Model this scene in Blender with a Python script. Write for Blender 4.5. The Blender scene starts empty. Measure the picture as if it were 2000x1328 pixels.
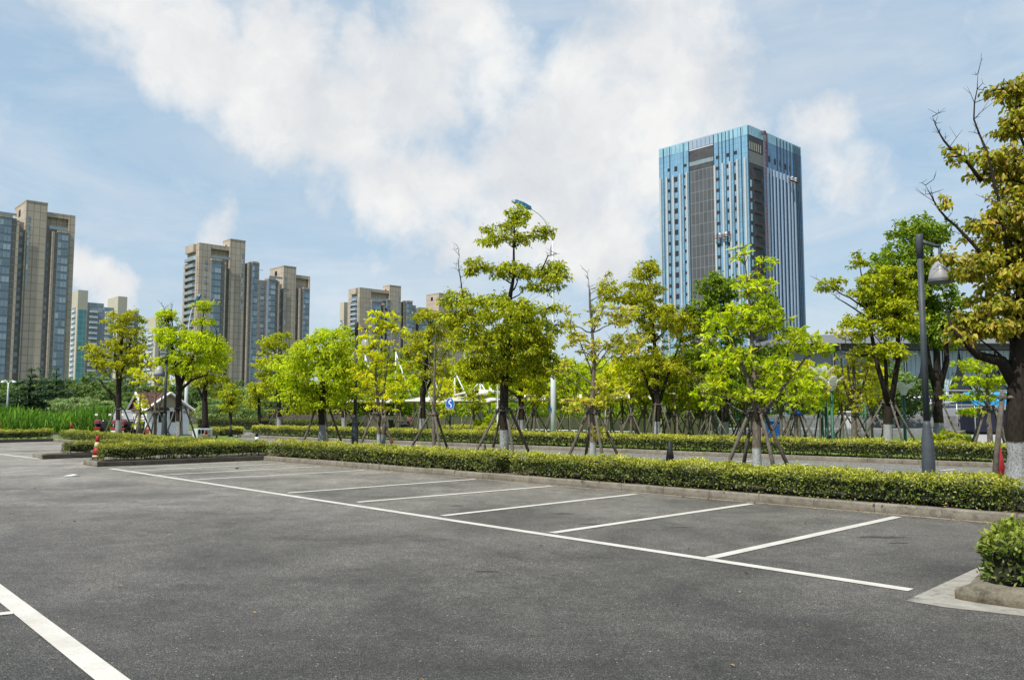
import bpy, math, random
import numpy as np
from mathutils import Vector, Matrix, Quaternion

S = bpy.context.scene
COL = S.collection
R = math.radians
random.seed(7)

# ------------------------------------------------------------------ camera
F = 1621.0            # focal length in photo pixels (photo 2000 x 1328)
HOR = 796.0           # row of the horizon
CH = 1.7              # eye height
PITCH = math.atan((HOR - 664.0) / F)
CP, SP = math.cos(PITCH), math.sin(PITCH)

def ray(u, v):
    dx = (u - 1000.0) / F
    dz = (664.0 - v) / F
    return np.array((dx, CP - SP * dz, SP + CP * dz))

def G(u, v, z=0.0):
    d = ray(u, v)
    t = (z - CH) / d[2]
    return np.array((d[0] * t, d[1] * t, z))

def P(u, v, Y):
    d = ray(u, v)
    t = Y / d[1]
    return np.array((d[0] * t, Y, CH + d[2] * t))

def along(u, p, q, off=0.0, v=HOR):
    """ground point in the viewing column u on the line p-q moved away by off"""
    p = np.array(p[:2]); q = np.array(q[:2])
    d = (q - p) / np.linalg.norm(q - p)
    n = np.array((-d[1], d[0]))
    if n[1] < 0:
        n = -n
    o = p + n * off
    r = ray(u, v)[:2]
    A = np.array(((r[0], -d[0]), (r[1], -d[1])))
    t = np.linalg.solve(A, o)
    return r * t[0]

cam_d = bpy.data.cameras.new("camera")
cam = bpy.data.objects.new("camera", cam_d)
COL.objects.link(cam)
cam.location = (0, 0, CH)
cam.rotation_euler = (math.pi / 2 + PITCH, 0, 0)
cam_d.sensor_width = 36.0
cam_d.lens = F / 2000.0 * 36.0
cam_d.clip_start = 0.1
cam_d.clip_end = 8000.0
S.camera = cam
S.view_settings.view_transform = 'Standard'
S.view_settings.look = 'None'
S.view_settings.exposure = 0
S.render.film_transparent = False
S.cycles.max_bounces = 6
S.cycles.diffuse_bounces = 3
S.cycles.glossy_bounces = 3
S.cycles.transmission_bounces = 4
S.cycles.transparent_max_bounces = 6
S.cycles.caustics_reflective = False
S.cycles.caustics_refractive = False

# ------------------------------------------------------------------ materials
def nodes_of(name):
    m = bpy.data.materials.new(name)
    m.use_nodes = True
    nt = m.node_tree
    nt.nodes.clear()
    out = nt.nodes.new('ShaderNodeOutputMaterial')
    return m, nt, out

def N(nt, kind, **kw):
    n = nt.nodes.new(kind)
    for k, v in kw.items():
        if k.startswith('i_'):
            key = k[2:]
            key = int(key) if key.isdigit() else key.replace('_', ' ')
            n.inputs[key].default_value = v
        else:
            setattr(n, k, v)
    return n

def L(nt, a, b):
    nt.links.new(a, b)

def ramp(nt, fac, stops):
    r = nt.nodes.new('ShaderNodeValToRGB')
    e = r.color_ramp.elements
    while len(e) < len(stops):
        e.new(0.5)
    for k, (p, c) in enumerate(stops):
        e[k].position = p
        e[k].color = (c[0], c[1], c[2], 1)
    L(nt, fac, r.inputs[0])
    return r.outputs[0]

def noise(nt, vec, scale, detail=4, rough=0.55, dist=0.0):
    n = N(nt, 'ShaderNodeTexNoise', i_Scale=scale, i_Detail=detail, i_Roughness=rough, i_Distortion=dist)
    if vec is not None:
        L(nt, vec, n.inputs['Vector'])
    return n.outputs['Fac']

def mixc(nt, fac, a, b, mode='MIX'):
    m = N(nt, 'ShaderNodeMix', data_type='RGBA', blend_type=mode)
    for s, x in ((0, fac), (6, a), (7, b)):
        if hasattr(x, 'is_linked'):
            L(nt, x, m.inputs[s])
        elif s == 0:
            m.inputs[0].default_value = x
        else:
            m.inputs[s].default_value = (x[0], x[1], x[2], 1)
    return m.outputs[2]

def plain(name, c, rough=0.6, metal=0.0, var=0.25, scale=6.0, spec=0.4, bump=0.0, dirt=None):
    m, nt, out = nodes_of(name)
    tc = N(nt, 'ShaderNodeTexCoord')
    f = noise(nt, tc.outputs['Object'], scale, 5, 0.6)
    lo = tuple(x * (1 - var) for x in c)
    hi = tuple(min(1, x * (1 + var)) for x in c)
    col = ramp(nt, f, [(0.3, lo), (0.7, hi)])
    if dirt:
        f2 = noise(nt, tc.outputs['Object'], dirt[1], 5, 0.7)
        f2r = ramp(nt, f2, [(dirt[2], (0, 0, 0)), (min(1, dirt[2] + 0.12), (1, 1, 1))])
        col = mixc(nt, f2r, col, dirt[0])
    b = N(nt, 'ShaderNodeBsdfPrincipled', i_Roughness=rough, i_Metallic=metal)
    b.inputs['Specular IOR Level'].default_value = spec
    L(nt, col, b.inputs['Base Color'])
    if bump:
        bp = N(nt, 'ShaderNodeBump', i_Strength=bump, i_Distance=0.02)
        f3 = noise(nt, tc.outputs['Object'], scale * 8, 4, 0.6)
        L(nt, f3, bp.inputs['Height'])
        L(nt, bp.outputs[0], b.inputs['Normal'])
    L(nt, b.outputs[0], out.inputs[0])
    return m

def leaf_mat(name, cols, trans=0.45, spec=0.35, tcol=None, clump=1.3, cl=(0.82, 1.4), rough=0.45):
    """cols: ramp of leaf colours picked per leaf; large soft noise gives light and dark clumps"""
    m, nt, out = nodes_of(name)
    geo = N(nt, 'ShaderNodeNewGeometry')
    n = len(cols)
    col = ramp(nt, geo.outputs['Random Per Island'], [((k + 0.0) / max(1, n - 1), c) for k, c in enumerate(cols)])
    tc = N(nt, 'ShaderNodeTexCoord')
    f = noise(nt, tc.outputs['Object'], clump, 3, 0.5)
    g = ramp(nt, f, [(0.33, (cl[0],) * 3), (0.66, (cl[1],) * 3)])
    col = mixc(nt, 1.0, col, g, 'MULTIPLY')
    b = N(nt, 'ShaderNodeBsdfPrincipled', i_Roughness=rough)
    b.inputs['Specular IOR Level'].default_value = spec
    L(nt, col, b.inputs['Base Color'])
    t = N(nt, 'ShaderNodeBsdfTranslucent')
    tcx = mixc(nt, 1.0, col, tcol or (1.45, 1.45, 0.5), 'MULTIPLY')
    L(nt, tcx, t.inputs[0])
    mx = N(nt, 'ShaderNodeMixShader')
    mx.inputs[0].default_value = trans
    L(nt, b.outputs[0], mx.inputs[1])
    L(nt, t.outputs[0], mx.inputs[2])
    L(nt, mx.outputs[0], out.inputs[0])
    return m

M = {}
M['leaf_lime'] = leaf_mat('leaf_lime', [(0.251, 0.346, 0.012), (0.398, 0.502, 0.014), (0.524, 0.596, 0.018), (0.600, 0.620, 0.025)], .5)
M['leaf_limeb'] = leaf_mat('leaf_limeb', [(0.251, 0.355, 0.012), (0.387, 0.502, 0.014), (0.524, 0.586, 0.018), (0.600, 0.607, 0.035)], .5)
M['leaf_green'] = leaf_mat('leaf_green', [(0.152, 0.224, 0.012), (0.290, 0.362, 0.014), (0.440, 0.459, 0.016), (0.600, 0.555, 0.030)], .48)
M['leaf_olive'] = leaf_mat('leaf_olive', [(.20, .24, .014), (.33, .36, .018), (.45, .46, .022), (.56, .51, .03)], .48)
M['leaf_yellow'] = leaf_mat('leaf_yellow', [(.32, .38, .014), (.50, .56, .014), (.62, .63, .016), (.70, .60, .03)], .5)
M['leaf_peach'] = leaf_mat('leaf_peach', [(.30, .37, .03), (.48, .51, .045), (.60, .56, .08), (.66, .50, .17)], .5)
M['leaf_fresh'] = leaf_mat('leaf_fresh', [(0.246, 0.377, 0.014), (0.403, 0.523, 0.014), (0.514, 0.596, 0.018), (0.600, 0.565, 0.030)], .5)
M['leaf_dark'] = leaf_mat('leaf_dark', [(0.076, 0.136, 0.012), (0.141, 0.230, 0.014), (0.217, 0.314, 0.018), (0.336, 0.408, 0.030)], .44)
M['leaf_bronze'] = leaf_mat('leaf_bronze', [(.12, .17, .012), (.23, .27, .018), (.37, .36, .026), (.50, .44, .05), (.42, .27, .08)], .46, spec=.55,
                            tcol=(1.35, 1.3, .5))
M['leaf_far'] = leaf_mat('leaf_far', [(.07, .13, .045), (.12, .20, .06), (.17, .26, .075), (.22, .31, .085)], .4, clump=.5, tcol=(1.2, 1.2, .7))
M['leaf_willow'] = leaf_mat('leaf_willow', [(.15, .23, .09), (.22, .32, .11), (.29, .39, .14), (.33, .42, .17)], .4, clump=.5, tcol=(1.2, 1.2, .7))
M['leaf_conifer'] = leaf_mat('leaf_conifer', [(.035, .075, .04), (.055, .105, .05), (.08, .14, .06), (.10, .16, .07)], .3, clump=.5, tcol=(1.1, 1.2, .8))
M['leaf_reed'] = leaf_mat('leaf_reed', [(.07, .16, .022), (.11, .24, .03), (.16, .31, .04), (.23, .37, .06)], .45, clump=.4)
M['leaf_fallen'] = leaf_mat('leaf_fallen', [(.16, .08, .03), (.28, .16, .06), (.38, .27, .1), (.22, .2, .1)], .1)

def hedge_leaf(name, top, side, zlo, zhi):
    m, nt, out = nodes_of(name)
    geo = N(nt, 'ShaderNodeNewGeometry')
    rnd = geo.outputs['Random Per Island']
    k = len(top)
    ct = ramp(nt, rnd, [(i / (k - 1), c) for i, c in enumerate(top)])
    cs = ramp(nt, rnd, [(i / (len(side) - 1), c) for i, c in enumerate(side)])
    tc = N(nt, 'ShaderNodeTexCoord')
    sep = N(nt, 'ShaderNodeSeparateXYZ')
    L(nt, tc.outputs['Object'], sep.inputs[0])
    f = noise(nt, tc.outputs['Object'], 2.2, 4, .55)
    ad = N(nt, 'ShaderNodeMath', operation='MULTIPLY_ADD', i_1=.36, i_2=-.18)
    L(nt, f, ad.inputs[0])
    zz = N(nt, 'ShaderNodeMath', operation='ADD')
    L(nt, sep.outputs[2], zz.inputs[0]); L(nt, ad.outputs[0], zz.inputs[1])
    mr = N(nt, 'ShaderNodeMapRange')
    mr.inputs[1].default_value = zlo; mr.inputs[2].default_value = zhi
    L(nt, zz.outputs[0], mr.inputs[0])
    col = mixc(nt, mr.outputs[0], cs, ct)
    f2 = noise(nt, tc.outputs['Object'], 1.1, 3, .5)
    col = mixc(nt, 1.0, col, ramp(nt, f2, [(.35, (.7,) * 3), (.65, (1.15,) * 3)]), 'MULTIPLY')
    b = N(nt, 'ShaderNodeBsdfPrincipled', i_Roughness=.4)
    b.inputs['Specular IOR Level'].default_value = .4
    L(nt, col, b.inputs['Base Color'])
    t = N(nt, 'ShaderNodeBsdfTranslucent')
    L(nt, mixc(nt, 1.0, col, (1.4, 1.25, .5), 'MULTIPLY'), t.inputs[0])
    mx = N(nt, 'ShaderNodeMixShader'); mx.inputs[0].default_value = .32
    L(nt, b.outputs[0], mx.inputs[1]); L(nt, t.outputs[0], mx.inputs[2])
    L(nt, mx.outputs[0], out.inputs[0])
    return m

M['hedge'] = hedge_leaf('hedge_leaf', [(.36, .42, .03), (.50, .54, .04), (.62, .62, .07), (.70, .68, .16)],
                        [(.045, .08, .012), (.09, .14, .018), (.17, .23, .028), (.40, .42, .12)], .30, .56)  # side colours darkened for shade on the hedge fronts; tops are new growth
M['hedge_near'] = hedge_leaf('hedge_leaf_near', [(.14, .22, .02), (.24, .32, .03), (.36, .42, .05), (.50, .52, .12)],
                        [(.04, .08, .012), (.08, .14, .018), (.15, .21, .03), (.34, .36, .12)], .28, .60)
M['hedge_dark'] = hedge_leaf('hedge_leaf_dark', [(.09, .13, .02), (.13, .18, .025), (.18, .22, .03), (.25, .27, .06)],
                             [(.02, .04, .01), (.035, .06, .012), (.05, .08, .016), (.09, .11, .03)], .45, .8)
M['stem'] = plain('hedge_stem', (.13, .10, .07), .85, var=.4, scale=20)
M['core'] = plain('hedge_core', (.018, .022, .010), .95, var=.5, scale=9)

def bark_mat(name, c, white_h=None, wc=(.62, .63, .62)):
    m, nt, out = nodes_of(name)
    tc = N(nt, 'ShaderNodeTexCoord')
    mp = N(nt, 'ShaderNodeMapping')
    mp.inputs['Scale'].default_value = (1, 1, .28)
    L(nt, tc.outputs['Object'], mp.inputs[0])
    f = noise(nt, mp.outputs[0], 26, 6, .65)
    col = ramp(nt, f, [(.3, tuple(x * .45 for x in c)), (.5, c), (.72, tuple(x * 1.7 for x in c))])
    b = N(nt, 'ShaderNodeBsdfPrincipled', i_Roughness=.85)
    b.inputs['Specular IOR Level'].default_value = .2
    if white_h:
        sep = N(nt, 'ShaderNodeSeparateXYZ')
        L(nt, tc.outputs['Object'], sep.inputs[0])
        f2 = noise(nt, tc.outputs['Object'], 9, 5, .7)
        s = N(nt, 'ShaderNodeMath', operation='MULTIPLY_ADD', i_1=.10, i_2=-.05)
        L(nt, f2, s.inputs[0])
        zz = N(nt, 'ShaderNodeMath', operation='ADD')
        L(nt, sep.outputs[2], zz.inputs[0]); L(nt, s.outputs[0], zz.inputs[1])
        lt = N(nt, 'ShaderNodeMapRange')
        lt.inputs[1].default_value = white_h; lt.inputs[2].default_value = white_h + .035
        lt.inputs[3].default_value = 1.0; lt.inputs[4].default_value = 0.0
        L(nt, zz.outputs[0], lt.inputs[0])
        f3 = noise(nt, tc.outputs['Object'], 34, 6, .75)
        chips = ramp(nt, f3, [(.38, (.09, .09, .09)), (.47, tuple(x * .85 for x in wc)), (.75, tuple(x * 1.08 for x in wc))])
        f4 = noise(nt, mp.outputs[0], 5, 4, .6)
        chips = mixc(nt, 1.0, chips, ramp(nt, f4, [(.3, (.6, .61, .62)), (.6, (1, 1, 1))]), 'MULTIPLY')
        col = mixc(nt, lt.outputs[0], col, chips)
    bp = N(nt, 'ShaderNodeBump', i_Strength=.7, i_Distance=.02)
    L(nt, f, bp.inputs['Height'])
    L(nt, bp.outputs[0], b.inputs['Normal'])
    L(nt, col, b.inputs['Base Color'])
    L(nt, b.outputs[0], out.inputs[0])
    return m

M['bark'] = bark_mat('bark_dark', (.027, .021, .016))
M['bark_white'] = bark_mat('bark_whitewashed', (.027, .021, .016), .98, (.43, .445, .455))
M['bark_grey'] = bark_mat('bark_grey', (.15, .13, .105))
M['bark_grey_white'] = bark_mat('bark_grey_whitewashed', (.15, .125, .10), .72, (.55, .58, .58))
M['stake'] = plain('stake_wood', (.105, .092, .075), .85, var=.45, scale=11, bump=.3)
M['stake_pale'] = plain('stake_wood_pale', (.24, .205, .155), .85, var=.35, scale=11, bump=.3)
M['rope'] = plain('rope', (.25, .22, .17), .9)

# ground materials
def asphalt(name, base, light, far_sheen=(4.5, 4.44, 4.3)):
    m, nt, out = nodes_of(name)
    tc = N(nt, 'ShaderNodeTexCoord')
    v = tc.outputs['Object']
    fine = noise(nt, v, 95, 3, .75)
    mid = noise(nt, v, 30, 4, .75)
    crs = noise(nt, v, 9, 5, .75)
    grain = ramp(nt, fine, [(.37, (.10,) * 3), (.5, (.82,) * 3), (.63, (3.4,) * 3)])
    grain2 = ramp(nt, mid, [(.36, (.55,) * 3), (.5, (.97,) * 3), (.64, (1.6,) * 3)])
    grain3 = ramp(nt, crs, [(.32, (.72,) * 3), (.5, (1.0,) * 3), (.68, (1.32,) * 3)])
    vor = N(nt, 'ShaderNodeTexVoronoi', i_Scale=34.0)
    L(nt, v, vor.inputs['Vector'])
    sepc = N(nt, 'ShaderNodeSeparateColor'); L(nt, vor.outputs['Color'], sepc.inputs[0])
    pick = ramp(nt, sepc.outputs[0], [(.965, (0, 0, 0)), (.975, (1, 1, 1))])
    dot = ramp(nt, vor.outputs['Distance'], [(.16, (1, 1, 1)), (.26, (0, 0, 0))])
    chip = mixc(nt, 1.0, pick, dot, 'MULTIPLY')
    mot = noise(nt, v, .42, 6, .62, .6)
    mot2 = noise(nt, v, 2.6, 5, .6)
    col = ramp(nt, mot, [(.34, base), (.5, tuple((a + b) / 2 for a, b in zip(base, light))), (.66, light)])
    col = mixc(nt, 1.0, col, ramp(nt, mot2, [(.3, (.80,) * 3), (.68, (1.16,) * 3)]), 'MULTIPLY')
    # tyre arcs: rings around a turning centre
    ln = N(nt, 'ShaderNodeVectorMath', operation='DISTANCE')
    ln.inputs[1].default_value = (-9.0, 4.0, 0)
    L(nt, v, ln.inputs[0])
    cb = N(nt, 'ShaderNodeCombineXYZ')
    L(nt, ln.outputs['Value'], cb.inputs[0])
    arcs = noise(nt, cb.outputs[0], 1.7, 5, .7)
    fade = noise(nt, v, .16, 3, .5)
    am = ramp(nt, arcs, [(.36, (.85,) * 3), (.5, (1, 1, 1)), (.66, (1.2,) * 3)])
    am = mixc(nt, ramp(nt, fade, [(.42, (0, 0, 0)), (.6, (1, 1, 1))]), (1, 1, 1), am)
    col = mixc(nt, 1.0, col, am, 'MULTIPLY')
    # dark oil spots
    oil = noise(nt, v, 1.15, 3, .5, .4)
    col = mixc(nt, 1.0, col, ramp(nt, oil, [(.22, (.55,) * 3), (.33, (1, 1, 1))]), 'MULTIPLY')
    # paler with distance: grazing sheen painted into the colour, over dusty bays
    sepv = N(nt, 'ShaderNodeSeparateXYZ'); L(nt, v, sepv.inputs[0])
    far_fac = N(nt, 'ShaderNodeMapRange'); far_fac.inputs[1].default_value = 4.6; far_fac.inputs[2].default_value = 24.0
    L(nt, sepv.outputs[1], far_fac.inputs[0])
    col = mixc(nt, 1.0, col, mixc(nt, far_fac.outputs[0], (1, 1, 1), far_sheen), 'MULTIPLY')
    for g_ in (grain, grain2, grain3): col = mixc(nt, 1.0, col, g_, 'MULTIPLY')
    col = mixc(nt, chip, col, (.42, .41, .38))
    b = N(nt, 'ShaderNodeBsdfPrincipled', i_Roughness=.68)
    b.inputs['Specular IOR Level'].default_value = .5
    L(nt, col, b.inputs['Base Color'])
    bp = N(nt, 'ShaderNodeBump', i_Strength=.55, i_Distance=.006)
    L(nt, fine, bp.inputs['Height'])
    L(nt, bp.outputs[0], b.inputs['Normal'])
    L(nt, b.outputs[0], out.inputs[0])
    return m

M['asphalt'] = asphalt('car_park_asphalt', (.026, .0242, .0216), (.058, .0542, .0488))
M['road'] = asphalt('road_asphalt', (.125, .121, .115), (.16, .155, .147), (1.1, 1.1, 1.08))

def paint_mat():
    m, nt, out = nodes_of('white_road_paint')
    tc = N(nt, 'ShaderNodeTexCoord')
    v = tc.outputs['Object']
    f = noise(nt, v, 45, 5, .75)
    f2 = noise(nt, v, 3, 4, .6)
    col = ramp(nt, f, [(.27, (.14, .135, .13)), (.36, (.58, .555, .51)), (.75, (.69, .665, .615))])
    col = mixc(nt, 1.0, col, ramp(nt, f2, [(.3, (.84, .82, .79)), (.6, (1, 1, 1))]), 'MULTIPLY')
    mp = N(nt, 'ShaderNodeMapping'); mp.inputs['Rotation'].default_value = (0, 0, R(43)); mp.inputs['Scale'].default_value = (1, 14, 1)
    L(nt, v, mp.inputs[0])
    f3 = noise(nt, mp.outputs[0], 5, 4, .6)
    col = mixc(nt, 1.0, col, ramp(nt, f3, [(.26, (.72, .70, .66)), (.42, (1, 1, 1))]), 'MULTIPLY')
    b = N(nt, 'ShaderNodeBsdfPrincipled', i_Roughness=.7)
    L(nt, col, b.inputs['Base Color'])
    L(nt, b.outputs[0], out.inputs[0])
    return m
M['paint'] = paint_mat()

def concrete_mat(name, c, dark):
    m, nt, out = nodes_of(name)
    tc = N(nt, 'ShaderNodeTexCoord')
    v = tc.outputs['Object']
    f = noise(nt, v, 7, 6, .7)
    g = noise(nt, v, 60, 4, .7)
    big = noise(nt, v, 1.2, 4, .6)
    col = ramp(nt, f, [(.28, dark), (.5, c), (.75, tuple(x * 1.18 for x in c))])
    col = mixc(nt, 1.0, col, ramp(nt, g, [(.3, (.62,) * 3), (.5, (1, 1, 1)), (.7, (1.15,) * 3)]), 'MULTIPLY')
    col = mixc(nt, 1.0, col, ramp(nt, big, [(.3, (.75, .73, .70)), (.65, (1.08,) * 3)]), 'MULTIPLY')
    sep = N(nt, 'ShaderNodeSeparateXYZ'); L(nt, v, sep.inputs[0])
    mr = N(nt, 'ShaderNodeMapRange'); mr.inputs[1].default_value = 0.0; mr.inputs[2].default_value = .075
    L(nt, sep.outputs[2], mr.inputs[0])
    col = mixc(nt, 1.0, col, mixc(nt, mr.outputs[0], (.66, .62, .55), (1, 1, 1)), 'MULTIPLY')
    b = N(nt, 'ShaderNodeBsdfPrincipled', i_Roughness=.88)
    b.inputs['Specular IOR Level'].default_value = .25
    L(nt, col, b.inputs['Base Color'])
    bp = N(nt, 'ShaderNodeBump', i_Strength=.5, i_Distance=.012)
    L(nt, g, bp.inputs['Height']); L(nt, bp.outputs[0], b.inputs['Normal'])
    L(nt, b.outputs[0], out.inputs[0])
    return m
M['kerb'] = concrete_mat('kerb_concrete', (.235, .215, .18), (.12, .105, .085))
M['kerb_dark'] = concrete_mat('shaded_kerb_concrete', (.075, .068, .058), (.03, .027, .024))  # shade of the faces turned from the sun put into the concrete colour
M['apron'] = plain('apron_concrete', (.32, .30, .265), .85, var=.25, scale=7, bump=.4, dirt=((.10, .095, .086), 3.2, .56))
M['gutter'] = plain('gutter_cement', (.24, .225, .195), .9, var=.35, scale=5, bump=.2)
M['soil'] = plain('bed_soil', (.085, .062, .04), .95, var=.5, scale=14, bump=.6, dirt=((.19, .15, .07), 18, .52))
M['lawn'] = plain('lawn_grass', (.11, .17, .025), .95, var=.4, scale=3, bump=.5, dirt=((.22, .22, .06), 2.0, .55))
M['terrain'] = plain('terrain', (.09, .12, .05), .95, var=.4, scale=.05)
M['paving'] = plain('pale_paving', (.36, .35, .34), .85, var=.15, scale=2)
M['bushgrass'] = plain('bush_floor', (.03, .05, .02), .95, var=.5, scale=2)

# painted metal etc
M['pole_grey'] = plain('pole_grey', (.062, .075, .09), .55, 0, .22, 5, .4, dirt=((.17, .075, .03), 5.5, .70))
M['pole_dark'] = plain('pole_dark', (.035, .043, .05), .5, 0, .2, 5)
M['white_metal'] = plain('white_metal', (.62, .66, .70), .45, 0, .08, 3)
M['lamp_white'] = plain('lamp_white', (.84, .86, .88), .35, 0, .08, 6)
def thin_white(name):
    m, nt, out = nodes_of(name)
    b = N(nt, 'ShaderNodeBsdfPrincipled', i_Roughness=.4); b.inputs['Base Color'].default_value = (.86, .87, .88, 1)
    t = N(nt, 'ShaderNodeBsdfTranslucent'); t.inputs[0].default_value = (.9, .9, .9, 1)
    mx = N(nt, 'ShaderNodeMixShader'); mx.inputs[0].default_value = .45
    L(nt, b.outputs[0], mx.inputs[1]); L(nt, t.outputs[0], mx.inputs[2]); L(nt, mx.outputs[0], out.inputs[0])
    return m
M['petal'] = thin_white('lamp_petal')
M['lamp_grey'] = plain('lamp_grey', (.33, .335, .34), .4, 0, .2, 6)
M['lamp_blue'] = plain('lamp_blue', (.015, .11, .22), .4, 0, .15, 3)
M['green_metal'] = plain('green_metal', (.012, .10, .06), .5, 0, .2, 5)
M['cone_red'] = plain('cone_red', (.33, .015, .02), .55, 0, .2, 8)
M['cone_cream'] = plain('cone_cream', (.60, .48, .25), .5, 0, .12, 8)
M['black_rubber'] = plain('black_rubber', (.014, .014, .016), .6, 0, .3, 8)
M['brown_cap'] = plain('brown_cap', (.26, .10, .045), .7, 0, .3, 12)
M['cabinet_white'] = plain('cabinet_white', (.55, .58, .62), .5, 0, .08, 4)
M['black'] = plain('black', (.008, .008, .01), .6)
M['glass_dark'] = plain('glass_dark', (.012, .016, .02), .08, 0, .3, 3, .6)
M['white_paint'] = plain('white_paint', (.74, .75, .77), .5, 0, .05, 3)
M['roof_brown'] = plain('roof_brown', (.105, .045, .035), .8, 0, .35, 14)
M['beige_panel'] = plain('beige_panel', (.56, .51, .40), .7, 0, .1, 1.2)
M['membrane'] = plain('membrane', (.62, .58, .53), .6, 0, .06, 1)
M['sign_blue'] = plain('sign_blue', (.02, .13, .52), .4, 0, .08, 4)
M['red_plastic'] = plain('red_plastic', (.38, .02, .03), .4, 0, .2, 5)
M['pink_paint'] = plain('scooter_red', (.20, .04, .055), .3, 0, .2, 5, .6)
M['silver'] = plain('silver', (.55, .56, .58), .3, .6, .1, 5)
M['yellow_plate'] = plain('yellow_plate', (.65, .45, .05), .5)
M['blue_tarp'] = plain('blue_tarp', (.02, .30, .62), .5, 0, .2, 4)
M['navy'] = plain('navy', (.012, .014, .035), .6, 0, .3, 4)
M['bin_blue'] = plain('bin_blue', (.012, .09, .32), .5)
M['car_blue'] = plain('car_blue', (.03, .15, .28), .25, 0, .1, 3, .6)
M['orange'] = plain('orange_block', (.62, .13, .06), .6)
M['paper'] = plain('paper', (.75, .75, .74), .8)

M['patch'] = plain('dark_asphalt_patch', (.030, .029, .028), .8, 0, .5, 40, dirt=((.075, .072, .068), 22, .45))
def siding_mat(name, c, period):
    m, nt, out = nodes_of(name)
    tc = N(nt, 'ShaderNodeTexCoord')
    sep = N(nt, 'ShaderNodeSeparateXYZ'); L(nt, tc.outputs['Object'], sep.inputs[0])
    md = N(nt, 'ShaderNodeMath', operation='FRACT')
    mu = N(nt, 'ShaderNodeMath', operation='MULTIPLY', i_1=1 / period)
    L(nt, sep.outputs[2], mu.inputs[0]); L(nt, mu.outputs[0], md.inputs[0])
    f = noise(nt, tc.outputs['Object'], 4, 4, .6)
    col = ramp(nt, md.outputs[0], [(.0, tuple(x * .45 for x in c)), (.12, tuple(x * .9 for x in c)), (1.0, c)])
    col = mixc(nt, 1.0, col, ramp(nt, f, [(.3, (.88,) * 3), (.7, (1.05,) * 3)]), 'MULTIPLY')
    b = N(nt, 'ShaderNodeBsdfPrincipled', i_Roughness=.6)
    L(nt, col, b.inputs['Base Color']); L(nt, b.outputs[0], out.inputs[0])
    return m
M['siding'] = siding_mat('white_siding', (.86, .88, .92), .11)
M['siding_tan'] = siding_mat('tan_siding', (.38, .32, .24), .11)

def panel_mat(name, c, joint, w, h, rough=.7, var=.06, spec=.3, jw=.02, c2=None):
    """flat panels with joints, laid out in the object's own metres"""
    m, nt, out = nodes_of(name)
    tc = N(nt, 'ShaderNodeTexCoord')
    sep = N(nt, 'ShaderNodeSeparateXYZ'); L(nt, tc.outputs['Object'], sep.inputs[0])
    ad = N(nt, 'ShaderNodeMath', operation='ADD'); L(nt, sep.outputs[0], ad.inputs[0]); L(nt, sep.outputs[1], ad.inputs[1])
    cb = N(nt, 'ShaderNodeCombineXYZ'); L(nt, ad.outputs[0], cb.inputs[0]); L(nt, sep.outputs[2], cb.inputs[1])
    br = N(nt, 'ShaderNodeTexBrick', offset=0.0, squash=1.0)
    br.inputs['Color1'].default_value = (*[x * (1 - var) for x in c], 1)
    cc = c2 or [x * (1 + var) for x in c]
    br.inputs['Color2'].default_value = (*cc, 1)
    br.inputs['Mortar'].default_value = (*joint, 1)
    br.inputs['Scale'].default_value = 1.0
    br.inputs['Mortar Size'].default_value = jw
    br.inputs['Brick Width'].default_value = w
    br.inputs['Row Height'].default_value = h
    L(nt, cb.outputs[0], br.inputs['Vector'])
    f = noise(nt, tc.outputs['Object'], .12, 4, .6)
    col = mixc(nt, 1.0, br.outputs['Color'], ramp(nt, f, [(.3, (.86,) * 3), (.7, (1.08,) * 3)]), 'MULTIPLY')
    b = N(nt, 'ShaderNodeBsdfPrincipled', i_Roughness=rough)
    b.inputs['Specular IOR Level'].default_value = spec
    L(nt, col, b.inputs['Base Color']); L(nt, b.outputs[0], out.inputs[0])
    return m
M['stone'] = panel_mat('tan_stone', (.48, .405, .33), (.27, .23, .195), 2.2, 3.05, jw=.11)
M['stone_shadow'] = panel_mat('shadowed_stone', (.33, .295, .25), (.19, .17, .155), 2.2, 3.05, jw=.14)  # stone darkened to the tone of a cast shadow
M['stone_shade'] = plain('shaded_recess_stone', (.29, .262, .25), .8, 0, .12, .3)  # stone darkened for recess shade, with haze mixed into the colour
M['louver'] = panel_mat('grey_louver', (.22, .20, .185), (.36, .33, .29), 9.0, 3.05, jw=.12)
M['apt_spandrel'] = plain('apt_spandrel', (.19, .235, .285), .3, 0, .15, .5, .5)
M['cream_wall'] = plain('cream_wall', (.50, .465, .38), .7, 0, .05, .3)
M['far_wall'] = plain('far_wall', (.30, .33, .37), .7, 0, .08, .3)
M['far_white'] = plain('far_white', (.60, .62, .64), .7, 0, .05, .3)
M['teal_glass'] = panel_mat('teal_glass', (.10, .30, .33), (.30, .42, .42), 3.0, 3.0, .25, .12, .5, .12)

def pane_mat(name, dark, light, rough=.12):
    m, nt, out = nodes_of(name)
    oi = N(nt, 'ShaderNodeObjectInfo')
    tc = N(nt, 'ShaderNodeTexCoord')
    geo = N(nt, 'ShaderNodeNewGeometry')
    a = N(nt, 'ShaderNodeMath', operation='ADD')
    L(nt, oi.outputs['Random'], a.inputs[0]); L(nt, geo.outputs['Random Per Island'], a.inputs[1])
    fr = N(nt, 'ShaderNodeMath', operation='FRACT'); L(nt, a.outputs[0], fr.inputs[0])
    col = ramp(nt, fr.outputs[0], [(0.0, dark), (.62, tuple(x * 1.5 for x in dark)), (.82, light), (1.0, tuple(x * .7 for x in light))])
    b = N(nt, 'ShaderNodeBsdfPrincipled', i_Roughness=rough)
    b.inputs['Specular IOR Level'].default_value = .6
    L(nt, col, b.inputs['Base Color']); L(nt, b.outputs[0], out.inputs[0])
    return m
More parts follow.
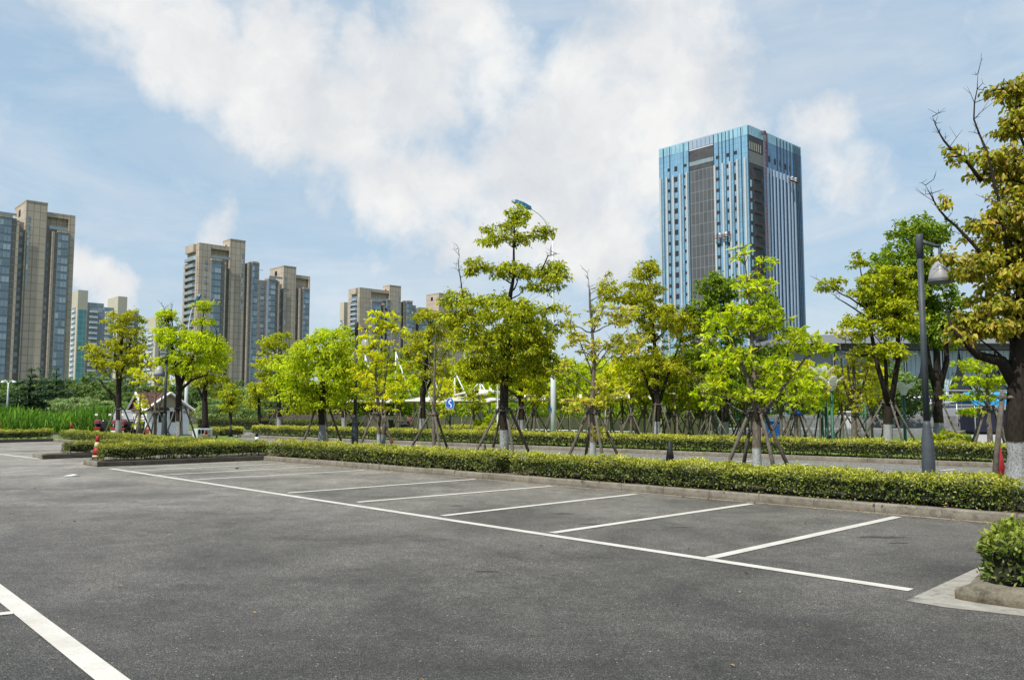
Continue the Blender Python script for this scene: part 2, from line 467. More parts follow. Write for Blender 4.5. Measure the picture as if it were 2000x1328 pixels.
M['pane'] = pane_mat('apartment_pane', (.14, .20, .255), (.40, .48, .54))  # distance haze lightened into the pane colours
M['pane_frame'] = plain('pane_frame', (.22, .25, .29), .5)

def tower_glass(name, c, c2, joint):
    m, nt, out = nodes_of(name)
    tc = N(nt, 'ShaderNodeTexCoord')
    sep = N(nt, 'ShaderNodeSeparateXYZ'); L(nt, tc.outputs['Object'], sep.inputs[0])
    ad = N(nt, 'ShaderNodeMath', operation='ADD'); L(nt, sep.outputs[0], ad.inputs[0]); L(nt, sep.outputs[1], ad.inputs[1])
    cb = N(nt, 'ShaderNodeCombineXYZ'); L(nt, ad.outputs[0], cb.inputs[0]); L(nt, sep.outputs[2], cb.inputs[1])
    br = N(nt, 'ShaderNodeTexBrick', offset=0.0)
    br.inputs['Color1'].default_value = (*c, 1); br.inputs['Color2'].default_value = (*c2, 1)
    br.inputs['Mortar'].default_value = (*joint, 1)
    br.inputs['Scale'].default_value = 1.0
    br.inputs['Mortar Size'].default_value = .06
    br.inputs['Brick Width'].default_value = 1.35
    br.inputs['Row Height'].default_value = 2.1
    L(nt, cb.outputs[0], br.inputs['Vector'])
    f = noise(nt, tc.outputs['Object'], .07, 3, .6)
    col = mixc(nt, 1.0, br.outputs['Color'], ramp(nt, f, [(.3, (.75,) * 3), (.7, (1.15,) * 3)]), 'MULTIPLY')
    b = N(nt, 'ShaderNodeBsdfPrincipled', i_Roughness=.14)
    b.inputs['Specular IOR Level'].default_value = .7
    L(nt, col, b.inputs['Base Color']); L(nt, b.outputs[0], out.inputs[0])
    return m
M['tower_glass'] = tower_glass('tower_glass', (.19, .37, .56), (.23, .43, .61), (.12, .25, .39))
M['tower_glass_dark'] = tower_glass('tower_glass_shaded', (.085, .22, .42), (.10, .26, .47), (.05, .12, .23))  # darker copy: shade of the right face put into the glass colour
M['tower_fin'] = plain('tower_fin', (.56, .57, .58), .4, .2, .06, .2)
M['tower_fin_grey'] = plain('tower_fin_grey', (.37, .46, .59), .4, .2, .06, .2)
M['tower_slit'] = plain('tower_slit', (.03, .055, .085), .4)
M['tower_hole'] = plain('tower_hole', (.02, .026, .034), .7)
M['tower_mesh'] = panel_mat('tower_mesh', (.10, .108, .122), (.19, .205, .225), 1.8, 4.2, .6, .14, .3, .13)
M['tower_core'] = plain('tower_core', (.075, .075, .085), .8, 0, .35, .4)
M['tower_slab'] = plain('tower_slab', (.06, .052, .05), .8, 0, .2, .4)
M['screen_glass'] = plain('tower_screen_glass', (.30, .52, .66), .15, 0, .12, .2, .6)
M['rust_red'] = plain('rust_red', (.15, .075, .08), .7, 0, .3, 1)
M['balcony_glass'] = plain('balcony_glass', (.24, .31, .35), .2, 0, .15, .4, .6)
M['pavilion_wall'] = plain('pavilion_wall', (.27, .29, .32), .7, 0, .08, .5)
M['pavilion_glass'] = plain('pavilion_glass', (.025, .035, .04), .06, 0, .3, .5, .5)
M['curtain'] = panel_mat('curtain', (.40, .50, .53), (.22, .30, .33), .35, 30, .8, .1, .2, .05)
M['granite'] = plain('granite', (.22, .225, .23), .8, 0, .25, 2.5)
M['granite_dark'] = plain('granite_dark', (.10, .105, .11), .8, 0, .25, 2.5)
M['rail'] = plain('handrail', (.55, .55, .57), .35, .4, .1, 3)
M['fence_green'] = plain('fence_green', (.03, .16, .11), .6)

# ------------------------------------------------------------------ object helpers
def link(o, parent=None):
    COL.objects.link(o)
    if parent is not None:
        o.parent = parent
    return o

def tag(o, label=None, cat=None, group=None, kind=None):
    if label: o['label'] = label
    if cat: o['category'] = cat
    if group: o['group'] = group
    if kind: o['kind'] = kind
    return o

def thing(name, label, cat, loc=(0, 0, 0), rz=0.0, group=None):
    o = bpy.data.objects.new(name, None)
    o.empty_display_size = .2
    COL.objects.link(o)
    o.location = tuple(float(x) for x in loc)
    o.rotation_euler = (0, 0, rz)
    return tag(o, label, cat, group)

def children(o):
    return [c for c in bpy.data.objects if c.parent == o]

def copy_thing(o, loc, rz=None, scale=None, label=None, group=None):
    r = o.copy(); COL.objects.link(r)
    r.location = tuple(float(x) for x in loc)
    if rz is not None: r.rotation_euler = (0, 0, rz)
    if scale is not None: r.scale = scale if hasattr(scale, '__len__') else (scale,) * 3
    if label: r['label'] = label
    if group: r['group'] = group
    for c in KIDS[o.name]:
        d = c.copy(); COL.objects.link(d); d.parent = r
        for g in KIDS.get(c.name, ()):
            e = g.copy(); COL.objects.link(e); e.parent = d
    return r
KIDS = {}
def note_kids(o):
    KIDS[o.name] = children(o)
    for c in KIDS[o.name]:
        KIDS[c.name] = children(c)

def mesh_np(name, V, Q, mats, parent=None, loc=None, midx=None, smooth=False):
    """V (n,3) vertices, Q list of (k,4) / (k,3) index arrays"""
    me = bpy.data.meshes.new(name)
    V = np.asarray(V, dtype=np.float32)
    loops = []; starts = []; c = 0
    for q in Q:
        q = np.asarray(q, dtype=np.int32)
        if len(q) == 0: continue
        loops.append(q.ravel())
        starts.append(c + np.arange(len(q), dtype=np.int32) * q.shape[1])
        c += q.size
    loops = np.concatenate(loops); starts = np.concatenate(starts)
    me.vertices.add(len(V)); me.vertices.foreach_set('co', V.ravel())
    me.loops.add(len(loops)); me.loops.foreach_set('vertex_index', loops)
    me.polygons.add(len(starts)); me.polygons.foreach_set('loop_start', starts)
    if midx is not None:
        me.polygons.foreach_set('material_index', np.asarray(midx, dtype=np.int32))
    if smooth:
        me.polygons.foreach_set('use_smooth', np.ones(len(starts), dtype=bool))
    for m in (mats if isinstance(mats, (list, tuple)) else [mats]):
        me.materials.append(m)
    me.update(calc_edges=True)
    me.validate()
    o = bpy.data.objects.new(name, me)
    link(o, parent)
    if loc is not None: o.location = tuple(float(x) for x in loc)
    return o

class MB:
    def __init__(s):
        s.v = []; s.f = []; s.m = []; s.sm = []
    def add(s, vs, fs, mi=0, sm=False):
        b = len(s.v)
        s.v += [tuple(float(c) for c in x) for x in vs]
        for f in fs:
            s.f.append(tuple(b + i for i in f)); s.m.append(mi); s.sm.append(sm)
        return s
    def box(s, a, b, mi=0, M4=None):
        x0, y0, z0 = a; x1, y1, z1 = b
        vs = [(x0, y0, z0), (x1, y0, z0), (x1, y1, z0), (x0, y1, z0), (x0, y0, z1), (x1, y0, z1), (x1, y1, z1), (x0, y1, z1)]
        if M4 is not None: vs = [tuple(M4 @ Vector(v)) for v in vs]
        return s.add(vs, [(3, 2, 1, 0), (4, 5, 6, 7), (0, 1, 5, 4), (1, 2, 6, 5), (2, 3, 7, 6), (3, 0, 4, 7)], mi)
    def cbox(s, a, b, ch, mi=0, M4=None):
        """box with chamfered vertical and top edges"""
        x0, y0, z0 = a; x1, y1, z1 = b
        def loop(i, z):
            return [(x0 + i + ch, y0 + i, z), (x1 - i - ch, y0 + i, z), (x1 - i, y0 + i + ch, z), (x1 - i, y1 - i - ch, z),
                    (x1 - i - ch, y1 - i, z), (x0 + i + ch, y1 - i, z), (x0 + i, y1 - i - ch, z), (x0 + i, y0 + i + ch, z)]
        vs = loop(0, z0) + loop(0, z1 - ch) + loop(ch, z1)
        fs = [tuple(range(7, -1, -1)), tuple(range(16, 24))]
        for k in (0, 8):
            for i in range(8):
                j = (i + 1) % 8
                fs.append((k + i, k + j, k + 8 + j, k + 8 + i))
        if M4 is not None: vs = [tuple(M4 @ Vector(v)) for v in vs]
        return s.add(vs, fs, mi)
    def tube(s, pts, rad, n=8, mi=0, cap=True, sm=True):
        pts = [Vector(tuple(float(c) for c in p)) for p in pts]
        if not hasattr(rad, '__len__'): rad = [rad] * len(pts)
        t0 = (pts[1] - pts[0]).normalized()
        up = Vector((0, 0, 1)) if abs(t0.z) < .9 else Vector((1, 0, 0))
        nx = t0.cross(up).normalized()
        vs = []
        for i, p in enumerate(pts):
            if i == 0: t = t0
            elif i == len(pts) - 1: t = (pts[i] - pts[i - 1]).normalized()
            else: t = ((pts[i + 1] - pts[i]).normalized() + (pts[i] - pts[i - 1]).normalized()).normalized()
            nx = (nx - t * nx.dot(t)).normalized()
            ny = t.cross(nx)
            for k in range(n):
                a = 2 * math.pi * k / n
                vs.append(p + (nx * math.cos(a) + ny * math.sin(a)) * rad[i])
        fs = []
        for i in range(len(pts) - 1):
            for k in range(n):
                j = (k + 1) % n
                fs.append((i * n + k, i * n + j, (i + 1) * n + j, (i + 1) * n + k))
        s.add(vs, fs, mi, sm)
        if cap:
            b = len(s.v) - len(vs)
            s.f.append(tuple(b + k for k in range(n - 1, -1, -1))); s.m.append(mi); s.sm.append(False)
            e = b + (len(pts) - 1) * n
            s.f.append(tuple(e + k for k in range(n))); s.m.append(mi); s.sm.append(False)
        return s
    def lathe(s, prof, n=20, mi=0, c=(0, 0), sm=True):
        """prof: (radius, z) bottom to top"""
        vs = []
        for r, z in prof:
            for k in range(n):
                a = 2 * math.pi * k / n
                vs.append((c[0] + r * math.cos(a), c[1] + r * math.sin(a), z))
        fs = []
        for i in range(len(prof) - 1):
            for k in range(n):
                j = (k + 1) % n
                fs.append((i * n + k, i * n + j, (i + 1) * n + j, (i + 1) * n + k))
        s.add(vs, fs, mi, sm)
        b = len(s.v) - len(vs)
        s.f.append(tuple(b + k for k in range(n - 1, -1, -1))); s.m.append(mi); s.sm.append(False)
        e = b + (len(prof) - 1) * n
        s.f.append(tuple(e + k for k in range(n))); s.m.append(mi); s.sm.append(False)
        return s
    def prism(s, poly, z0, z1, mi=0):
        n = len(poly)
        vs = [(p[0], p[1], z0) for p in poly] + [(p[0], p[1], z1) for p in poly]
        fs = [tuple(range(n - 1, -1, -1)), tuple(range(n, 2 * n))]
        for i in range(n):
            j = (i + 1) % n
            fs.append((i, j, n + j, n + i))
        return s.add(vs, fs, mi)
    def build(s, name, mats, parent=None, loc=None, rz=None):
        me = bpy.data.meshes.new(name)
        me.from_pydata(s.v, [], s.f)
        for m in (mats if isinstance(mats, (list, tuple)) else [mats]):
            me.materials.append(m)
        me.polygons.foreach_set('material_index', s.m)
        me.polygons.foreach_set('use_smooth', s.sm)
        me.update()
        o = bpy.data.objects.new(name, me)
        link(o, parent)
        if loc is not None: o.location = tuple(float(x) for x in loc)
        if rz is not None: o.rotation_euler = (0, 0, rz)
        return o

def sheet(name, poly, z, mat, kind='structure'):
    """a flat polygon; the origin stays at the world origin"""
    mb = MB()
    a = sum(poly[i][0] * poly[(i + 1) % len(poly)][1] - poly[(i + 1) % len(poly)][0] * poly[i][1] for i in range(len(poly)))
    pl = list(poly) if a > 0 else list(poly)[::-1]
    mb.add([(p[0], p[1], z) for p in pl], [tuple(range(len(pl)))])
    o = mb.build(name, mat)
    if kind: o['kind'] = kind
    return o

def slab(name, poly, z0, z1, mat, kind='structure'):
    a = sum(poly[i][0] * poly[(i + 1) % len(poly)][1] - poly[(i + 1) % len(poly)][0] * poly[i][1] for i in range(len(poly)))
    pl = list(poly) if a > 0 else list(poly)[::-1]
    o = MB().prism(pl, z0, z1).build(name, mat)
    if kind: o['kind'] = kind
    return o

# ------------------------------------------------------------------ leaves
def leaves_mesh(c, d, n, Ln, W, fold=.25, droop=.18, six=True):
    """c centres, d leaf axis, n leaf normal, arrays; returns V, list of quads"""
    d = d / np.linalg.norm(d, axis=1, keepdims=True)
    n = n - d * np.sum(n * d, axis=1, keepdims=True)
    n = n / (np.linalg.norm(n, axis=1, keepdims=True) + 1e-9)
    s = np.cross(d, n)
    Ln = Ln[:, None]; W = W[:, None]
    up = n * (W * fold)
    if six:
        b = c
        l1 = c + d * (Ln * .32) + s * (W * .5) + up
        l2 = c + d * (Ln * .68) + s * (W * .40) + up - n * (Ln * droop * .4)
        t = c + d * Ln - n * (Ln * droop)
        r1 = c + d * (Ln * .32) - s * (W * .5) + up
        r2 = c + d * (Ln * .68) - s * (W * .40) + up - n * (Ln * droop * .4)
        V = np.stack((b, l1, l2, t, r2, r1), axis=1).reshape(-1, 3)
        k = np.arange(len(c))[:, None] * 6
        return V, [np.concatenate((k + np.array((0, 1, 2, 3)), k + np.array((0, 3, 4, 5))))]
    b = c
    l = c + d * (Ln * .5) + s * (W * .5) + up
    t = c + d * Ln - n * (Ln * droop)
    r = c + d * (Ln * .5) - s * (W * .5) + up
    V = np.stack((b, l, t, r), axis=1).reshape(-1, 3)
    k = np.arange(len(c))[:, None] * 4
    return V, [k + np.array((0, 1, 2, 3))]

def unit(rs, n):
    x = rs.normal(size=(n, 3))
    return x / np.linalg.norm(x, axis=1, keepdims=True)

# ------------------------------------------------------------------ trees
def grow(rs, axis, axis_r, clumps, fork_z, limb_k=.55):
    """limbs from an axis polyline to every clump centre; returns tubes [(pts, radii)]"""
    nodes = []
    for i in range(len(axis) - 1):
        for t in np.linspace(0, 1, 5)[:-1]:
            p = axis[i] * (1 - t) + axis[i + 1] * t
            r = axis_r[i] * (1 - t) + axis_r[i + 1] * t
            if p[2] >= fork_z: nodes.append((p, r))
    if not nodes: nodes = [(axis[-1], axis_r[-1])]
    tubes = []
    order = sorted(range(len(clumps)), key=lambda k: min(np.linalg.norm(clumps[k][0][:2] - p[0][:2]) for p in nodes))
    for k in order:
        c = clumps[k][0]
        best = None; bc = 1e9
        for p, r in nodes:
            h = np.linalg.norm(c[:2] - p[:2]); dz = c[2] - p[2]
            cost = math.sqrt(h * h + dz * dz) + max(0, .55 * h - dz) * 1.4 + .05 / (r + .01) * .1
            if cost < bc: bc = cost; best = (p, r)
        p, r = best
        dist = np.linalg.norm(c - p)
        r0 = min(r * .8, .012 + .021 * dist * limb_k * 1.6)
        mid = p * .45 + c * .55
        mid = mid + np.array((0, 0, -.10 * dist)) + rs.normal(size=3) * .05 * dist
        q1 = p * .75 + mid * .25 + rs.normal(size=3) * .03 * dist
        pts = [p]
        for t in (.25, .5, .75, 1.0):
            a = p * (1 - t) ** 2 + mid * 2 * t * (1 - t) + c * t * t
            if t < 1: a = a + rs.normal(size=3) * .025 * dist
            pts.append(a)
        rr = [r0 * (1 - .72 * t) for t in (0, .25, .5, .75, 1)]
        tubes.append((pts, rr))
        for a, b in list(zip(pts, rr))[2:]:
            nodes.append((a, b))
    return tubes

def fill(rs, env, Y):
    """clump centres inside ellipsoids given (centre, radii, n, clump_r)"""
    out = []
    for c, rad, n, cr in env:
        got = []
        tries = 0
        while len(got) < n and tries < n * 60:
            tries += 1
            x = rs.normal(size=3); x /= np.linalg.norm(x)
            x *= rs.uniform(.1, 1.0) ** .45
            p = c + x * rad
            if all(np.linalg.norm(p - g) > cr * .85 for g in got):
                got.append(p)
        out += [(p, cr * rs.uniform(.75, 1.25)) for p in got]
    return out

def crown_mesh(rs, clumps, per, leaf_l, leaf_w, flat=.62, hang=.5, six=True, twigs=7, size_var=.3, sparse=1.0, tuft=0):
    C = []; D = []; NN = []; LL = []; tubes = []
    for c, r in clumps:
        nb = max(3, int(twigs * rs.uniform(.7, 1.3)))
        dirs = unit(rs, nb); dirs[:, 2] = np.abs(dirs[:, 2]) * .8 - .22
        dirs *= np.array((1, 1, flat))
        lens = r * rs.uniform(.75, 1.2, nb)
        ends = c + dirs * lens[:, None]
        for k in range(nb):
            tubes.append((np.array((c, (c + ends[k]) / 2 + rs.normal(size=3) * .04 * r, ends[k])), (.010 + .006 * r, .007, .003)))
        n = int(per * (r / np.mean([x[1] for x in clumps])) ** 2 * rs.uniform(.75, 1.25))
        w = rs.randint(0, nb, n)
        t = rs.uniform(.3, 1.08, n) ** .8
        base = c + (ends[w] - c) * t[:, None]
        if tuft:
            # leaves in rosettes at a few points of each twig
            t = np.round(t * tuft) / tuft
            base = c + (ends[w] - c) * t[:, None]
            off = unit(rs, n) * (.015 + .02 * r)
        else:
            off = rs.normal(size=(n, 3)) * (.10 * r + .015)
        base = base + off
        out = base - c
        out /= np.linalg.norm(out, axis=1, keepdims=True) + 1e-6
        d = out * .6 + unit(rs, n) * .75
        d[:, 2] -= hang
        nn = unit(rs, n) * .65
        nn[:, 2] += .8
        C.append(base); D.append(d); NN.append(nn)
        LL.append(leaf_l * rs.uniform(1 - size_var, 1 + size_var, n))
    C = np.concatenate(C); D = np.concatenate(D); NN = np.concatenate(NN); LL = np.concatenate(LL)
    V, Q = leaves_mesh(C, D, NN, LL, LL * (leaf_w / leaf_l), six=six)
    return V, Q, tubes

def build_tree(name, label, loc, axis, axis_r, clumps, per, leaf_l, leaf_w, leaf_m, bark, fork_z, seed, bare=(), flat=.62, hang=.5,
               six=True, twigs=7, group=None, cat='tree', limb_k=.55, stems=(), tuft=0, twig_geo=True, sides=9):
    rs = np.random.RandomState(seed)
    root = thing(name, label, cat, loc, 0, group)
    mb = MB()
    # axis with small root flare
    ax = [np.array(a, float) for a in axis]
    pts = []; rr = []
    for i in range(len(ax) - 1):
        for t in np.linspace(0, 1, 5)[:-1]:
            p = ax[i] * (1 - t) + ax[i + 1] * t
            if 0 < len(pts): p = p + rs.normal(size=3) * np.array((1, 1, 0)) * axis_r[i] * .10
            pts.append(p); rr.append((axis_r[i] * (1 - t) + axis_r[i + 1] * t) * rs.uniform(.95, 1.06))
    pts.append(ax[-1]); rr.append(axis_r[-1])
    rr[0] *= 1.28
    mb.tube(pts, rr, sides)
    for sp, sr in stems:
        mb.tube(sp, sr, sides)
    tubes = grow(rs, ax, list(axis_r), clumps, fork_z, limb_k)
    for p, r in tubes: mb.tube(p, r, 6, cap=False)
    V, Q, tw = crown_mesh(rs, clumps, per, leaf_l, leaf_w, flat, hang, six, twigs, tuft=tuft)
    if twig_geo:
        for p, r in tw: mb.tube(p, r, 4, cap=False)
    for b in bare:
        b = [np.array(x, float) for x in b]
        # finer steps with a little wander
        q = [b[0]]
        for i in range(len(b) - 1):
            for t in (.33, .67, 1.0):
                w_ = rs.normal(size=3) * .022 * np.linalg.norm(b[i + 1] - b[i]) if t < 1 else 0
                q.append(b[i] * (1 - t) + b[i + 1] * t + w_)
        n = len(q); r0 = min(.034, axis_r[0] * .20)
        mb.tube(q, [r0 * (1 - i / (n - 1)) ** .8 + .003 for i in range(n)], 5)
        for i in range(2, n):
            for _ in range(2):
                ln_ = rs.uniform(.12, .42) * min(1, .5 + axis_r[0] * 4)
                e = q[i] + (unit(rs, 1)[0] * np.array((1, .6, .6)) + np.array((0, 0, .5))) * ln_
                m_ = (q[i] + e) / 2 + rs.normal(size=3) * .025
                mb.tube([q[i], m_, e], [.007, .005, .002], 4)
                e2 = m_ + (unit(rs, 1)[0] + np.array((0, 0, .5))) * ln_ * .45
                mb.tube([m_, e2], [.004, .002], 4)
    mb.build('trunk', bark, root)
    mesh_np('crown', V, Q, leaf_m, root)
    note_kids(root)
    return root

CLS = .80
def px_tree(name, label, u0, Y, env, trunk, tr, leaf, bark, fork, seed, per=150, leaf_l=.10, leaf_w=.046, clump=.45, depth=1.0,
            bare=(), stems=(), z0=.13, **kw):
    """env: ellipses (u, v, ru, rv, n[, clump]) in photo pixels at distance Y -> metres around the trunk base"""
    X0 = (u0 - 1000) / F * Y
    base = np.array((X0, Y, z0))
    def loc(u, v, dy=0.0):
        p = P(u, v, Y)
        return np.array((p[0] - base[0], dy, p[2] - base[2]))
    rs = np.random.RandomState(seed + 1000)
    E = []
    for e in env:
        u, v, ru, rv, n = e[:5]
        cr = (e[5] if len(e) > 5 else clump) * CLS
        n = int(n * 1.45 + .5)
        k = Y / F
        rx = max(.05, ru * k - cr * .62); rz = max(.04, rv * k - cr * .40)
        E.append((loc(u, v), np.array((rx, max(.05, rx * depth), rz)), n, cr))
    cl = fill(rs, E, Y)
    ax = [loc(u, v) for u, v in trunk]
    ax[0] = np.array((ax[0][0], 0, -.05))
    br = []
    for b in bare:
        br.append([loc(u, v, rs.uniform(-.2, .2)) for u, v in b])
    st = []
    for sp, sr in stems:
        st.append(([loc(u, v, rs.uniform(-.12, .12)) for u, v in sp], sr))
    return build_tree(name, label, base, ax, tr, cl, per * (.66 if 'tuft' not in kw else .66), leaf_l * .78, leaf_w * .74, M[leaf] if isinstance(leaf, str) else leaf, M[bark], loc(u0, fork)[2], seed, bare=br, stems=st, **kw)

def support(loc, label, h=1.55, spread=.95, n=4, az=0.3, rad=.036, mat='stake', group='wooden support frames around trees', tr=.12):
    root = thing('tree_support', label, 'tree support', loc, 0, group)
    rs = np.random.RandomState(int(abs(loc[0] * 97 + loc[1] * 31)) % 9999)
    tops = []
    for k in range(n):
        a = az + 2 * math.pi * k / n + rs.uniform(-.1, .1)
        sp = spread * rs.uniform(.88, 1.1)
        f = Vector((math.cos(a) * sp, math.sin(a) * sp, -.05))
        t = Vector((math.cos(a) * (tr + .05), math.sin(a) * (tr + .05), h))
        d = (t - f)
        e = t + d * .05
        m = (f + e) / 2 + Vector(rs.normal(size=3) * .012)
        MB().tube([f, m, e], [rad * 1.12, rad, rad * .92], 7).build('pole', M[mat], root)
        tops.append(t)
    mb = MB()
    for k in range(n):
        a, b = tops[k], tops[(k + 1) % n]
        dd = (b - a).normalized()
        mb.tube([a - dd * .07, b + dd * .07], rad * .75, 6)
    mb.build('tie_bar', M[mat], root)
    note_kids(root)
    return root

# ------------------------------------------------------------------ hedges
def hedge(name, label, pts, width, height, z0, leaf=.045, dens=1100, seed=1, mat='hedge', six=True, group=None, side=1, gaps=True):
    """pts: front edge polyline on the ground; the hedge lies on its far (left) side by width*side"""
    rs = np.random.RandomState(seed)
    pts = [np.array(p[:2], float) for p in pts]
    seg = [np.linalg.norm(pts[i + 1] - pts[i]) for i in range(len(pts) - 1)]
    cum = np.concatenate(([0], np.cumsum(seg)))
    Ltot = cum[-1]
    org = np.array((*(pts[0] + pts[-1]) / 2, z0)) if len(pts) == 2 else np.array((*pts[len(pts) // 2], z0))
    root = thing(name, label, 'hedge', org, 0, group)
    def frame(s):
        i = np.clip(np.searchsorted(cum, s, side='right') - 1, 0, len(seg) - 1)
        A = np.array(pts)
        d = (A[i + 1] - A[i]) / np.array(seg)[i][:, None]
        p = A[i] + d * (s - cum[i])[:, None]
        n = np.stack((-d[:, 1], d[:, 0]), 1) * side
        return p, d, n
    def wob(s, f, ph):
        return (np.sin(s * f + ph) + .6 * np.sin(s * f * 2.3 + ph * 1.7) + .4 * np.sin(s * f * 5.1 + ph * .6)) / 2
    # foliage shell
    per = width + 2 * height
    n = int(Ltot * per * dens)
    s = rs.uniform(-.02, Ltot + .02, n); q = rs.uniform(0, per, n)
    off = np.where(q < height, 0, np.where(q < height + width, q - height, width))
    z = np.where(q < height, q, np.where(q < height + width, height, per - q))
    # end caps
    ne = int(width * height * dens * 1.1)
    for send in (0.0, Ltot):
        s = np.concatenate((s, np.full(ne, send) + rs.normal(size=ne) * .02)); off = np.concatenate((off, rs.uniform(0, width, ne)))
        z = np.concatenate((z, rs.uniform(0, height, ne)))
    n = len(s)
    # rounded upper edges
    ox = (off / width) * 2 - 1
    zz = z / height
    rnd = np.clip(np.abs(ox) - .72, 0, 1) / .28
    z = z - (zz > .8) * rnd ** 2 * .07 * height * 1.6
    keep = rs.uniform(size=n) < np.clip(.16 + z / (height * .42), 0, 1)
    s, off, z = s[keep], off[keep], z[keep]; n = len(s)
    lump = wob(s, 2.6, seed) * .05 + wob(s + z * 3 + off * 2, 7.0, seed * 2.3) * .045
    jit = -np.abs(rs.normal(size=n)) * .035 + rs.normal(size=n) * .018
    bulge = lump + jit
    sx = np.where(off < width * .12, -1.0, np.where(off > width * .88, 1.0, 0.0))
    topm = (z > height * .86)
    off2 = off + sx * bulge * (~topm)
    z2 = np.clip(z + topm * (bulge + wob(s + off * 3, 3.3, seed * .7) * .02), .03, None)
    p, d, nn = frame(np.clip(s, 0, Ltot))
    over = (s - np.clip(s, 0, Ltot))[:, None]
    c = np.zeros((n, 3)); c[:, :2] = p + d * over + nn * off2[:, None] - org[:2]; c[:, 2] = z2
    outn = np.zeros((n, 3)); outn[:, :2] = nn * sx[:, None]; outn[:, 2] = np.where(topm, 1.0, .25)
    dirv = outn * .5 + unit(rs, n) * .8; dirv[:, 2] += .25
    nrm = outn * .7 + unit(rs, n) * .75; nrm[:, 2] += .25
    Ls = leaf * rs.uniform(.65, 1.35, n)
    V, Q = leaves_mesh(c, dirv, nrm, Ls, Ls * .52, fold=.2, droop=.12, six=six)
    mesh_np('foliage', V, Q, M[mat], root)
    # dark box added inside the foliage to block the gaps
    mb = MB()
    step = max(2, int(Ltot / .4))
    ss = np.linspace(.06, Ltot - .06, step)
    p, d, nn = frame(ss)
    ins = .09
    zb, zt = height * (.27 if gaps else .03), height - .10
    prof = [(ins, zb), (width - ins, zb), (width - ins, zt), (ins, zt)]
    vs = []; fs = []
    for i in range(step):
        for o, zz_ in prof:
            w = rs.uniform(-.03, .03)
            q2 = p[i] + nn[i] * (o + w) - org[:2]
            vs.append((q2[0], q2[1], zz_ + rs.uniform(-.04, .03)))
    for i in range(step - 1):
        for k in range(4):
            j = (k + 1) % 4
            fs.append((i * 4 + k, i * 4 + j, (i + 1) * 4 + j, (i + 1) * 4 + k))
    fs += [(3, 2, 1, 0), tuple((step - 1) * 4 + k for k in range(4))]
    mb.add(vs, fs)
    mb.build('dark_core', M['core'], root)
    # stems
    mb = MB()
    k = int(Ltot * 9)
    s = rs.uniform(.05, Ltot - .05, k); o = rs.uniform(.12, width - .12, k)
    p, d, nn = frame(s)
    for i in range(k):
        b = p[i] + nn[i] * o[i] - org[:2]
        for _ in range(2):
            e = b + rs.normal(size=2) * .09
            mb.tube([(b[0], b[1], -.03), ((b[0] + e[0]) / 2, (b[1] + e[1]) / 2, height * .25), (e[0], e[1], height * .55)], [.013, .010, .006], 4, cap=False)
    mb.build('stems', M['stem'], root)['kind'] = 'stuff'
    note_kids(root)
    return root

def kerb(name, pts, h=.15, w=.13, side=1, seed=3, stone=1.0, mat='kerb', end_broken=False):
    """kerb stones along the front base line pts; body on the far side"""
    rs = np.random.RandomState(seed)
    mb = MB()
    for a, b in zip(pts[:-1], pts[1:]):
        a = np.array(a[:2], float); b = np.array(b[:2], float)
        Ls = np.linalg.norm(b - a); d = (b - a) / Ls; n = np.array((-d[1], d[0])) * side
        k = max(1, round(Ls / stone)); st = Ls / k
        for i in range(k):
            p = a + d * (i * st + .004) + n * rs.uniform(-.006, .006); q = a + d * ((i + 1) * st - .004) + n * rs.uniform(-.006, .006)
            hh = h + rs.uniform(-.006, .006)
            ch = .022
            def pt(x, o, z): r = x + n * o; return (r[0], r[1], z)
            prof = [(0, -.02), (.006, hh - ch), (ch, hh), (w - .01, hh), (w, hh - .01), (w, -.02)]
            m = 4
            vs = []
            for j in range(m + 1):
                x = p + (q - p) * j / m
                for o, z in prof:
                    vs.append(pt(x, o + rs.uniform(-.003, .003), z + (rs.uniform(-.004, .004) if z > 0 else 0)))
            fs = []
            for j in range(m):
                for t in range(5):
                    fs.append((j * 6 + t, (j + 1) * 6 + t, (j + 1) * 6 + t + 1, j * 6 + t + 1) if side < 0 else (j * 6 + t, j * 6 + t + 1, (j + 1) * 6 + t + 1, (j + 1) * 6 + t))
            fs += [tuple(range(6)), tuple(m * 6 + t for t in range(5, -1, -1))]
            mb.add(vs, fs)
    o = mb.build(name, M[mat])
    o['kind'] = 'structure'
    return o

def line(name, a, b, w=.12, z=.006):
    a = np.array(a[:2]); b = np.array(b[:2])
    d = (b - a) / np.linalg.norm(b - a); n = np.array((-d[1], d[0])) * w / 2
    return sheet(name, [a - n, b - n, b + n, a + n], z, M['paint'])

# ------------------------------------------------------------------ sun and sky
SUN_AZ = Vector((math.cos(R(233)), math.sin(R(233)), 0)).normalized()
SUN_EL = R(54)
sd = Vector((SUN_AZ.x * math.cos(SUN_EL), SUN_AZ.y * math.cos(SUN_EL), math.sin(SUN_EL)))
sl = bpy.data.lights.new('sun', 'SUN')
sl.energy = 5.0
sl.angle = R(0.53)
sl.color = (1.0, .945, .83)
so = bpy.data.objects.new('sun', sl)
COL.objects.link(so)
so.rotation_euler = sd.to_track_quat('Z', 'Y').to_euler()
so.location = (-30, 0, 40)

W = bpy.data.worlds.new("World")
S.world = W
W.use_nodes = True
nt = W.node_tree
nt.nodes.clear()
wout = nt.nodes.new('ShaderNodeOutputWorld')
bg = nt.nodes.new('ShaderNodeBackground')
sky = nt.nodes.new('ShaderNodeTexSky')
sky.sky_type = 'NISHITA'
sky.sun_disc = False
sky.sun_elevation = SUN_EL
sky.sun_rotation = math.atan2(SUN_AZ.x, SUN_AZ.y)
sky.altitude = 50
sky.air_density = 1.0
sky.dust_density = 1.2
sky.ozone_density = 1.5
tc = nt.nodes.new('ShaderNodeTexCoord')
DIR = tc.outputs['Generated']

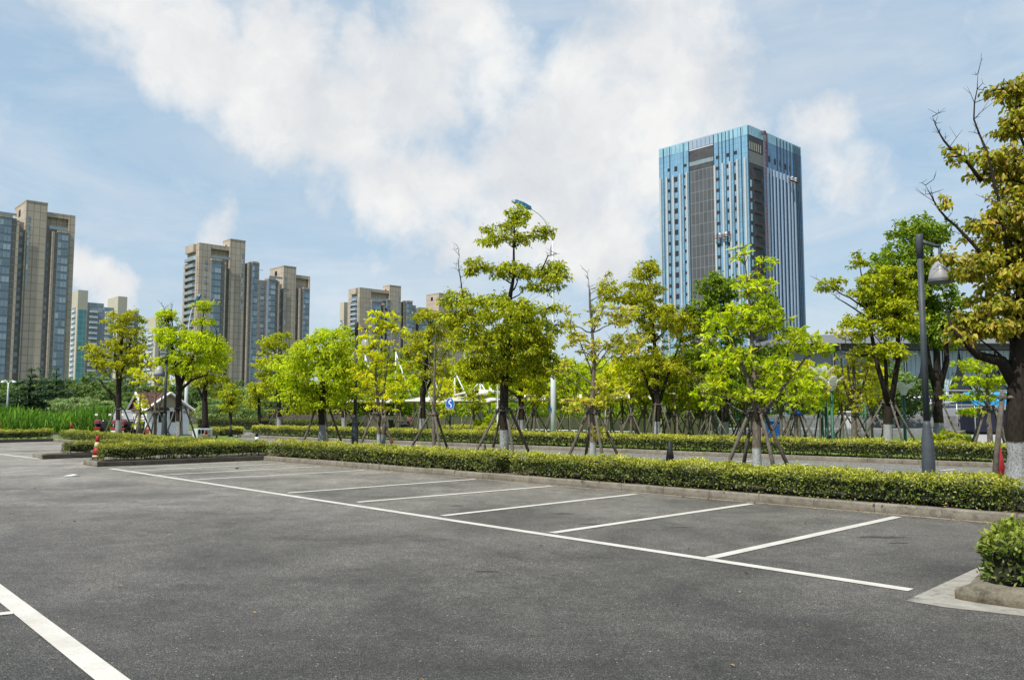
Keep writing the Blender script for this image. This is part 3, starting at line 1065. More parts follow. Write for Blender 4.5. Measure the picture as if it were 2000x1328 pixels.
def dirn(u, v):
    d = ray(u, v)
    return d / np.linalg.norm(d)

# cloud banks: direction and angular size of the billows
CL = [(110, 0, 90, .6), (230, 30, 110, .85), (360, 90, 130, 1), (520, 110, 125, 1.1), (590, 60, 60, .8), (700, 95, 65, .8), (540, 220, 135, 1), (670, 250, 130, 1),
      (800, 190, 120, 1.0), (880, 60, 110, .9), (740, 340, 100, .95), (860, 340, 80, .95), (930, 410, 110, .9), (1050, 400, 120, .9),
      (1080, 300, 130, 1.05), (1010, 250, 60, .7), (1130, 200, 110, 1), (1270, 200, 150, .95), (1380, 160, 120, .9), (1300, 20, 170, .75), (1190, 100, 80, .75),
      (1240, 330, 120, .9), (1190, 440, 90, .9), (1160, 490, 90, .8), (1230, 490, 55, .7), (1010, 480, 60, .7), (965, 150, 95, .85), (975, 310, 95, .85), (1460, 210, 50, .6), (640, 400, 60, .6), (1600, 255, 75, .85), (1660, 345, 80, .8),
      (1730, 385, 60, .7), (170, 520, 50, .95), (220, 555, 50, .9), (425, 465, 48, .62), (850, 515, 24, .5), (60, 132, 35, .45),
      # out of frame, so that the sky also looks right from the side
      (-400, 250, 260, .9), (-800, -100, 300, .8), (2500, 200, 260, .8), (2900, -200, 300, .9), (900, -500, 300, .7)]
wob1 = N(nt, 'ShaderNodeTexNoise', i_Scale=5.5, i_Detail=7, i_Roughness=.62)
L(nt, DIR, wob1.inputs['Vector'])
# warp the direction a little so that the banks get ragged edges
wv = N(nt, 'ShaderNodeVectorMath', operation='SUBTRACT'); wv.inputs[1].default_value = (.5, .5, .5)
L(nt, wob1.outputs['Color'], wv.inputs[0])
wsc = N(nt, 'ShaderNodeVectorMath', operation='SCALE'); wsc.inputs['Scale'].default_value = .13
L(nt, wv.outputs[0], wsc.inputs[0])
wad = N(nt, 'ShaderNodeVectorMath', operation='ADD')
L(nt, DIR, wad.inputs[0]); L(nt, wsc.outputs[0], wad.inputs[1])
wn = N(nt, 'ShaderNodeVectorMath', operation='NORMALIZE'); L(nt, wad.outputs[0], wn.inputs[0])
acc = None
for (u, v, r, w) in CL:
    dd = dirn(u, v)
    ang = r * 1.9 / F * max(.3, (F / math.sqrt(F * F + (u - 1000) ** 2 + (v - 664) ** 2)))
    dp = N(nt, 'ShaderNodeVectorMath', operation='DISTANCE'); dp.inputs[1].default_value = tuple(dd)
    L(nt, wn.outputs[0], dp.inputs[0])
    mr = N(nt, 'ShaderNodeMapRange', interpolation_type='SMOOTHSTEP')
    mr.inputs[1].default_value = ang; mr.inputs[2].default_value = ang * .12
    mr.inputs[3].default_value = 0.0; mr.inputs[4].default_value = w
    L(nt, dp.outputs['Value'], mr.inputs[0])
    if acc is None: acc = mr.outputs[0]
    else:
        a = N(nt, 'ShaderNodeMath', operation='SMOOTH_MAX', i_2=.25)
        L(nt, acc, a.inputs[0]); L(nt, mr.outputs[0], a.inputs[1]); acc = a.outputs[0]
n1 = noise(nt, DIR, 9.0, 9, .60, .35)
n2 = noise(nt, DIR, 26.0, 6, .6, .2)
nn = N(nt, 'ShaderNodeMath', operation='MULTIPLY_ADD', i_1=1.5, i_2=-.77); L(nt, n1, nn.inputs[0])
n3 = N(nt, 'ShaderNodeMath', operation='MULTIPLY_ADD', i_1=.55, i_2=-.27); L(nt, n2, n3.inputs[0])
s1 = N(nt, 'ShaderNodeMath', operation='ADD'); L(nt, acc, s1.inputs[0]); L(nt, nn.outputs[0], s1.inputs[1])
s2 = N(nt, 'ShaderNodeMath', operation='ADD'); L(nt, s1.outputs[0], s2.inputs[0]); L(nt, n3.outputs[0], s2.inputs[1])
cov = N(nt, 'ShaderNodeMapRange', interpolation_type='SMOOTHSTEP')
cov.inputs[1].default_value = .10; cov.inputs[2].default_value = .98
cov.inputs[4].default_value = .96
L(nt, s2.outputs[0], cov.inputs[0])
# high thin veil
mpv = N(nt, 'ShaderNodeMapping'); mpv.inputs['Scale'].default_value = (1.0, 1.0, 3.5); mpv.inputs['Rotation'].default_value = (0, R(20), 0)
L(nt, DIR, mpv.inputs[0])
veil = noise(nt, mpv.outputs[0], 3.2, 7, .62, .5)
vr = N(nt, 'ShaderNodeMapRange'); vr.inputs[1].default_value = .36; vr.inputs[2].default_value = .75; vr.inputs[3].default_value = 0; vr.inputs[4].default_value = .55
L(nt, veil, vr.inputs[0])
mxv = N(nt, 'ShaderNodeMath', operation='MAXIMUM'); L(nt, cov.outputs[0], mxv.inputs[0]); L(nt, vr.outputs[0], mxv.inputs[1])
# cloud light: brighter rims, slightly grey thick bellies
shade = noise(nt, wn.outputs[0], 7.0, 6, .58)
K = 1.0 / .085
ccol = ramp(nt, shade, [(.32, (.72, .745, .775)), (.48, (.84, .845, .85)), (.62, (.95, .945, .925))])
csc = N(nt, 'ShaderNodeVectorMath', operation='SCALE'); csc.inputs['Scale'].default_value = K
L(nt, ccol, csc.inputs[0])
hz = N(nt, 'ShaderNodeMix', data_type='RGBA', blend_type='MIX')
hz.inputs[0].default_value = .80
L(nt, sky.outputs[0], hz.inputs[6])
sepd = N(nt, 'ShaderNodeSeparateXYZ'); L(nt, DIR, sepd.inputs[0])
hcol = ramp(nt, sepd.outputs[2], [(.0, (.60, .75, .86)), (.16, (.46, .665, .86)), (.42, (.46, .64, .83)), (.8, (.26, .44, .68))])
hsc = N(nt, 'ShaderNodeVectorMath', operation='SCALE'); hsc.inputs['Scale'].default_value = K
L(nt, hcol, hsc.inputs[0])
L(nt, hsc.outputs[0], hz.inputs[7])
fin = N(nt, 'ShaderNodeMix', data_type='RGBA', blend_type='MIX')
L(nt, mxv.outputs[0], fin.inputs[0]); L(nt, hz.outputs[2], fin.inputs[6]); L(nt, csc.outputs[0], fin.inputs[7])
L(nt, fin.outputs[2], bg.inputs[0])
bg.inputs[1].default_value = .085
L(nt, bg.outputs[0], wout.inputs[0])
W.cycles.sampling_method = 'MANUAL'
W.cycles.sample_map_resolution = 512

# ------------------------------------------------------------------ ground plan
A_ = np.array((math.cos(R(43.1)), math.sin(R(43.1))))      # along the bays
B_ = np.array((-A_[1], A_[0]))                            # along the rows, to the left and away
K0 = G(190, 912)[:2]; Kc = G(515, 899)[:2]; K1 = G(2160, 1039)[:2]
d1 = (K1 - Kc) / np.linalg.norm(K1 - Kc); n1v = np.array((-d1[1], d1[0]))
BED = 3.2
FK0 = G(468, 854)[:2]; FK1 = G(2150, 922.5)[:2]
dF = (FK1 - FK0) / np.linalg.norm(FK1 - FK0); nF = np.array((-dF[1], dF[0]))
L2s = G(83, 897)[:2]; L2e = L2s + A_ * 6.1
K2a = G(104, 862)[:2]; L3s = G(-150, 868.3)[:2]
dk2 = -B_

mb = MB()
NR = 96
vs = [(0, 0, -.03)]
for rr in (60, 200, 700, 5000):
    for k in range(NR):
        a = 2 * math.pi * k / NR
        vs.append((rr * math.cos(a), rr * math.sin(a), -.03))
fs = [(0, 1 + k, 1 + (k + 1) % NR) for k in range(NR)]
for q in range(3):
    for k in range(NR):
        j = (k + 1) % NR
        fs.append((1 + q * NR + k, 1 + (q + 1) * NR + k, 1 + (q + 1) * NR + j, 1 + q * NR + j))
mb.add(vs, fs)
o = mb.build('ground', M['terrain']); o['kind'] = 'structure'

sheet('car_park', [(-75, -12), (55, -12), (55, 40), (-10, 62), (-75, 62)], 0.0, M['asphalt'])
rb0 = Kc + n1v * (BED + .02) - d1 * 2.0; rb1 = K1 + n1v * (BED + .02) + d1 * 8
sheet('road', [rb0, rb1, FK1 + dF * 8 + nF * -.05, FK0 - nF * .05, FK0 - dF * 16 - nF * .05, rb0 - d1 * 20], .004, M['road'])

bed_left_back = Kc + n1v * BED + B_ * 1.25
slab('planting_bed', [K0 + B_ * .1 + A_ * .1, Kc + B_ * .1, K1 + n1v * .1 + d1 * 8, K1 + n1v * BED + d1 * 8, bed_left_back, K0 + B_ * 1.25 + A_ * .1], -.02, .125, M['soil'])
kerb('kerb', [K0, Kc], seed=11, mat='kerb_dark')
kerb('kerb', [Kc, K1 + d1 * 3], seed=12)
kerb('kerb', [K0 + B_ * 1.32, bed_left_back + B_ * .07, ], seed=13, side=-1)
kerb('kerb', [bed_left_back, K1 + n1v * BED + d1 * 4], seed=14, side=-1)
kerb('kerb', [K0 + B_ * 1.3, K0], seed=15, side=1)
gw = .13
sheet('gutter', [Kc - n1v * gw, K1 - n1v * gw, K1 + n1v * .02, Kc + n1v * .02], .003, M['gutter'])
sheet('gutter', [K0 - B_ * gw, Kc - B_ * gw * .4, Kc + B_ * .02, K0 + B_ * .02], .0035, M['gutter'])
th = np.linspace(0, 2 * math.pi, 14)[:-1]
sheet('gutter', [K0 + A_ * (.1 + .8 * math.cos(t)) - B_ * (.10 + .30 * math.sin(t)) for t in th], .0022, M['gutter'])

# far side of the road
far_in = [FK0 + nF * .07 + dF * .07, FK1 + dF * 10 + nF * .07, FK1 + dF * 10 + nF * 70, FK0 + nF * 75 - dF * 5, FK0 + A_ * 4 + dF * .07]
slab('lawn', far_in, -.02, .12, M['lawn'])
kerb('kerb', [FK0, FK1 + dF * 4], seed=16)
kerb('kerb', [FK0 + A_ * 8, FK0], seed=17)
sheet('gutter', [FK0 - nF * .22, FK1 - nF * .22, FK1 + nF * .02, FK0 + nF * .02], .0075, M['gutter'])

# left planting strip and its end islands
s_, t_ = np.linalg.solve(np.array(((A_[0], -dk2[0]), (A_[1], -dk2[1]))), K2a - L2s)
X2 = K2a + dk2 * t_
slab('planting_bed', [L2s + A_ * .1 + B_ * .07, L2e + B_ * .07 - A_ * .07, L2e + B_ * 1.3 - A_ * .07, L2s + B_ * 1.3 + A_ * .1], -.02, .128, M['soil'])
slab('planting_bed', [L3s + B_ * .07, K2a + B_ * .07 + A_ * .07, X2 + A_ * .07, L2e + B_ * .4, L2e + B_ * .4 + A_ * 2.5, K2a + A_ * 9.0, L3s + B_ * 6 + A_ * 3], -.02, .12, M['lawn'])
kerb('kerb', [L2s, L2e], seed=21, mat='kerb_dark')
kerb('kerb', [K2a, X2], seed=22)
kerb('kerb', [L3s, K2a], seed=23, mat='kerb_dark')
kerb('kerb', [L2s + B_ * 1.3, L2s], seed=24)
kerb('kerb', [L2e, L2e + B_ * 1.2 + A_ * .1], seed=25)
sheet('gutter', [L2s + A_ * (.3 + .9 * math.cos(t)) - B_ * (.12 + .32 * math.sin(t)) for t in th], .0025, M['gutter'])

# near island at the right edge
NI = G(1862, 1171)[:2]; NIr = G(2000, 1190)[:2]
dN = (NIr - NI) / np.linalg.norm(NIr - NI); nN = np.array((-dN[1], dN[0]))
NIb = G(1929, 1108)[:2]
sheet('pavement', [G(1769, 1173)[:2], G(1848, 1186)[:2], G(2000, 1203)[:2] , G(2400, 1250)[:2], G(2400, 1215)[:2], NIr + nN * .2, G(1900, 1160)[:2], G(1936, 1110)[:2], G(1921, 1103)[:2]], .003, M['apron'])
slab('planting_bed', [NI + nN * .1 + dN * .15, NIr + dN * 3 + nN * .1, NIr + dN * 3 + nN * 2.2, NIb + nN * .3, NIb + dN * .1], -.02, .075, M['soil'])
def rough_kerb():
    rs = np.random.RandomState(5)
    n = 44
    vs = []; fs = []
    ln = 3.2
    prof = [(0, 0), (.0, .05), (.02, .115), (.06, .145), (.14, .15), (.21, .14), (.245, .11), (.25, 0)]
    for i in range(n):
        x = ln * i / (n - 1)
        sc = min(1, .55 + .45 * x / .12) if x < .12 else 1
        for k, (o, z) in enumerate(prof):
            nz = .5 * math.sin(x * 9 + k) + .3 * math.sin(x * 23 + k * 2) + .2 * math.sin(x * 51 + k * 5)
            zz = z * sc + (rs.normal() * .006 + nz * .006 if z > 0 else 0)
            oo = o * sc + (.25 * (1 - sc) / 2) + rs.normal() * .004 + nz * .006
            p = NI + dN * (x + rs.normal() * .004) + nN * oo
            vs.append((p[0], p[1], zz))
    m = len(prof)
    for i in range(n - 1):
        for k in range(m - 1):
            fs.append((i * m + k, i * m + k + 1, (i + 1) * m + k + 1, (i + 1) * m + k))
    fs += [tuple(range(m)), tuple((n - 1) * m + k for k in range(m - 1, -1, -1))]
    fs = [tuple(reversed(f)) for f in fs]
    o = MB().add(vs, fs).build('kerb', M['kerb_rough']); o['kind'] = 'structure'
M['kerb_rough'] = concrete_mat('weathered_kerb', (.20, .18, .14), (.075, .065, .05))
rough_kerb()
kerb('kerb', [NIb + nN * .05, NI + nN * .22 + dN * .0], seed=29, h=.05, w=.12)

# painted lines
line('painted_line', G(1779, 1152.5), G(215, 915), .145)
for a, b in (((1386, 1090), (1753, 1009.5)), ((1078, 1041), (1468, 984)), ((864, 1007.5), (1243, 965)), ((698, 981), (1078, 949.5)), ((562, 963), (928, 936)),
             ((378, 937.2), (711, 918.4)), ((309, 928.2), (627, 911)), ((252, 920.5), (556, 905.3)), ((225, 914.5), (480, 901.5))):
    line('painted_line', G(*a), G(*b), .14, .0075)
line('painted_line', G(-40, 1127), G(232, 1338), .165)
line('painted_line', G(-60, 1206), G(26, 1197), .11, .0075)
line('painted_line', G(-60, 880), G(82, 896.5), .15)
for v0, v1, u1 in ((889.5, 882.5, 118), (881.2, 876.2, 124), (875.2, 871.4, 120), (870.6, 868.0, 112), (867.2, 865.5, 100)):
    line('painted_line', G(-80, v0 + 2), G(u1, v1), .13, .0075)
for a, b, w in (((1838, 919), (1866, 917), .16), ((1395, 905.5), (1478, 899.5), .16), ((1000, 889), (1070, 886), .16), ((1905, 931), (1975, 930), .14), ((1660, 916), (1700, 914.5), .16),
                ((446, 861.5), (560, 867.5), .12), ((560, 867.5), (700, 874), .12), ((1545, 909), (1580, 907), .16)):
    line('painted_line', G(*a), G(*b), w, .0105)

# ------------------------------------------------------------------ hedges
def off1(u, o): return along(u, Kc, K1, o)
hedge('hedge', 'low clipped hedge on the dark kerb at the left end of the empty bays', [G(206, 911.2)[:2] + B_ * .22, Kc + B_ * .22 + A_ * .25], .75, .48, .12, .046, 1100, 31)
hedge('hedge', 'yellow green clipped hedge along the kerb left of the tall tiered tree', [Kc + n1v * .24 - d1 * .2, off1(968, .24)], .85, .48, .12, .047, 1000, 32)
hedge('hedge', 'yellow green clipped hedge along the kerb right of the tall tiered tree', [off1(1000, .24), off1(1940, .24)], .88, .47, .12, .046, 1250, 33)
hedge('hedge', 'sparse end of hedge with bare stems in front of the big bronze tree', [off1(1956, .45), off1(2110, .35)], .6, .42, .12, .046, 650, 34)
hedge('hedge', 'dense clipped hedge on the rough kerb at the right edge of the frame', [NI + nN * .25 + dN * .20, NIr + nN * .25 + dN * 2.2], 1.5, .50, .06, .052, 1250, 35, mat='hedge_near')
hedge('hedge', 'low clipped hedge on the dark kerb behind the red and cream cone', [L2s + B_ * .22 + A_ * .85, L2e + B_ * .22], .8, .40, .12, .05, 800, 36)
hedge('hedge', 'low clipped hedge behind the far left parking bays, in front of the scooters', [K2a + A_ * .25, X2 + A_ * .25 + dk2 * 2.0], .8, .40, .12, .055, 600, 37)
hedge('hedge', 'low clipped hedge on the dark kerb at the far left edge', [L3s + B_ * .2, K2a + B_ * .2], .95, .46, .12, .055, 560, 38)
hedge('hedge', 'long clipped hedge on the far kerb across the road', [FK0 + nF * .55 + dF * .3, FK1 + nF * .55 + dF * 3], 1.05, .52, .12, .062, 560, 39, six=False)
FH0 = along(330, FK0, FK1, 7.5); FH1 = along(660, FK0, FK1, 7.5)
hedge('hedge', 'dark hedge at the back behind the black cone', [along(385, FK0, FK1, 9.5), along(680, FK0, FK1, 8.5)], 1.2, .75, .05, .085, 300, 40, mat='hedge_dark', six=False, gaps=False)
hedge('hedge', 'short low hedge behind the pale louvred cabinet', [G(372, 857)[:2] + A_ * 1.6, G(426, 855)[:2] + A_ * 1.6], .9, .55, .02, .07, 380, 41, six=False)
hedge('hedge', 'second low hedge row just behind the far kerb hedge, below the blue round sign', [along(855, FK0, FK1, 4.6), along(1000, FK0, FK1, 4.6)], 1.0, .62, .12, .07, 380, 42, six=False)
kerb('kerb', [G(360, 861)[:2], G(434, 855)[:2]], seed=43)

# small dark stains and patches in the bays
rsP = np.random.RandomState(44)
for (u, v, w, d) in ((1719, 1049, .34, .10), (1330, 1030, .22, .06), (1100, 1003, .2, .07), (892, 988, .18, .06), (1755, 1060, .16, .05), (1165, 1024, .25, .06), (705, 955, .22, .06), (950, 1116, .14, .05)):
    c = G(u, v)[:2]
    poly = [c + np.array((math.cos(t) * w * rsP.uniform(.6, 1.2), math.sin(t) * d * rsP.uniform(.5, 1.3))) for t in np.linspace(0, 2 * math.pi, 15)[:-1]]
    sheet('asphalt_stain', poly, .0018, M['patch'])

# ------------------------------------------------------------------ trees
def Y1(u, o): return float(off1(u, o)[1])
YM = Y1(985, 1.3)
px_tree('broadleaf_tree', 'tall tree with separate tiers of foliage and a whitewashed trunk in the hedge gap', 985, YM,
        [(1008, 423, 36, 22, 7, .25), (1003, 452, 70, 26, 12, .27), (955, 474, 28, 12, 4, .22), (1068, 455, 22, 18, 4, .24),
         (925, 525, 32, 20, 7, .30), (1000, 533, 80, 18, 10, .30), (1082, 540, 34, 34, 9, .30), (1050, 565, 50, 16, 4, .27),
         (985, 628, 122, 62, 44, .42), (985, 682, 116, 52, 30, .42), (930, 728, 52, 34, 9, .36), (1060, 705, 46, 44, 10, .37), (895, 610, 38, 50, 9, .37), (990, 735, 60, 26, 8, .36)],
        [(985, 917), (985, 690), (993, 600), (1003, 540), (1005, 428)], (.115, .105, .062, .04, .012), 'leaf_green', 'bark_white', 705, 101,
        per=165, leaf_l=.112, leaf_w=.052, hang=.8, depth=.95, flat=.78,
        bare=[[(925, 640), (905, 580), (897, 530), (896, 487)], [(1050, 545), (1070, 500), (1088, 493)]],
        stems=[([(985, 715), (960, 690), (940, 660), (920, 630)], (.07, .06, .045, .03)), ([(990, 700), (1015, 675), (1040, 660), (1060, 640)], (.06, .05, .04, .03))])
support((*off1(985, 1.3), .12), 'crossed wooden stakes around the tall tiered tree in the hedge gap', 1.5, .95, 4, .35, .038)

YR = Y1(1985, 1.95)
px_tree('broadleaf_tree', 'big bronze leaved tree with a thick whitewashed trunk at the right edge', 1985, YR,
        [(2025, 225, 90, 75, 16, .30), (2005, 330, 100, 70, 20, .33), (2000, 430, 118, 70, 24, .34), (1975, 525, 128, 62, 24, .34), (1968, 620, 112, 58, 22, .34), (1880, 645, 46, 34, 9, .32),
         (2080, 420, 70, 190, 26, .36), (2070, 640, 70, 60, 10, .34), (1962, 185, 30, 34, 5, .22), (2000, 165, 40, 30, 5, .25), (1848, 505, 30, 24, 5, .24), (1865, 300, 26, 30, 3, .16), (1850, 395, 20, 20, 2, .14)],
        [(1988, 990), (1985, 790), (1993, 640), (2010, 480), (2015, 250)], (.185, .17, .125, .08, .03), 'leaf_bronze', 'bark_white', 735, 102,
        per=150, leaf_l=.122, leaf_w=.072, hang=.85, depth=.8,
        bare=[[(1990, 600), (1950, 440), (1925, 330), (1908, 230), (1902, 150)], [(1925, 350), (1885, 310), (1850, 270), (1830, 222)], [(1930, 520), (1885, 455), (1845, 405), (1815, 358)]],
        stems=[([(1988, 760), (1955, 705), (1915, 693), (1878, 668), (1855, 640), (1850, 600)], (.12, .10, .075, .05, .03, .012)), ([(1988, 720), (2030, 650), (2070, 560)], (.12, .09, .05))])
support((*off1(1985, 1.95), .12), 'weathered wooden stakes leaning on the big bronze tree at the right edge', 1.75, .55, 3, 3.3, .045, tr=.2)

Y6 = Y1(630, 1.6)
px_tree('broadleaf_tree', 'dense round lime green tree with a dark trunk behind the hedge', 630, Y6,
        [(625, 738, 98, 72, 40, .50), (640, 690, 74, 55, 24, .48), (592, 775, 58, 36, 12, .42), (675, 770, 46, 40, 10, .42), (560, 740, 30, 36, 6, .4)],
        [(630, 882), (629, 775), (632, 690)], (.14, .13, .06), 'leaf_limeb', 'bark_white', 790, 103, per=165, leaf_l=.135, leaf_w=.060, hang=.7, flat=.7)
support((*off1(630, 1.6), .12), 'dark wooden stakes around the dense round lime green tree', 1.6, .78, 4, .5, .036, tr=.16)

Y7 = Y1(738, 1.8)
px_tree('young_tree', 'young yellow leaved tree with several thin stems right of the grey lamp post', 738, Y7,
        [(735, 622, 24, 18, 4, .24), (768, 640, 30, 34, 6, .28), (722, 665, 30, 36, 6, .28), (755, 690, 50, 36, 9, .3), (725, 735, 52, 36, 8, .3), (770, 745, 36, 40, 6, .3), (700, 690, 22, 28, 3, .24),
         (740, 790, 50, 24, 5, .26)],
        [(741, 884), (739, 810), (734, 735), (733, 622)], (.065, .055, .032, .01), 'leaf_yellow', 'bark_grey_white', 815, 104, per=62, leaf_l=.15, leaf_w=.066, hang=.15, tuft=3, twigs=5,
        stems=[([(741, 830), (752, 745), (764, 650)], (.045, .03, .01)), ([(748, 872), (752, 820), (750, 800)], (.075, .07, .03))])
support((*off1(738, 1.8), .12), 'dark wooden stakes around the young yellow tree next to the grey lamp post', 1.4, .82, 3, -.4, .036, tr=.09)

Y8 = Y1(847, 1.8)
px_tree('young_tree', 'nearly bare young tree with a pale forked trunk left of the tall tiered tree', 847, Y8,
        [(812, 700, 18, 14, 2, .2), (868, 800, 18, 20, 3, .2), (843, 680, 20, 14, 2, .2), (880, 760, 12, 20, 2, .18)],
        [(848, 890), (847, 800), (849, 720), (851, 630)], (.062, .05, .03, .008), 'leaf_yellow', 'bark_grey', 800, 105, per=26, leaf_l=.13, leaf_w=.055, hang=.2, tuft=3, twigs=4,
        bare=[[(849, 800), (830, 745), (812, 730)], [(849, 790), (868, 730), (872, 690), (869, 655)], [(850, 720), (862, 695), (853, 670)], [(848, 760), (838, 720), (836, 690)]])
support((*off1(847, 1.8), .12), 'wooden stakes around the nearly bare young tree', 1.38, .9, 3, .9, .036, tr=.07)

Y9 = Y1(1158, 1.9)
px_tree('young_tree', 'sparse peach and yellow young tree with a whitened crooked trunk', 1158, Y9,
        [(1108, 625, 16, 30, 4, .17), (1128, 665, 34, 30, 5, .22), (1165, 610, 30, 45, 6, .22), (1215, 620, 36, 40, 7, .24), (1235, 670, 36, 36, 6, .24), (1178, 690, 50, 36, 8, .25), (1100, 715, 26, 26, 3, .22),
         (1125, 795, 42, 26, 6, .24), (1185, 770, 50, 36, 8, .25), (1180, 555, 18, 28, 3, .18), (1165, 840, 30, 24, 3, .2)],
        [(1158, 915), (1157, 800), (1161, 700), (1152, 600), (1150, 555)], (.085, .062, .045, .022, .01), 'leaf_peach', 'bark_grey_white', 810, 106, per=46, leaf_l=.12, leaf_w=.055, hang=.15, tuft=3, twigs=6,
        bare=[[(1155, 620), (1152, 575), (1146, 535)], [(1160, 720), (1200, 670), (1228, 640)], [(1159, 740), (1130, 660), (1108, 620)], [(1160, 780), (1110, 740), (1095, 728)]])
support((*off1(1158, 1.9), .12), 'wooden stakes around the sparse peach coloured young tree', 1.45, .82, 4, .25, .036, tr=.09)

YA = Y1(1478, 2.1)
px_tree('young_tree', 'fresh yellow green young tree with a grey trunk in front of the glass tower', 1478, YA,
        [(1450, 495, 20, 18, 3, .20), (1495, 515, 24, 16, 3, .20), (1468, 560, 50, 30, 9, .24), (1445, 625, 55, 36, 10, .26), (1500, 620, 50, 40, 9, .26), (1395, 640, 34, 36, 6, .24), (1555, 665, 56, 36, 10, .26),
         (1610, 685, 32, 20, 5, .22), (1430, 705, 60, 36, 10, .27), (1510, 720, 60, 40, 10, .27), (1392, 755, 30, 24, 5, .22), (1470, 770, 60, 26, 7, .25), (1545, 735, 30, 24, 4, .22)],
        [(1480, 935), (1477, 812), (1473, 720), (1465, 600), (1452, 490)], (.10, .085, .052, .03, .008), 'leaf_fresh', 'bark_grey_white', 815, 107, per=37, leaf_l=.165, leaf_w=.068, hang=.05, tuft=3, twigs=6,
        bare=[[(1470, 790), (1420, 775), (1370, 765), (1350, 735)]],
        stems=[([(1477, 820), (1458, 740), (1430, 660), (1405, 610)], (.055, .04, .025, .01)), ([(1478, 820), (1520, 765), (1570, 700), (1612, 680)], (.05, .035, .02, .008))])
support((*off1(1478, 2.1), .12), 'two pairs of heavy wooden stakes around the fresh yellow green young tree', 1.5, .9, 4, .15, .04, tr=.11)

# left planting strip
px_tree('broadleaf_tree', 'olive green tree with a white painted trunk base beside the scooters', 231, 38.6,
        [(245, 632, 38, 34, 14, .42), (212, 682, 58, 28, 14, .42), (266, 672, 28, 46, 12, .42), (232, 716, 64, 30, 16, .44), (186, 702, 22, 24, 4, .36), (222, 622, 20, 18, 3, .3)],
        [(231, 870), (232, 745), (236, 690), (241, 630)], (.135, .12, .08, .03), 'leaf_olive', 'bark_white', 745, 111, per=120, leaf_l=.15, leaf_w=.07, hang=.4,
        bare=[[(215, 700), (185, 690), (170, 675)], [(255, 700), (280, 685), (296, 672)], [(232, 650), (215, 640), (205, 628)]],
        stems=[([(231, 800), (222, 775), (205, 755), (195, 740)], (.075, .06, .045, .03)), ([(234, 740), (252, 690), (258, 640)], (.07, .05, .02)), ([(233, 760), (222, 700), (224, 630)], (.07, .05, .02))])
px_tree('broadleaf_tree', 'bright lime green tree with a white trunk base in front of the guard booth', 350, 34.6,
        [(326, 618, 24, 18, 6, .34), (402, 598, 26, 14, 6, .30), (398, 628, 28, 12, 5, .3), (338, 662, 38, 36, 14, .42), (394, 672, 46, 32, 16, .42), (350, 712, 52, 28, 16, .42), (420, 692, 26, 40, 10, .42), (312, 640, 12, 30, 3, .3)],
        [(350, 872), (350, 750), (337, 690), (328, 618)], (.14, .125, .075, .02), 'leaf_lime', 'bark_white', 745, 112, per=135, leaf_l=.14, leaf_w=.068, hang=.4,
        bare=[[(330, 640), (322, 612), (318, 598)], [(332, 640), (338, 618), (336, 604)], [(420, 690), (424, 650), (422, 640)]],
        stems=[([(350, 755), (372, 710), (390, 670), (399, 600)], (.08, .06, .04, .015)), ([(350, 765), (375, 742), (405, 732)], (.07, .05, .03))])
px_tree('young_tree', 'young bright yellow tree with thin stems in front of the guard booth', 302, 36.5,
        [(300, 708, 26, 22, 7, .30), (288, 738, 46, 24, 10, .30), (322, 748, 24, 20, 4, .28)],
        [(302, 868), (303, 820), (304, 760), (306, 700)], (.085, .07, .035, .01), 'leaf_yellow', 'bark_grey', 825, 113, per=44, leaf_l=.15, leaf_w=.07, hang=.15, tuft=3, twigs=5,
        stems=[([(302, 825), (290, 780), (282, 740)], (.045, .03, .01)), ([(302, 825), (316, 780), (324, 750)], (.045, .03, .01))])
px_tree('young_tree', 'stunted tree with leaves along its trunk left of the guard booth', 271, 37.2,
        [(274, 795, 16, 26, 6, .28), (272, 825, 16, 14, 3, .24)],
        [(271, 868), (272, 810), (274, 770)], (.085, .07, .02), 'leaf_yellow', 'bark_grey', 825, 114, per=40, leaf_l=.14, leaf_w=.065, hang=.2, tuft=3, twigs=5)
support((*P(231, 870, 38.6)[:2], .12), 'dark stakes around the olive green tree beside the scooters', 1.5, .75, 4, .6, .035, tr=.14)
support((*P(350, 870, 34.6)[:2], .12), 'dark stakes around the bright lime tree before the guard booth', 1.55, .72, 4, .5, .035, tr=.15)
support((*P(302, 870, 36.5)[:2], .12), 'dark stakes around the young bright yellow tree before the guard booth', 1.35, .85, 3, .1, .035, tr=.09)
support((*P(271, 870, 37.2)[:2], .12), 'dark stakes around the stunted tree left of the guard booth', 1.35, .7, 3, .7, .035, tr=.09)

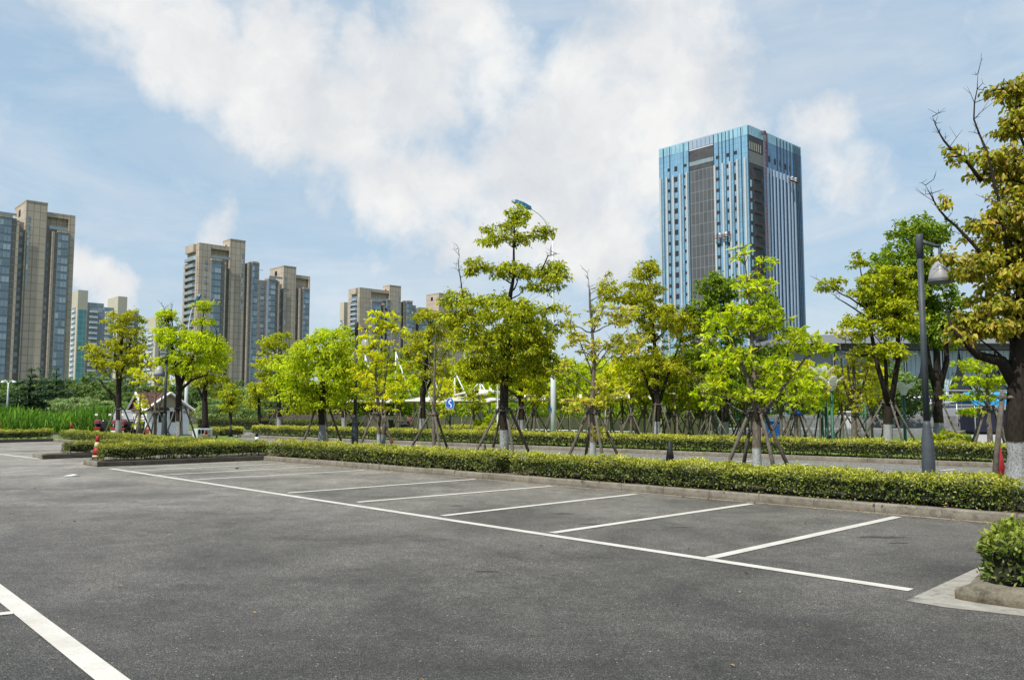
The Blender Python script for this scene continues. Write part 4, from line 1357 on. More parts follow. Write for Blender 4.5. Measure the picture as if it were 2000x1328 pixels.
# beyond the road
def YF(u, o): return float(along(u, FK0, FK1, o)[1])
FT = [
 ('broadleaf_tree', 'tall olive tree with whitewashed trunk beyond the road, left of the glass tower', 1284, YF(1284, 3.2), 'leaf_olive', 'bark_white', 790, 121, dict(per=135, leaf_l=.15, leaf_w=.075, hang=.5),
  [(1266, 527, 34, 26, 10, .40), (1248, 572, 58, 40, 22, .42), (1285, 622, 86, 36, 26, .42), (1245, 680, 60, 44, 18, .42), (1335, 640, 40, 46, 14, .42), (1290, 725, 80, 32, 18, .42), (1190, 570, 30, 26, 6, .36), (1345, 690, 30, 36, 6, .4)],
  [(1284, 888), (1284, 792), (1280, 690), (1272, 600), (1268, 520)], (.15, .135, .085, .05, .015), [([(1284, 800), (1302, 742), (1332, 660)], (.09, .065, .03)), ([(1283, 795), (1262, 740), (1240, 690)], (.08, .06, .03))], []),
 ('broadleaf_tree', 'leafy green tree with a pale trunk base and propped stakes, right of the petal lamps', 1735, YF(1735, 3.4), 'leaf_green', 'bark_white', 800, 122, dict(per=140, leaf_l=.14, leaf_w=.075, hang=.45),
  [(1625, 556, 34, 20, 6, .28), (1676, 508, 20, 22, 4, .27), (1700, 570, 50, 42, 16, .38), (1742, 620, 60, 48, 22, .38), (1680, 640, 40, 34, 9, .36), (1722, 690, 62, 26, 12, .36), (1775, 580, 36, 60, 14, .38), (1740, 540, 40, 36, 8, .36)],
  [(1735, 892), (1735, 795), (1730, 760)], (.165, .15, .12), [([(1733, 790), (1712, 715), (1700, 640), (1678, 520)], (.095, .08, .055, .015)), ([(1738, 790), (1755, 700), (1752, 600), (1745, 520)], (.10, .085, .06, .02)), ([(1712, 690), (1680, 695), (1640, 690)], (.04, .03, .012))],
  [[(1690, 600), (1640, 575), (1600, 548)], [(1700, 620), (1650, 590), (1615, 573)]]),
 ('broadleaf_tree', 'tall dense green tree with a forked white based trunk behind the right lamp post', 1832, YF(1832, 7.5), 'leaf_dark', 'bark_white', 770, 123, dict(per=150, leaf_l=.19, leaf_w=.09, hang=.45),
  [(1800, 455, 64, 38, 18, .5), (1760, 520, 70, 60, 22, .52), (1820, 560, 70, 70, 24, .52), (1850, 640, 46, 60, 14, .5), (1795, 640, 66, 40, 16, .5), (1740, 590, 50, 60, 12, .5)],
  [(1832, 885), (1832, 775), (1828, 745)], (.19, .17, .15), [([(1830, 765), (1812, 715), (1800, 620), (1795, 480)], (.12, .10, .07, .02)), ([(1833, 765), (1848, 705), (1845, 620)], (.12, .10, .05))], []),
 ('broadleaf_tree', 'dark green dense tree with a thick trunk in front of the glass tower', 1412, YF(1412, 4.5), 'leaf_dark', 'bark_white', 800, 124, dict(per=150, leaf_l=.17, leaf_w=.085, hang=.4),
  [(1405, 565, 52, 36, 16, .46), (1435, 620, 88, 44, 26, .48), (1400, 690, 80, 44, 22, .48), (1500, 610, 36, 46, 10, .44), (1490, 700, 60, 44, 14, .46), (1420, 745, 80, 30, 14, .44), (1370, 620, 34, 50, 8, .44)],
  [(1413, 886), (1414, 790), (1420, 690), (1415, 560)], (.23, .20, .12, .03), [([(1414, 800), (1450, 720), (1480, 640)], (.1, .07, .03))], []),
 ('young_tree', 'yellow tinted tree with upright thin branches beside the green petal lamps', 1667, YF(1667, 4.2), 'leaf_peach', 'bark_grey', 800, 125, dict(per=58, leaf_l=.14, leaf_w=.065, hang=.15, tuft=3, twigs=6),
  [(1650, 650, 32, 24, 7, .28), (1672, 705, 50, 40, 16, .32), (1636, 755, 34, 34, 8, .3), (1702, 755, 40, 38, 10, .32), (1665, 785, 40, 22, 6, .28)],
  [(1668, 886), (1667, 800), (1668, 730), (1662, 645)], (.115, .10, .05, .012), [([(1667, 805), (1645, 740), (1638, 670)], (.06, .04, .012)), ([(1668, 805), (1692, 740), (1705, 690)], (.06, .04, .012)), ([(1667, 800), (1658, 730), (1650, 660)], (.05, .035, .012))], []),
 ('young_tree', 'fresh green small tree behind many crossed stakes left of the petal lamps', 1556, YF(1556, 3.2), 'leaf_fresh', 'bark_grey', 805, 126, dict(per=70, leaf_l=.15, leaf_w=.07, hang=.2, tuft=3, twigs=6),
  [(1540, 740, 40, 40, 10, .32), (1585, 745, 46, 44, 12, .33), (1560, 785, 60, 24, 10, .3), (1620, 775, 26, 26, 4, .28)],
  [(1556, 886), (1555, 810), (1556, 740)], (.08, .07, .02), [([(1556, 815), (1585, 765), (1595, 730)], (.05, .035, .012)), ([(1556, 815), (1535, 765), (1530, 730)], (.05, .035, .012))], []),
 ('young_tree', 'small pale green tree with layered foliage beside the paved path at the right', 1932, YF(1932, 2.6), 'leaf_fresh', 'bark_grey', 805, 127, dict(per=80, leaf_l=.13, leaf_w=.06, hang=.1, tuft=3, twigs=6, flat=.4),
  [(1905, 710, 48, 24, 10, .28), (1938, 735, 46, 36, 14, .28), (1885, 745, 34, 22, 6, .26), (1870, 778, 32, 12, 4, .24), (1925, 775, 46, 20, 7, .26), (1893, 803, 34, 12, 4, .22)],
  [(1936, 888), (1931, 815), (1928, 740), (1925, 700)], (.085, .07, .04, .012), [([(1930, 800), (1905, 760), (1880, 730)], (.035, .025, .01))], []),
 ('broadleaf_tree', 'olive topped tree with a dark trunk behind the white bicycle shelter', 824, YF(824, 4.2), 'leaf_olive', 'bark_white', 790, 128, dict(per=125, leaf_l=.17, leaf_w=.08, hang=.5),
  [(830, 615, 34, 20, 8, .46), (868, 640, 34, 34, 9, .46), (842, 670, 58, 34, 20, .48), (840, 722, 58, 36, 18, .48), (800, 690, 24, 40, 6, .44)],
  [(824, 868), (826, 765), (836, 690), (842, 620)], (.17, .15, .09, .03), [([(826, 775), (860, 710), (885, 660)], (.09, .06, .025))], []),
 ('broadleaf_tree', 'mid green tree with stakes behind and right of the tall tiered tree', 1018, YF(1018, 3.4), 'leaf_green', 'bark_white', 780, 129, dict(per=120, leaf_l=.15, leaf_w=.07, hang=.55),
  [(1000, 700, 62, 36, 16, .44), (1060, 705, 46, 44, 14, .44), (1030, 750, 70, 30, 14, .42), (940, 720, 36, 34, 6, .42)],
  [(1018, 880), (1018, 768), (1012, 700)], (.15, .135, .06), [([(1018, 780), (985, 755), (975, 740)], (.06, .045, .03)), ([(1018, 770), (1045, 720), (1060, 690)], (.08, .06, .02))], []),
 ('broadleaf_tree', 'bright green tree close behind the dense round lime tree', 672, YF(672, 3.4), 'leaf_lime', 'bark_white', 790, 130, dict(per=120, leaf_l=.18, leaf_w=.08, hang=.6),
  [(670, 660, 34, 28, 10, .5), (685, 705, 44, 44, 18, .52), (670, 755, 46, 34, 12, .5)],
  [(672, 858), (672, 775), (674, 690)], (.15, .135, .06), [], []),
 ('broadleaf_tree', 'rounded green tree with olive top left of the dense lime tree', 545, YF(545, 3.6), 'leaf_green', 'bark_white', 790, 131, dict(per=125, leaf_l=.19, leaf_w=.09, hang=.5),
  [(548, 668, 40, 26, 10, .5), (535, 702, 48, 42, 18, .54), (530, 748, 40, 36, 13, .52)],
  [(545, 852), (544, 775), (542, 690)], (.16, .14, .05), [], []),
 ('broadleaf_tree', 'shadowed green tree right behind the guard booth roof', 400, 58.0, 'leaf_green', 'bark', 790, 132, dict(per=120, leaf_l=.23, leaf_w=.11, hang=.5),
  [(412, 688, 42, 36, 14, .72), (405, 730, 48, 40, 18, .72), (425, 760, 30, 30, 6, .65), (370, 720, 26, 40, 6, .65)],
  [(400, 840), (400, 775), (408, 690)], (.22, .19, .07), [([(400, 785), (385, 755), (375, 740)], (.1, .07, .03))], []),
 ('broadleaf_tree', 'small green tree with a low crown standing on the strip behind the black cone', 450, 56.0, 'leaf_green', 'bark', 795, 133, dict(per=110, leaf_l=.2, leaf_w=.1, hang=.5),
  [(452, 772, 26, 26, 9, .55), (448, 795, 20, 16, 4, .5)], [(450, 845), (450, 800), (452, 770)], (.11, .1, .04), [], []),
 ('broadleaf_tree', 'small leafy tree on the strip left of the rounded olive topped tree', 506, 54.0, 'leaf_green', 'bark', 800, 134, dict(per=110, leaf_l=.2, leaf_w=.1, hang=.5),
  [(506, 765, 24, 24, 9, .55), (500, 790, 22, 14, 4, .5)], [(506, 845), (506, 800), (506, 760)], (.11, .1, .04), [], []),
]
for nm, lb, u, Y, lf, bk, fork, sd_, kw, env, trunk, tr, stems, bare in FT:
    px_tree(nm, lb, u, Y, env, trunk, tr, lf, bk, fork, sd_, stems=stems, bare=bare, **kw)

SUP = [(1284, 3.2, 'stakes around the tall olive tree beyond the road', 1.7, .8), (1735, 3.4, 'pale and dark stakes around the leafy tree right of the petal lamps', 1.75, 1.15), (1667, 4.2, 'stakes around the yellow tinted tree beside the petal lamps', 1.3, 1.0),
       (1556, 3.2, 'crossed stakes around the fresh green small tree left of the petal lamps', 1.35, 1.0), (1932, 2.6, 'stakes around the small pale green tree by the paved path', 1.55, .9), (1018, 3.4, 'stakes around the mid green tree behind the tall tiered tree', 1.55, .8),
       (824, 4.2, 'stakes around the olive topped tree behind the shelter', 1.6, .9), (672, 3.4, 'stakes around the bright green tree behind the dense lime tree', 1.5, .9), (1832, 7.5, 'two dark stakes leaning on the forked white based tree', 1.7, .9),
       (1412, 4.5, 'stakes around the dark green dense tree before the glass tower', 1.6, 1.1), (545, 3.6, 'stakes around the rounded olive topped tree', 1.5, .9)]
for u, o, lb, h, sp in SUP:
    p = along(u, FK0, FK1, o)
    support((*p, .12), lb, h, sp, 4 if u not in (1832, 1667) else 3, .3 + (u % 7) * .2, .036, tr=.14)

# young nursery trees in rows on the lawn: three kinds, copied
def nursery(seed, leaf):
    rs = np.random.RandomState(seed)
    cl = fill(rs, [(np.array((0, 0, 2.7)), np.array((.75, .75, .75)), 15, .38), (np.array((0, 0, 1.95)), np.array((.6, .6, .25)), 5, .32)], 40)
    st = [([np.array((0, 0, 1.15)), np.array((math.cos(a) * .25, math.sin(a) * .25, 1.9)), np.array((math.cos(a) * .5, math.sin(a) * .5, 2.8))], (.035, .025, .008)) for a in (0.3, 2.2, 4.4)]
    return build_tree('young_tree', 'thin young tree in the nursery rows on the lawn beyond the road', (0, 60, 0), [(0, 0, -.05), (.02, 0, 1.2), (0, .03, 2.2), (0, 0, 3.1)], (.06, .05, .03, .008), cl, 62, .16, .075,
                      M[leaf], M['bark_grey'], 1.2, seed, hang=.15, tuft=3, twigs=6, stems=st, group='thin young trees in rows on the lawn', sides=7)
protos = [nursery(201, 'leaf_fresh'), nursery(202, 'leaf_yellow'), nursery(203, 'leaf_green')]
NUR = [(1043, 3.6, 1, 1.0), (1112, 4.2, 0, 1.05), (1192, 5.5, 1, 1.0), (1232, 3.4, 1, 1.1), (1258, 5.2, 2, .95), (1308, 6.5, 0, 1.0), (1322, 4.0, 2, .9), (1372, 5.4, 2, 1.0), (1390, 3.0, 0, .85), (1455, 6.5, 2, .95),
       (1525, 5.5, 0, 1.05), (1600, 8.5, 0, 1.0), (1645, 9.0, 1, .95), (1702, 9.5, 1, 1.0), (1150, 8.0, 0, 1.1), (1080, 8.5, 1, 1.1), (862, 9.5, 1, 1.0), (925, 5.0, 2, .75), (1345, 9.0, 2, 1.1), (1420, 9.5, 0, 1.1), (1490, 10, 0, 1.1),
       (1560, 12, 1, 1.1), (1215, 10, 0, 1.1), (1280, 11, 2, 1.2), (980, 7.5, 0, 1.1), (780, 9, 0, 1.1), (720, 7.5, 1, 1.0)]
sup0 = None
for i, (u, o, k, sc) in enumerate(NUR):
    p = along(u, FK0, FK1, o)
    first = [j for j, q in enumerate(NUR) if q[2] == k][0] == i
    rz = (i * 1.7) % 6.28
    lb = ['thin green young tree in the nursery rows on the lawn beyond the road', 'thin yellow young tree in the nursery rows on the lawn beyond the road', 'thin leafy dark green young tree in the rows beyond the road'][k]
    gp = ['thin green young trees in rows on the lawn', 'thin yellow young trees in rows on the lawn', 'thin dark green young trees in rows on the lawn'][k]
    if first:
        r = protos[k]; r.location = (p[0], p[1], .12); r.rotation_euler = (0, 0, rz); r.scale = (sc,) * 3; r['label'] = lb; r['group'] = gp
    else:
        copy_thing(protos[k], (p[0], p[1], .12), rz, sc, lb, gp)
    ls = 'wooden stakes around a thin young tree in the nursery rows beyond the road'
    if sup0 is None:
        sup0 = support((p[0], p[1], .12), ls, 1.35, .9, 4, .3, .034, group='stakes around the thin young trees', tr=.07)
    else:
        copy_thing(sup0, (p[0], p[1], .12), rz * .7, (1, 1, .9 + .2 * ((i * 37) % 10) / 10), ls, 'stakes around the thin young trees')

# background trees: prototypes, copied
def proto(seed, leaf, H, Wd, nclump, cr, per, ll, lw, trunk_h, kind='round', hang=.4):
    rs = np.random.RandomState(seed)
    if kind == 'round':
        E = [(np.array((0, 0, H * .62)), np.array((Wd * .5, Wd * .5, H * .30)), nclump, cr), (np.array((0, 0, H * .36)), np.array((Wd * .46, Wd * .46, H * .14)), nclump // 3, cr)]
    elif kind == 'willow':
        E = [(np.array((0, 0, H * .66)), np.array((Wd * .45, Wd * .45, H * .2)), nclump, cr), (np.array((0, 0, H * .33)), np.array((Wd * .5, Wd * .5, H * .2)), nclump, cr)]
    else:
        E = [(np.array((0, 0, H * (.12 + .8 * t))), np.array((Wd * .5 * (1 - t) ** .8 + .05, Wd * .5 * (1 - t) ** .8 + .05, .1)), max(2, int(nclump * (1 - t))), cr * (1 - .55 * t)) for t in np.linspace(0, .97, 9)]
    cl = fill(rs, E, 60)
    return build_tree('background_tree', 'broad green tree', (0, 90, 0), [(0, 0, -.1), (.05, 0, trunk_h), (0, .05, H * .6), (0, 0, H * .93)], (.20, .16, .09, .02), cl, per, ll, lw, M[leaf], M['bark'], trunk_h, seed, hang=hang,
                      six=False, twigs=6, sides=6, twig_geo=False, flat=.62 if kind != 'conifer' else .3)
PR = {'round': proto(301, 'leaf_far', 7.0, 6.0, 36, 1.0, 125, .30, .16, 1.6), 'tall': proto(302, 'leaf_far', 8.0, 5.0, 36, .95, 125, .30, .16, 2.2),
      'green': proto(303, 'leaf_green', 6.5, 5.0, 34, .85, 130, .24, .12, 1.7), 'willow': proto(304, 'leaf_willow', 6.0, 6.0, 20, 1.0, 150, .34, .10, 1.5, 'willow', 1.2),
      'conifer': proto(305, 'leaf_conifer', 9.0, 5.4, 15, .95, 210, .36, .11, 1.0, 'conifer', .5), 'lime': proto(306, 'leaf_lime', 6.2, 4.8, 34, .85, 125, .24, .12, 1.7)}
BG = []
def bgt(u, Y, kind, top_v, sc_w=1.0):
    BG.append((u, Y, kind, top_v, sc_w))
for a in [(-60, 70, 'tall', 700), (15, 92, 'round', 742), (58, 74, 'conifer', 712, 1.5), (18, 84, 'round', 752), (85, 96, 'round', 738), (107, 78, 'conifer', 710, 1.25), (132, 82, 'round', 738), (160, 96, 'tall', 742), (150, 72, 'willow', 768),
          (182, 88, 'tall', 722, 1.2), (215, 84, 'round', 748), (205, 70, 'willow', 775), (255, 90, 'tall', 728, 1.2), (285, 84, 'round', 750), (330, 88, 'round', 748), (375, 92, 'round', 745), (440, 90, 'round', 752), (475, 84, 'willow', 748),
          (520, 90, 'willow', 745), (460, 100, 'tall', 738), (560, 96, 'round', 748), (600, 92, 'round', 745), (430, 70, 'willow', 770), (655, 90, 'tall', 735)]:
    bgt(*a)
for a in [(715, 66, 'green', 705), (760, 70, 'round', 690), (800, 66, 'lime', 700), (850, 72, 'green', 690), (900, 68, 'green', 695), (945, 66, 'lime', 705), (990, 70, 'green', 690), (1040, 64, 'lime', 705), (1085, 66, 'lime', 690), (1120, 62, 'green', 700),
          (1165, 62, 'lime', 700), (1205, 64, 'lime', 690), (1250, 62, 'green', 690), (1300, 60, 'green', 685), (1345, 60, 'round', 690), (1390, 58, 'green', 690), (1445, 60, 'round', 690), (1500, 60, 'green', 700), (1545, 58, 'green', 705),
          (1590, 56, 'lime', 720), (1752, 49, 'round', 712), (1640, 58, 'round', 735)]:
    bgt(*a)
seen = set()
BGL = {'round': ('dull green rounded tree in the wood behind the lawn', 'dull green rounded trees in the wood'), 'tall': ('tall dull green tree in the wood behind the reeds', 'tall dull green trees in the wood'),
       'green': ('mid green tree in the belt behind the bicycle shelter', 'mid green trees behind the shelter'), 'willow': ('pale grey green weeping tree at the edge of the wood', 'pale weeping trees at the wood edge'),
       'conifer': ('dark pointed conifer rising from the wood at the left', 'dark conifers in the wood'), 'lime': ('light yellow green tree in the belt behind the bicycle shelter', 'light yellow green trees behind the shelter')}
HT = {'round': 7.0, 'tall': 8.0, 'green': 6.5, 'willow': 6.0, 'conifer': 9.0, 'lime': 6.2}
for i, (u, Y, kind, tv, scw) in enumerate(BG):
    h = P(u, tv, Y)[2]
    sc = h / HT[kind] * 1.02
    loc = (float(P(u, 800, Y)[0]), Y, 0.05)
    s3 = (max(sc, .75) * scw, max(sc, .75) * scw, sc)
    lb, gp = BGL[kind]
    if kind == 'conifer':
        lb = 'left one of two dark pointed conifers rising from the wood' if u < 80 else 'right one of two dark pointed conifers, before the tan tower'
    if kind not in seen:
        seen.add(kind)
        r = PR[kind]; r.location = loc; r.scale = s3; r.rotation_euler = (0, 0, i * 1.1); r['label'] = lb; r['group'] = gp
        if kind == 'conifer': r.name = 'conifer'
        if kind == 'willow': r.name = 'willow_tree'
        note_kids(r)
    else:
        copy_thing(PR[kind], loc, i * 1.1, s3, lb, gp)

# low dark shrubs under the wood and behind the shelter
def shrub_mass(name, label, u0, u1, Y, h, dep, leaf, seed, n, ll=.22):
    rs = np.random.RandomState(seed)
    a = P(u0, 800, Y)[0]; b = P(u1, 800, Y)[0]
    x = rs.uniform(a, b, n); y = Y + rs.uniform(0, dep, n)
    top = h * (.75 + .25 * np.sin(x * .55 + seed) * np.sin(x * .21) + .18 * np.sin(x * 1.7))
    z = top * rs.uniform(.02, 1, n) ** .6
    c = np.stack((x - (a + b) / 2, y - Y, z), 1)
    d = unit(rs, n); d[:, 2] += .1
    nn = unit(rs, n) * .7; nn[:, 2] += .6; nn[:, 1] -= .3
    Ls = ll * rs.uniform(.6, 1.4, n)
    V, Q = leaves_mesh(c, d, nn, Ls, Ls * .5, six=False)
    o = mesh_np(name, V, Q, M[leaf], None, ((a + b) / 2, Y, .05))
    tag(o, label, 'shrubs', kind='stuff')
shrub_mass('undergrowth', 'dark undergrowth below the wood at the left', -140, 700, 104, 3.6, 6, 'leaf_conifer', 1, 16000, .5)
shrub_mass('shrubbery', 'dark evergreen shrubbery behind the beige panels of the shelter', 690, 1360, 57, 2.6, 3, 'leaf_dark', 2, 14000, .24)
shrub_mass('shrubbery', 'dark shrubbery between the shelter and the stone terraces', 1360, 1520, 58, 2.0, 3, 'leaf_dark', 3, 3500, .24)
# reeds
def reeds():
    rs = np.random.RandomState(9)
    n = 15000
    u = rs.uniform(-60, 262, n); Y = rs.uniform(52, 68, n)
    X = (u - 1000) / F * Y
    h = (1.15 + .35 * np.sin(X * .9) * np.sin(Y * .6) + rs.uniform(-.25, .35, n))
    base = np.stack((X, Y, np.full(n, .0)), 1) - np.array((-35, 58, 0))
    c = base.copy(); c[:, 2] = rs.uniform(0, .55, n) * h
    d = unit(rs, n) * .45; d[:, 2] = 1.0
    nn = unit(rs, n)
    Ls = h * rs.uniform(.45, .75, n)
    V, Q = leaves_mesh(c, d, nn, Ls, np.full(n, .06), fold=.1, droop=.25, six=True)
    tag(mesh_np('reeds', V, Q, M['leaf_reed'], None, (-35, 58, 0)), 'bank of tall bright green reeds at the left', 'reeds', kind='stuff')
reeds()
# lawn tufts and leaf litter
def litter():
    rs = np.random.RandomState(12)
    C = []
    for _ in range(420):
        u = rs.uniform(560, 2050)
        p = off1(u, rs.normal() * .10 - .08) if rs.uniform() < .62 else off1(u, rs.uniform(.15, .38))
        zz = .012 if np.dot(p - Kc, n1v) < 0 else .14
        C.append((p[0], p[1], zz))
    for _ in range(120):
        p = np.array((rs.uniform(-12, 9), rs.uniform(5, 20)))
        if np.dot(p - Kc, n1v) < -.1: C.append((p[0], p[1], .012))
    C = np.array(C); n = len(C)
    d = unit(rs, n); d[:, 2] *= .15
    nn = unit(rs, n) * .25; nn[:, 2] += 1
    Ls = rs.uniform(.02, .065, n)
    V, Q = leaves_mesh(C, d, nn, Ls, Ls * .5, fold=.3, droop=.0)
    tag(mesh_np('fallen_leaves', V, Q, M['leaf_fallen']), 'dry fallen leaves scattered along the kerb and bays', 'fallen leaves', kind='stuff')
litter()

# ------------------------------------------------------------------ street furniture
def onray(u, Y): return P(u, 800, Y)[:2]

def grey_lamp(label, u, Y, top_v, arm_dir, mat):
    zt = P(u, top_v, Y)[2]
    root = thing('street_lamp', label, 'street lamp', (*onray(u, Y), .1), 0, 'grey hook armed street lamps')
    zt -= .1
    MB().lathe([(.108, -.1), (.106, .35), (.112, .55), (.106, .98), (.066, 1.28), (.058, 1.36)], 20).build('base_sleeve', mat, root)
    MB().lathe([(.056, 1.3), (.052, zt - .42)], 18).build('pole', mat, root)
    MB().lathe([(.062, zt - .44), (.064, zt - .03), (.052, zt)], 18).build('collar', mat, root)
    ax, ay = math.cos(arm_dir), math.sin(arm_dir)
    mb = MB()
    p = [(ax * t, ay * t, z) for t, z in ((.04, zt - .14), (.14, zt - .175), (.24, zt - .215), (.34, zt - .24))]
    mb.tube(p, [.042, .038, .034, .030], 10)
    mb.build('arm', mat, root)
    hx, hy = ax * .34, ay * .34
    mb = MB(); mb.tube([(hx, hy, zt - .22), (hx, hy, zt - .53)], .028, 8); mb.build('hanger', mat, root)
    sh = MB().lathe([(.215, zt - .88), (.205, zt - .80), (.175, zt - .66), (.12, zt - .56), (.05, zt - .50)], 26, 0, (hx, hy)).build('lamp_shade', M['lamp_shade'], root)
    MB().lathe([(.221, zt - .90), (.226, zt - .885), (.221, zt - .865)], 26, 0, (hx, hy)).build('rim', M['pole_grey'], sh)
    note_kids(root)
    return root
M['lamp_shade'] = plain('lamp_shade', (.30, .30, .305), .35, 0, .3, 3)
grey_lamp('nearest grey street lamp with a white bell shade and rust spots on its base', 1809, Y1(1809, 2.0), 458, R(-10), M['pole_grey'])
grey_lamp('dark grey street lamp between the dense lime tree and the young yellow tree', 694, Y1(694, 2.2), 629, R(15), M['pole_dark'])
grey_lamp('dark grey street lamp among the leaves in front of the guard booth', 322, 33.6, 690, R(160), M['pole_dark'])

def tall_lamp(label, u, Y, v_bend, head_u, head_v, head_len):
    root = thing('tall_street_lamp', label, 'street lamp', (*onray(u, Y), .0), 0, 'tall white road lamps with blue heads')
    zt = P(u, v_bend, Y)[2]
    hp = P(head_u, head_v, Y)
    dx, dz = hp[0] - P(u, v_bend, Y)[0], hp[2] - zt
    MB().lathe([(.13, -.1), (.125, 3.6), (.075, 3.66), (.055, zt * .7), (.04, zt)], 16).build('pole', M['white_metal'], root)
    mb = MB()
    P0 = np.array((0, 0, zt)); P2 = np.array((dx, 0, dz + zt)); P1 = np.array((dx * .12, 0, zt + dz * .72))
    pts = [P0 * (1 - t) ** 2 + P1 * 2 * t * (1 - t) + P2 * t * t for t in np.linspace(0, 1, 9)]
    mb.tube(pts, [.045 - .008 * i / 8 for i in range(9)], 10)
    mb.build('arm', M['white_metal'], root)
    # flat blue lamp head, tapering
    dd = (P2 - P1); dd /= np.linalg.norm(dd)
    mb = MB()
    e = P2 + dd * head_len
    up = np.array((-dd[2], 0, dd[0])); up = up if up[2] > 0 else -up
    s = np.array((0, 1, 0))
    def ring(c, w, h): return [c + s * w - up * h * .4, c + s * w * .8 + up * h * .6, c - s * w * .8 + up * h * .6, c - s * w - up * h * .4]
    vs = ring(P2 - dd * .1, .10, .14) + ring(P2 + dd * head_len * .35, .17, .20) + ring(P2 + dd * head_len * .8, .15, .17) + ring(e, .08, .08)
    fs = [(3, 2, 1, 0), (12, 13, 14, 15)]
    for i in range(3):
        for k in range(4):
            j = (k + 1) % 4
            fs.append((i * 4 + k, i * 4 + j, (i + 1) * 4 + j, (i + 1) * 4 + k))
    mb.add(vs, fs); mb.build('lamp_head', M['lamp_blue'], root)
    note_kids(root)
    return root
t1 = tall_lamp('tall white road lamp with a blue head above the tall tiered tree', 1081, YF(1081, 3.0), 470, 1034, 406, .85)
MB().cbox((-.155, -.16, 1.55), (-.125, -.02, 1.75), .003).build('blue_plate', M['sign_blue'], t1)
tall_lamp('tall white road lamp with a blue head behind the bright lime tree', 363, 62.0, 650, 374, 597, 1.0)

def petal_lamp(label, u, Y, v_top, vb, rz=0):
    root = thing('petal_lamp', label, 'garden lamp', (*onray(u, Y), .1), rz, 'green posts with white petal lamps')
    zt = P(u, v_top, Y)[2] - .1; zb = P(u, vb, Y)[2] - .1
    MB().lathe([(.085, -.1), (.08, .3), (.055, .35), (.05, zb)], 14).build('post', M['green_metal'], root)
    H = zt - zb
    MB().lathe([(.085, zb), (.10, zb + H * .1), (.15, zb + H * .55), (.17, zb + H * .66)], 16).build('lantern', M['petal'], root)
    mb = MB()
    for k in range(4):
        a = k * math.pi / 2 + .4
        mb.tube([(math.cos(a) * .10, math.sin(a) * .10, zb), (math.cos(a) * .2, math.sin(a) * .2, zb + H * .5), (math.cos(a) * .24, math.sin(a) * .24, zb + H * .72)], .012, 6)
    mb.build('cage', M['lamp_white'], root)
    for k in range(5):
        a = k * 2 * math.pi / 5 + .3
        def pp(r, z, w):
            return [(math.cos(a) * r - math.sin(a) * w, math.sin(a) * r + math.cos(a) * w, z), (math.cos(a) * r + math.sin(a) * w, math.sin(a) * r - math.cos(a) * w, z)]
        vs = pp(.15, zb + H * .45, .06) + pp(.24, zb + H * .70, .15) + pp(.40, zb + H * .92, .10) + pp(.47, zt, .015)
        inner = [(v[0] * .97, v[1] * .97, v[2] + .02) for v in vs]
        fs = []
        for i in range(3):
            fs.append((2 * i, 2 * i + 1, 2 * i + 3, 2 * i + 2)); fs.append((8 + 2 * i + 1, 8 + 2 * i, 8 + 2 * i + 2, 8 + 2 * i + 3))
        MB().add(vs + inner, fs).build('petal', M['petal'], root)
    note_kids(root)
petal_lamp('green post with a white petal lamp standing alone beside the right grey lamp', 1766, YF(1766, 5.0), 747, 772)
petal_lamp('green post with a white petal lamp beside the yellow tinted tree', 1625, YF(1625, 3.6), 735, 764, .5)
petal_lamp('thin green post with a petal lamp half hidden in leaves, rightmost of a pair', 1613, YF(1613, 4.4), 718, 757, 1.0)
petal_lamp('thin green post with a petal lamp half hidden in leaves, leftmost of a pair', 1605, YF(1605, 4.8), 716, 757, 1.9)

# old style double lamp at the far left
root = thing('curved_lamp', 'small pale double lamp with two curved arms above the reeds', 'street lamp', (*onray(14, 62), 0))
MB().lathe([(.07, 0), (.06, 3.0), (.04, 3.55)], 10).build('pole', M['white_metal'], root)
for sx in (-1, 1):
    mb = MB(); mb.tube([(0, 0, 3.3), (sx * .1, 0, 3.62), (sx * .28, 0, 3.74), (sx * .42, 0, 3.66)], .03, 8); mb.build('arm', M['white_metal'], root)
    MB().lathe([(.16, 3.56), (.13, 3.64), (.05, 3.68)], 12, 0, (sx * .42, 0)).build('lamp_shade', M['lamp_white'], root)

# cones
def cone(label, pos, h, cols, base_w=.40, z=0.0, rz=.3, group=None):
    root = thing('traffic_cone', label, 'traffic cone', (pos[0], pos[1], z), rz, group)
    r0 = h * .20; r1 = h * .055
    MB().cbox((-base_w * .5, -base_w * .5, 0), (base_w * .5, base_w * .5, .035), .012).build('base', M['black_rubber'], root)
    zz = .03
    n = len(cols)
    tot = h - zz
    for k, (c, fr) in enumerate(cols):
        z1 = zz + tot * fr
        f = lambda q: r0 + (r1 - r0) * (q - .03) / tot
        nm = 'stripe' if n > 1 else 'body'
        pr = [(f(zz) + .0, zz), (f(z1), z1)]
        if k == n - 1: pr += [(f(z1) * .6, z1 + .01)]
        MB().lathe(pr, 22).build(nm, M[c], root)
        zz = z1
    note_kids(root)
cone('red and cream striped traffic cone standing between the two dark hedge kerbs', G(189, 898)[:2], .77, [('black_rubber', .08), ('cone_cream', .09), ('cone_red', .33), ('cone_cream', .24), ('cone_red', .26)])
cone('red and cream traffic cone half hidden behind the hedge near the pale cabinet', G(402, 874)[:2], .72, [('cone_cream', .2), ('cone_red', .30), ('cone_cream', .28), ('cone_red', .22)])
cone('small red traffic cone behind the hedge among the reeds at the left', onray(141, 46), .72, [('cone_red', .3), ('cone_cream', .25), ('cone_red', .45)], z=.12)
cone('red tipped traffic cone at the far left behind the hedge', onray(1, 46), .68, [('cone_red', .3), ('cone_cream', .3), ('cone_red', .4)], z=.12)
cone('tall plain black traffic cone on the driveway behind the pale cabinet', G(450, 857)[:2], .72, [('black_rubber', 1)])
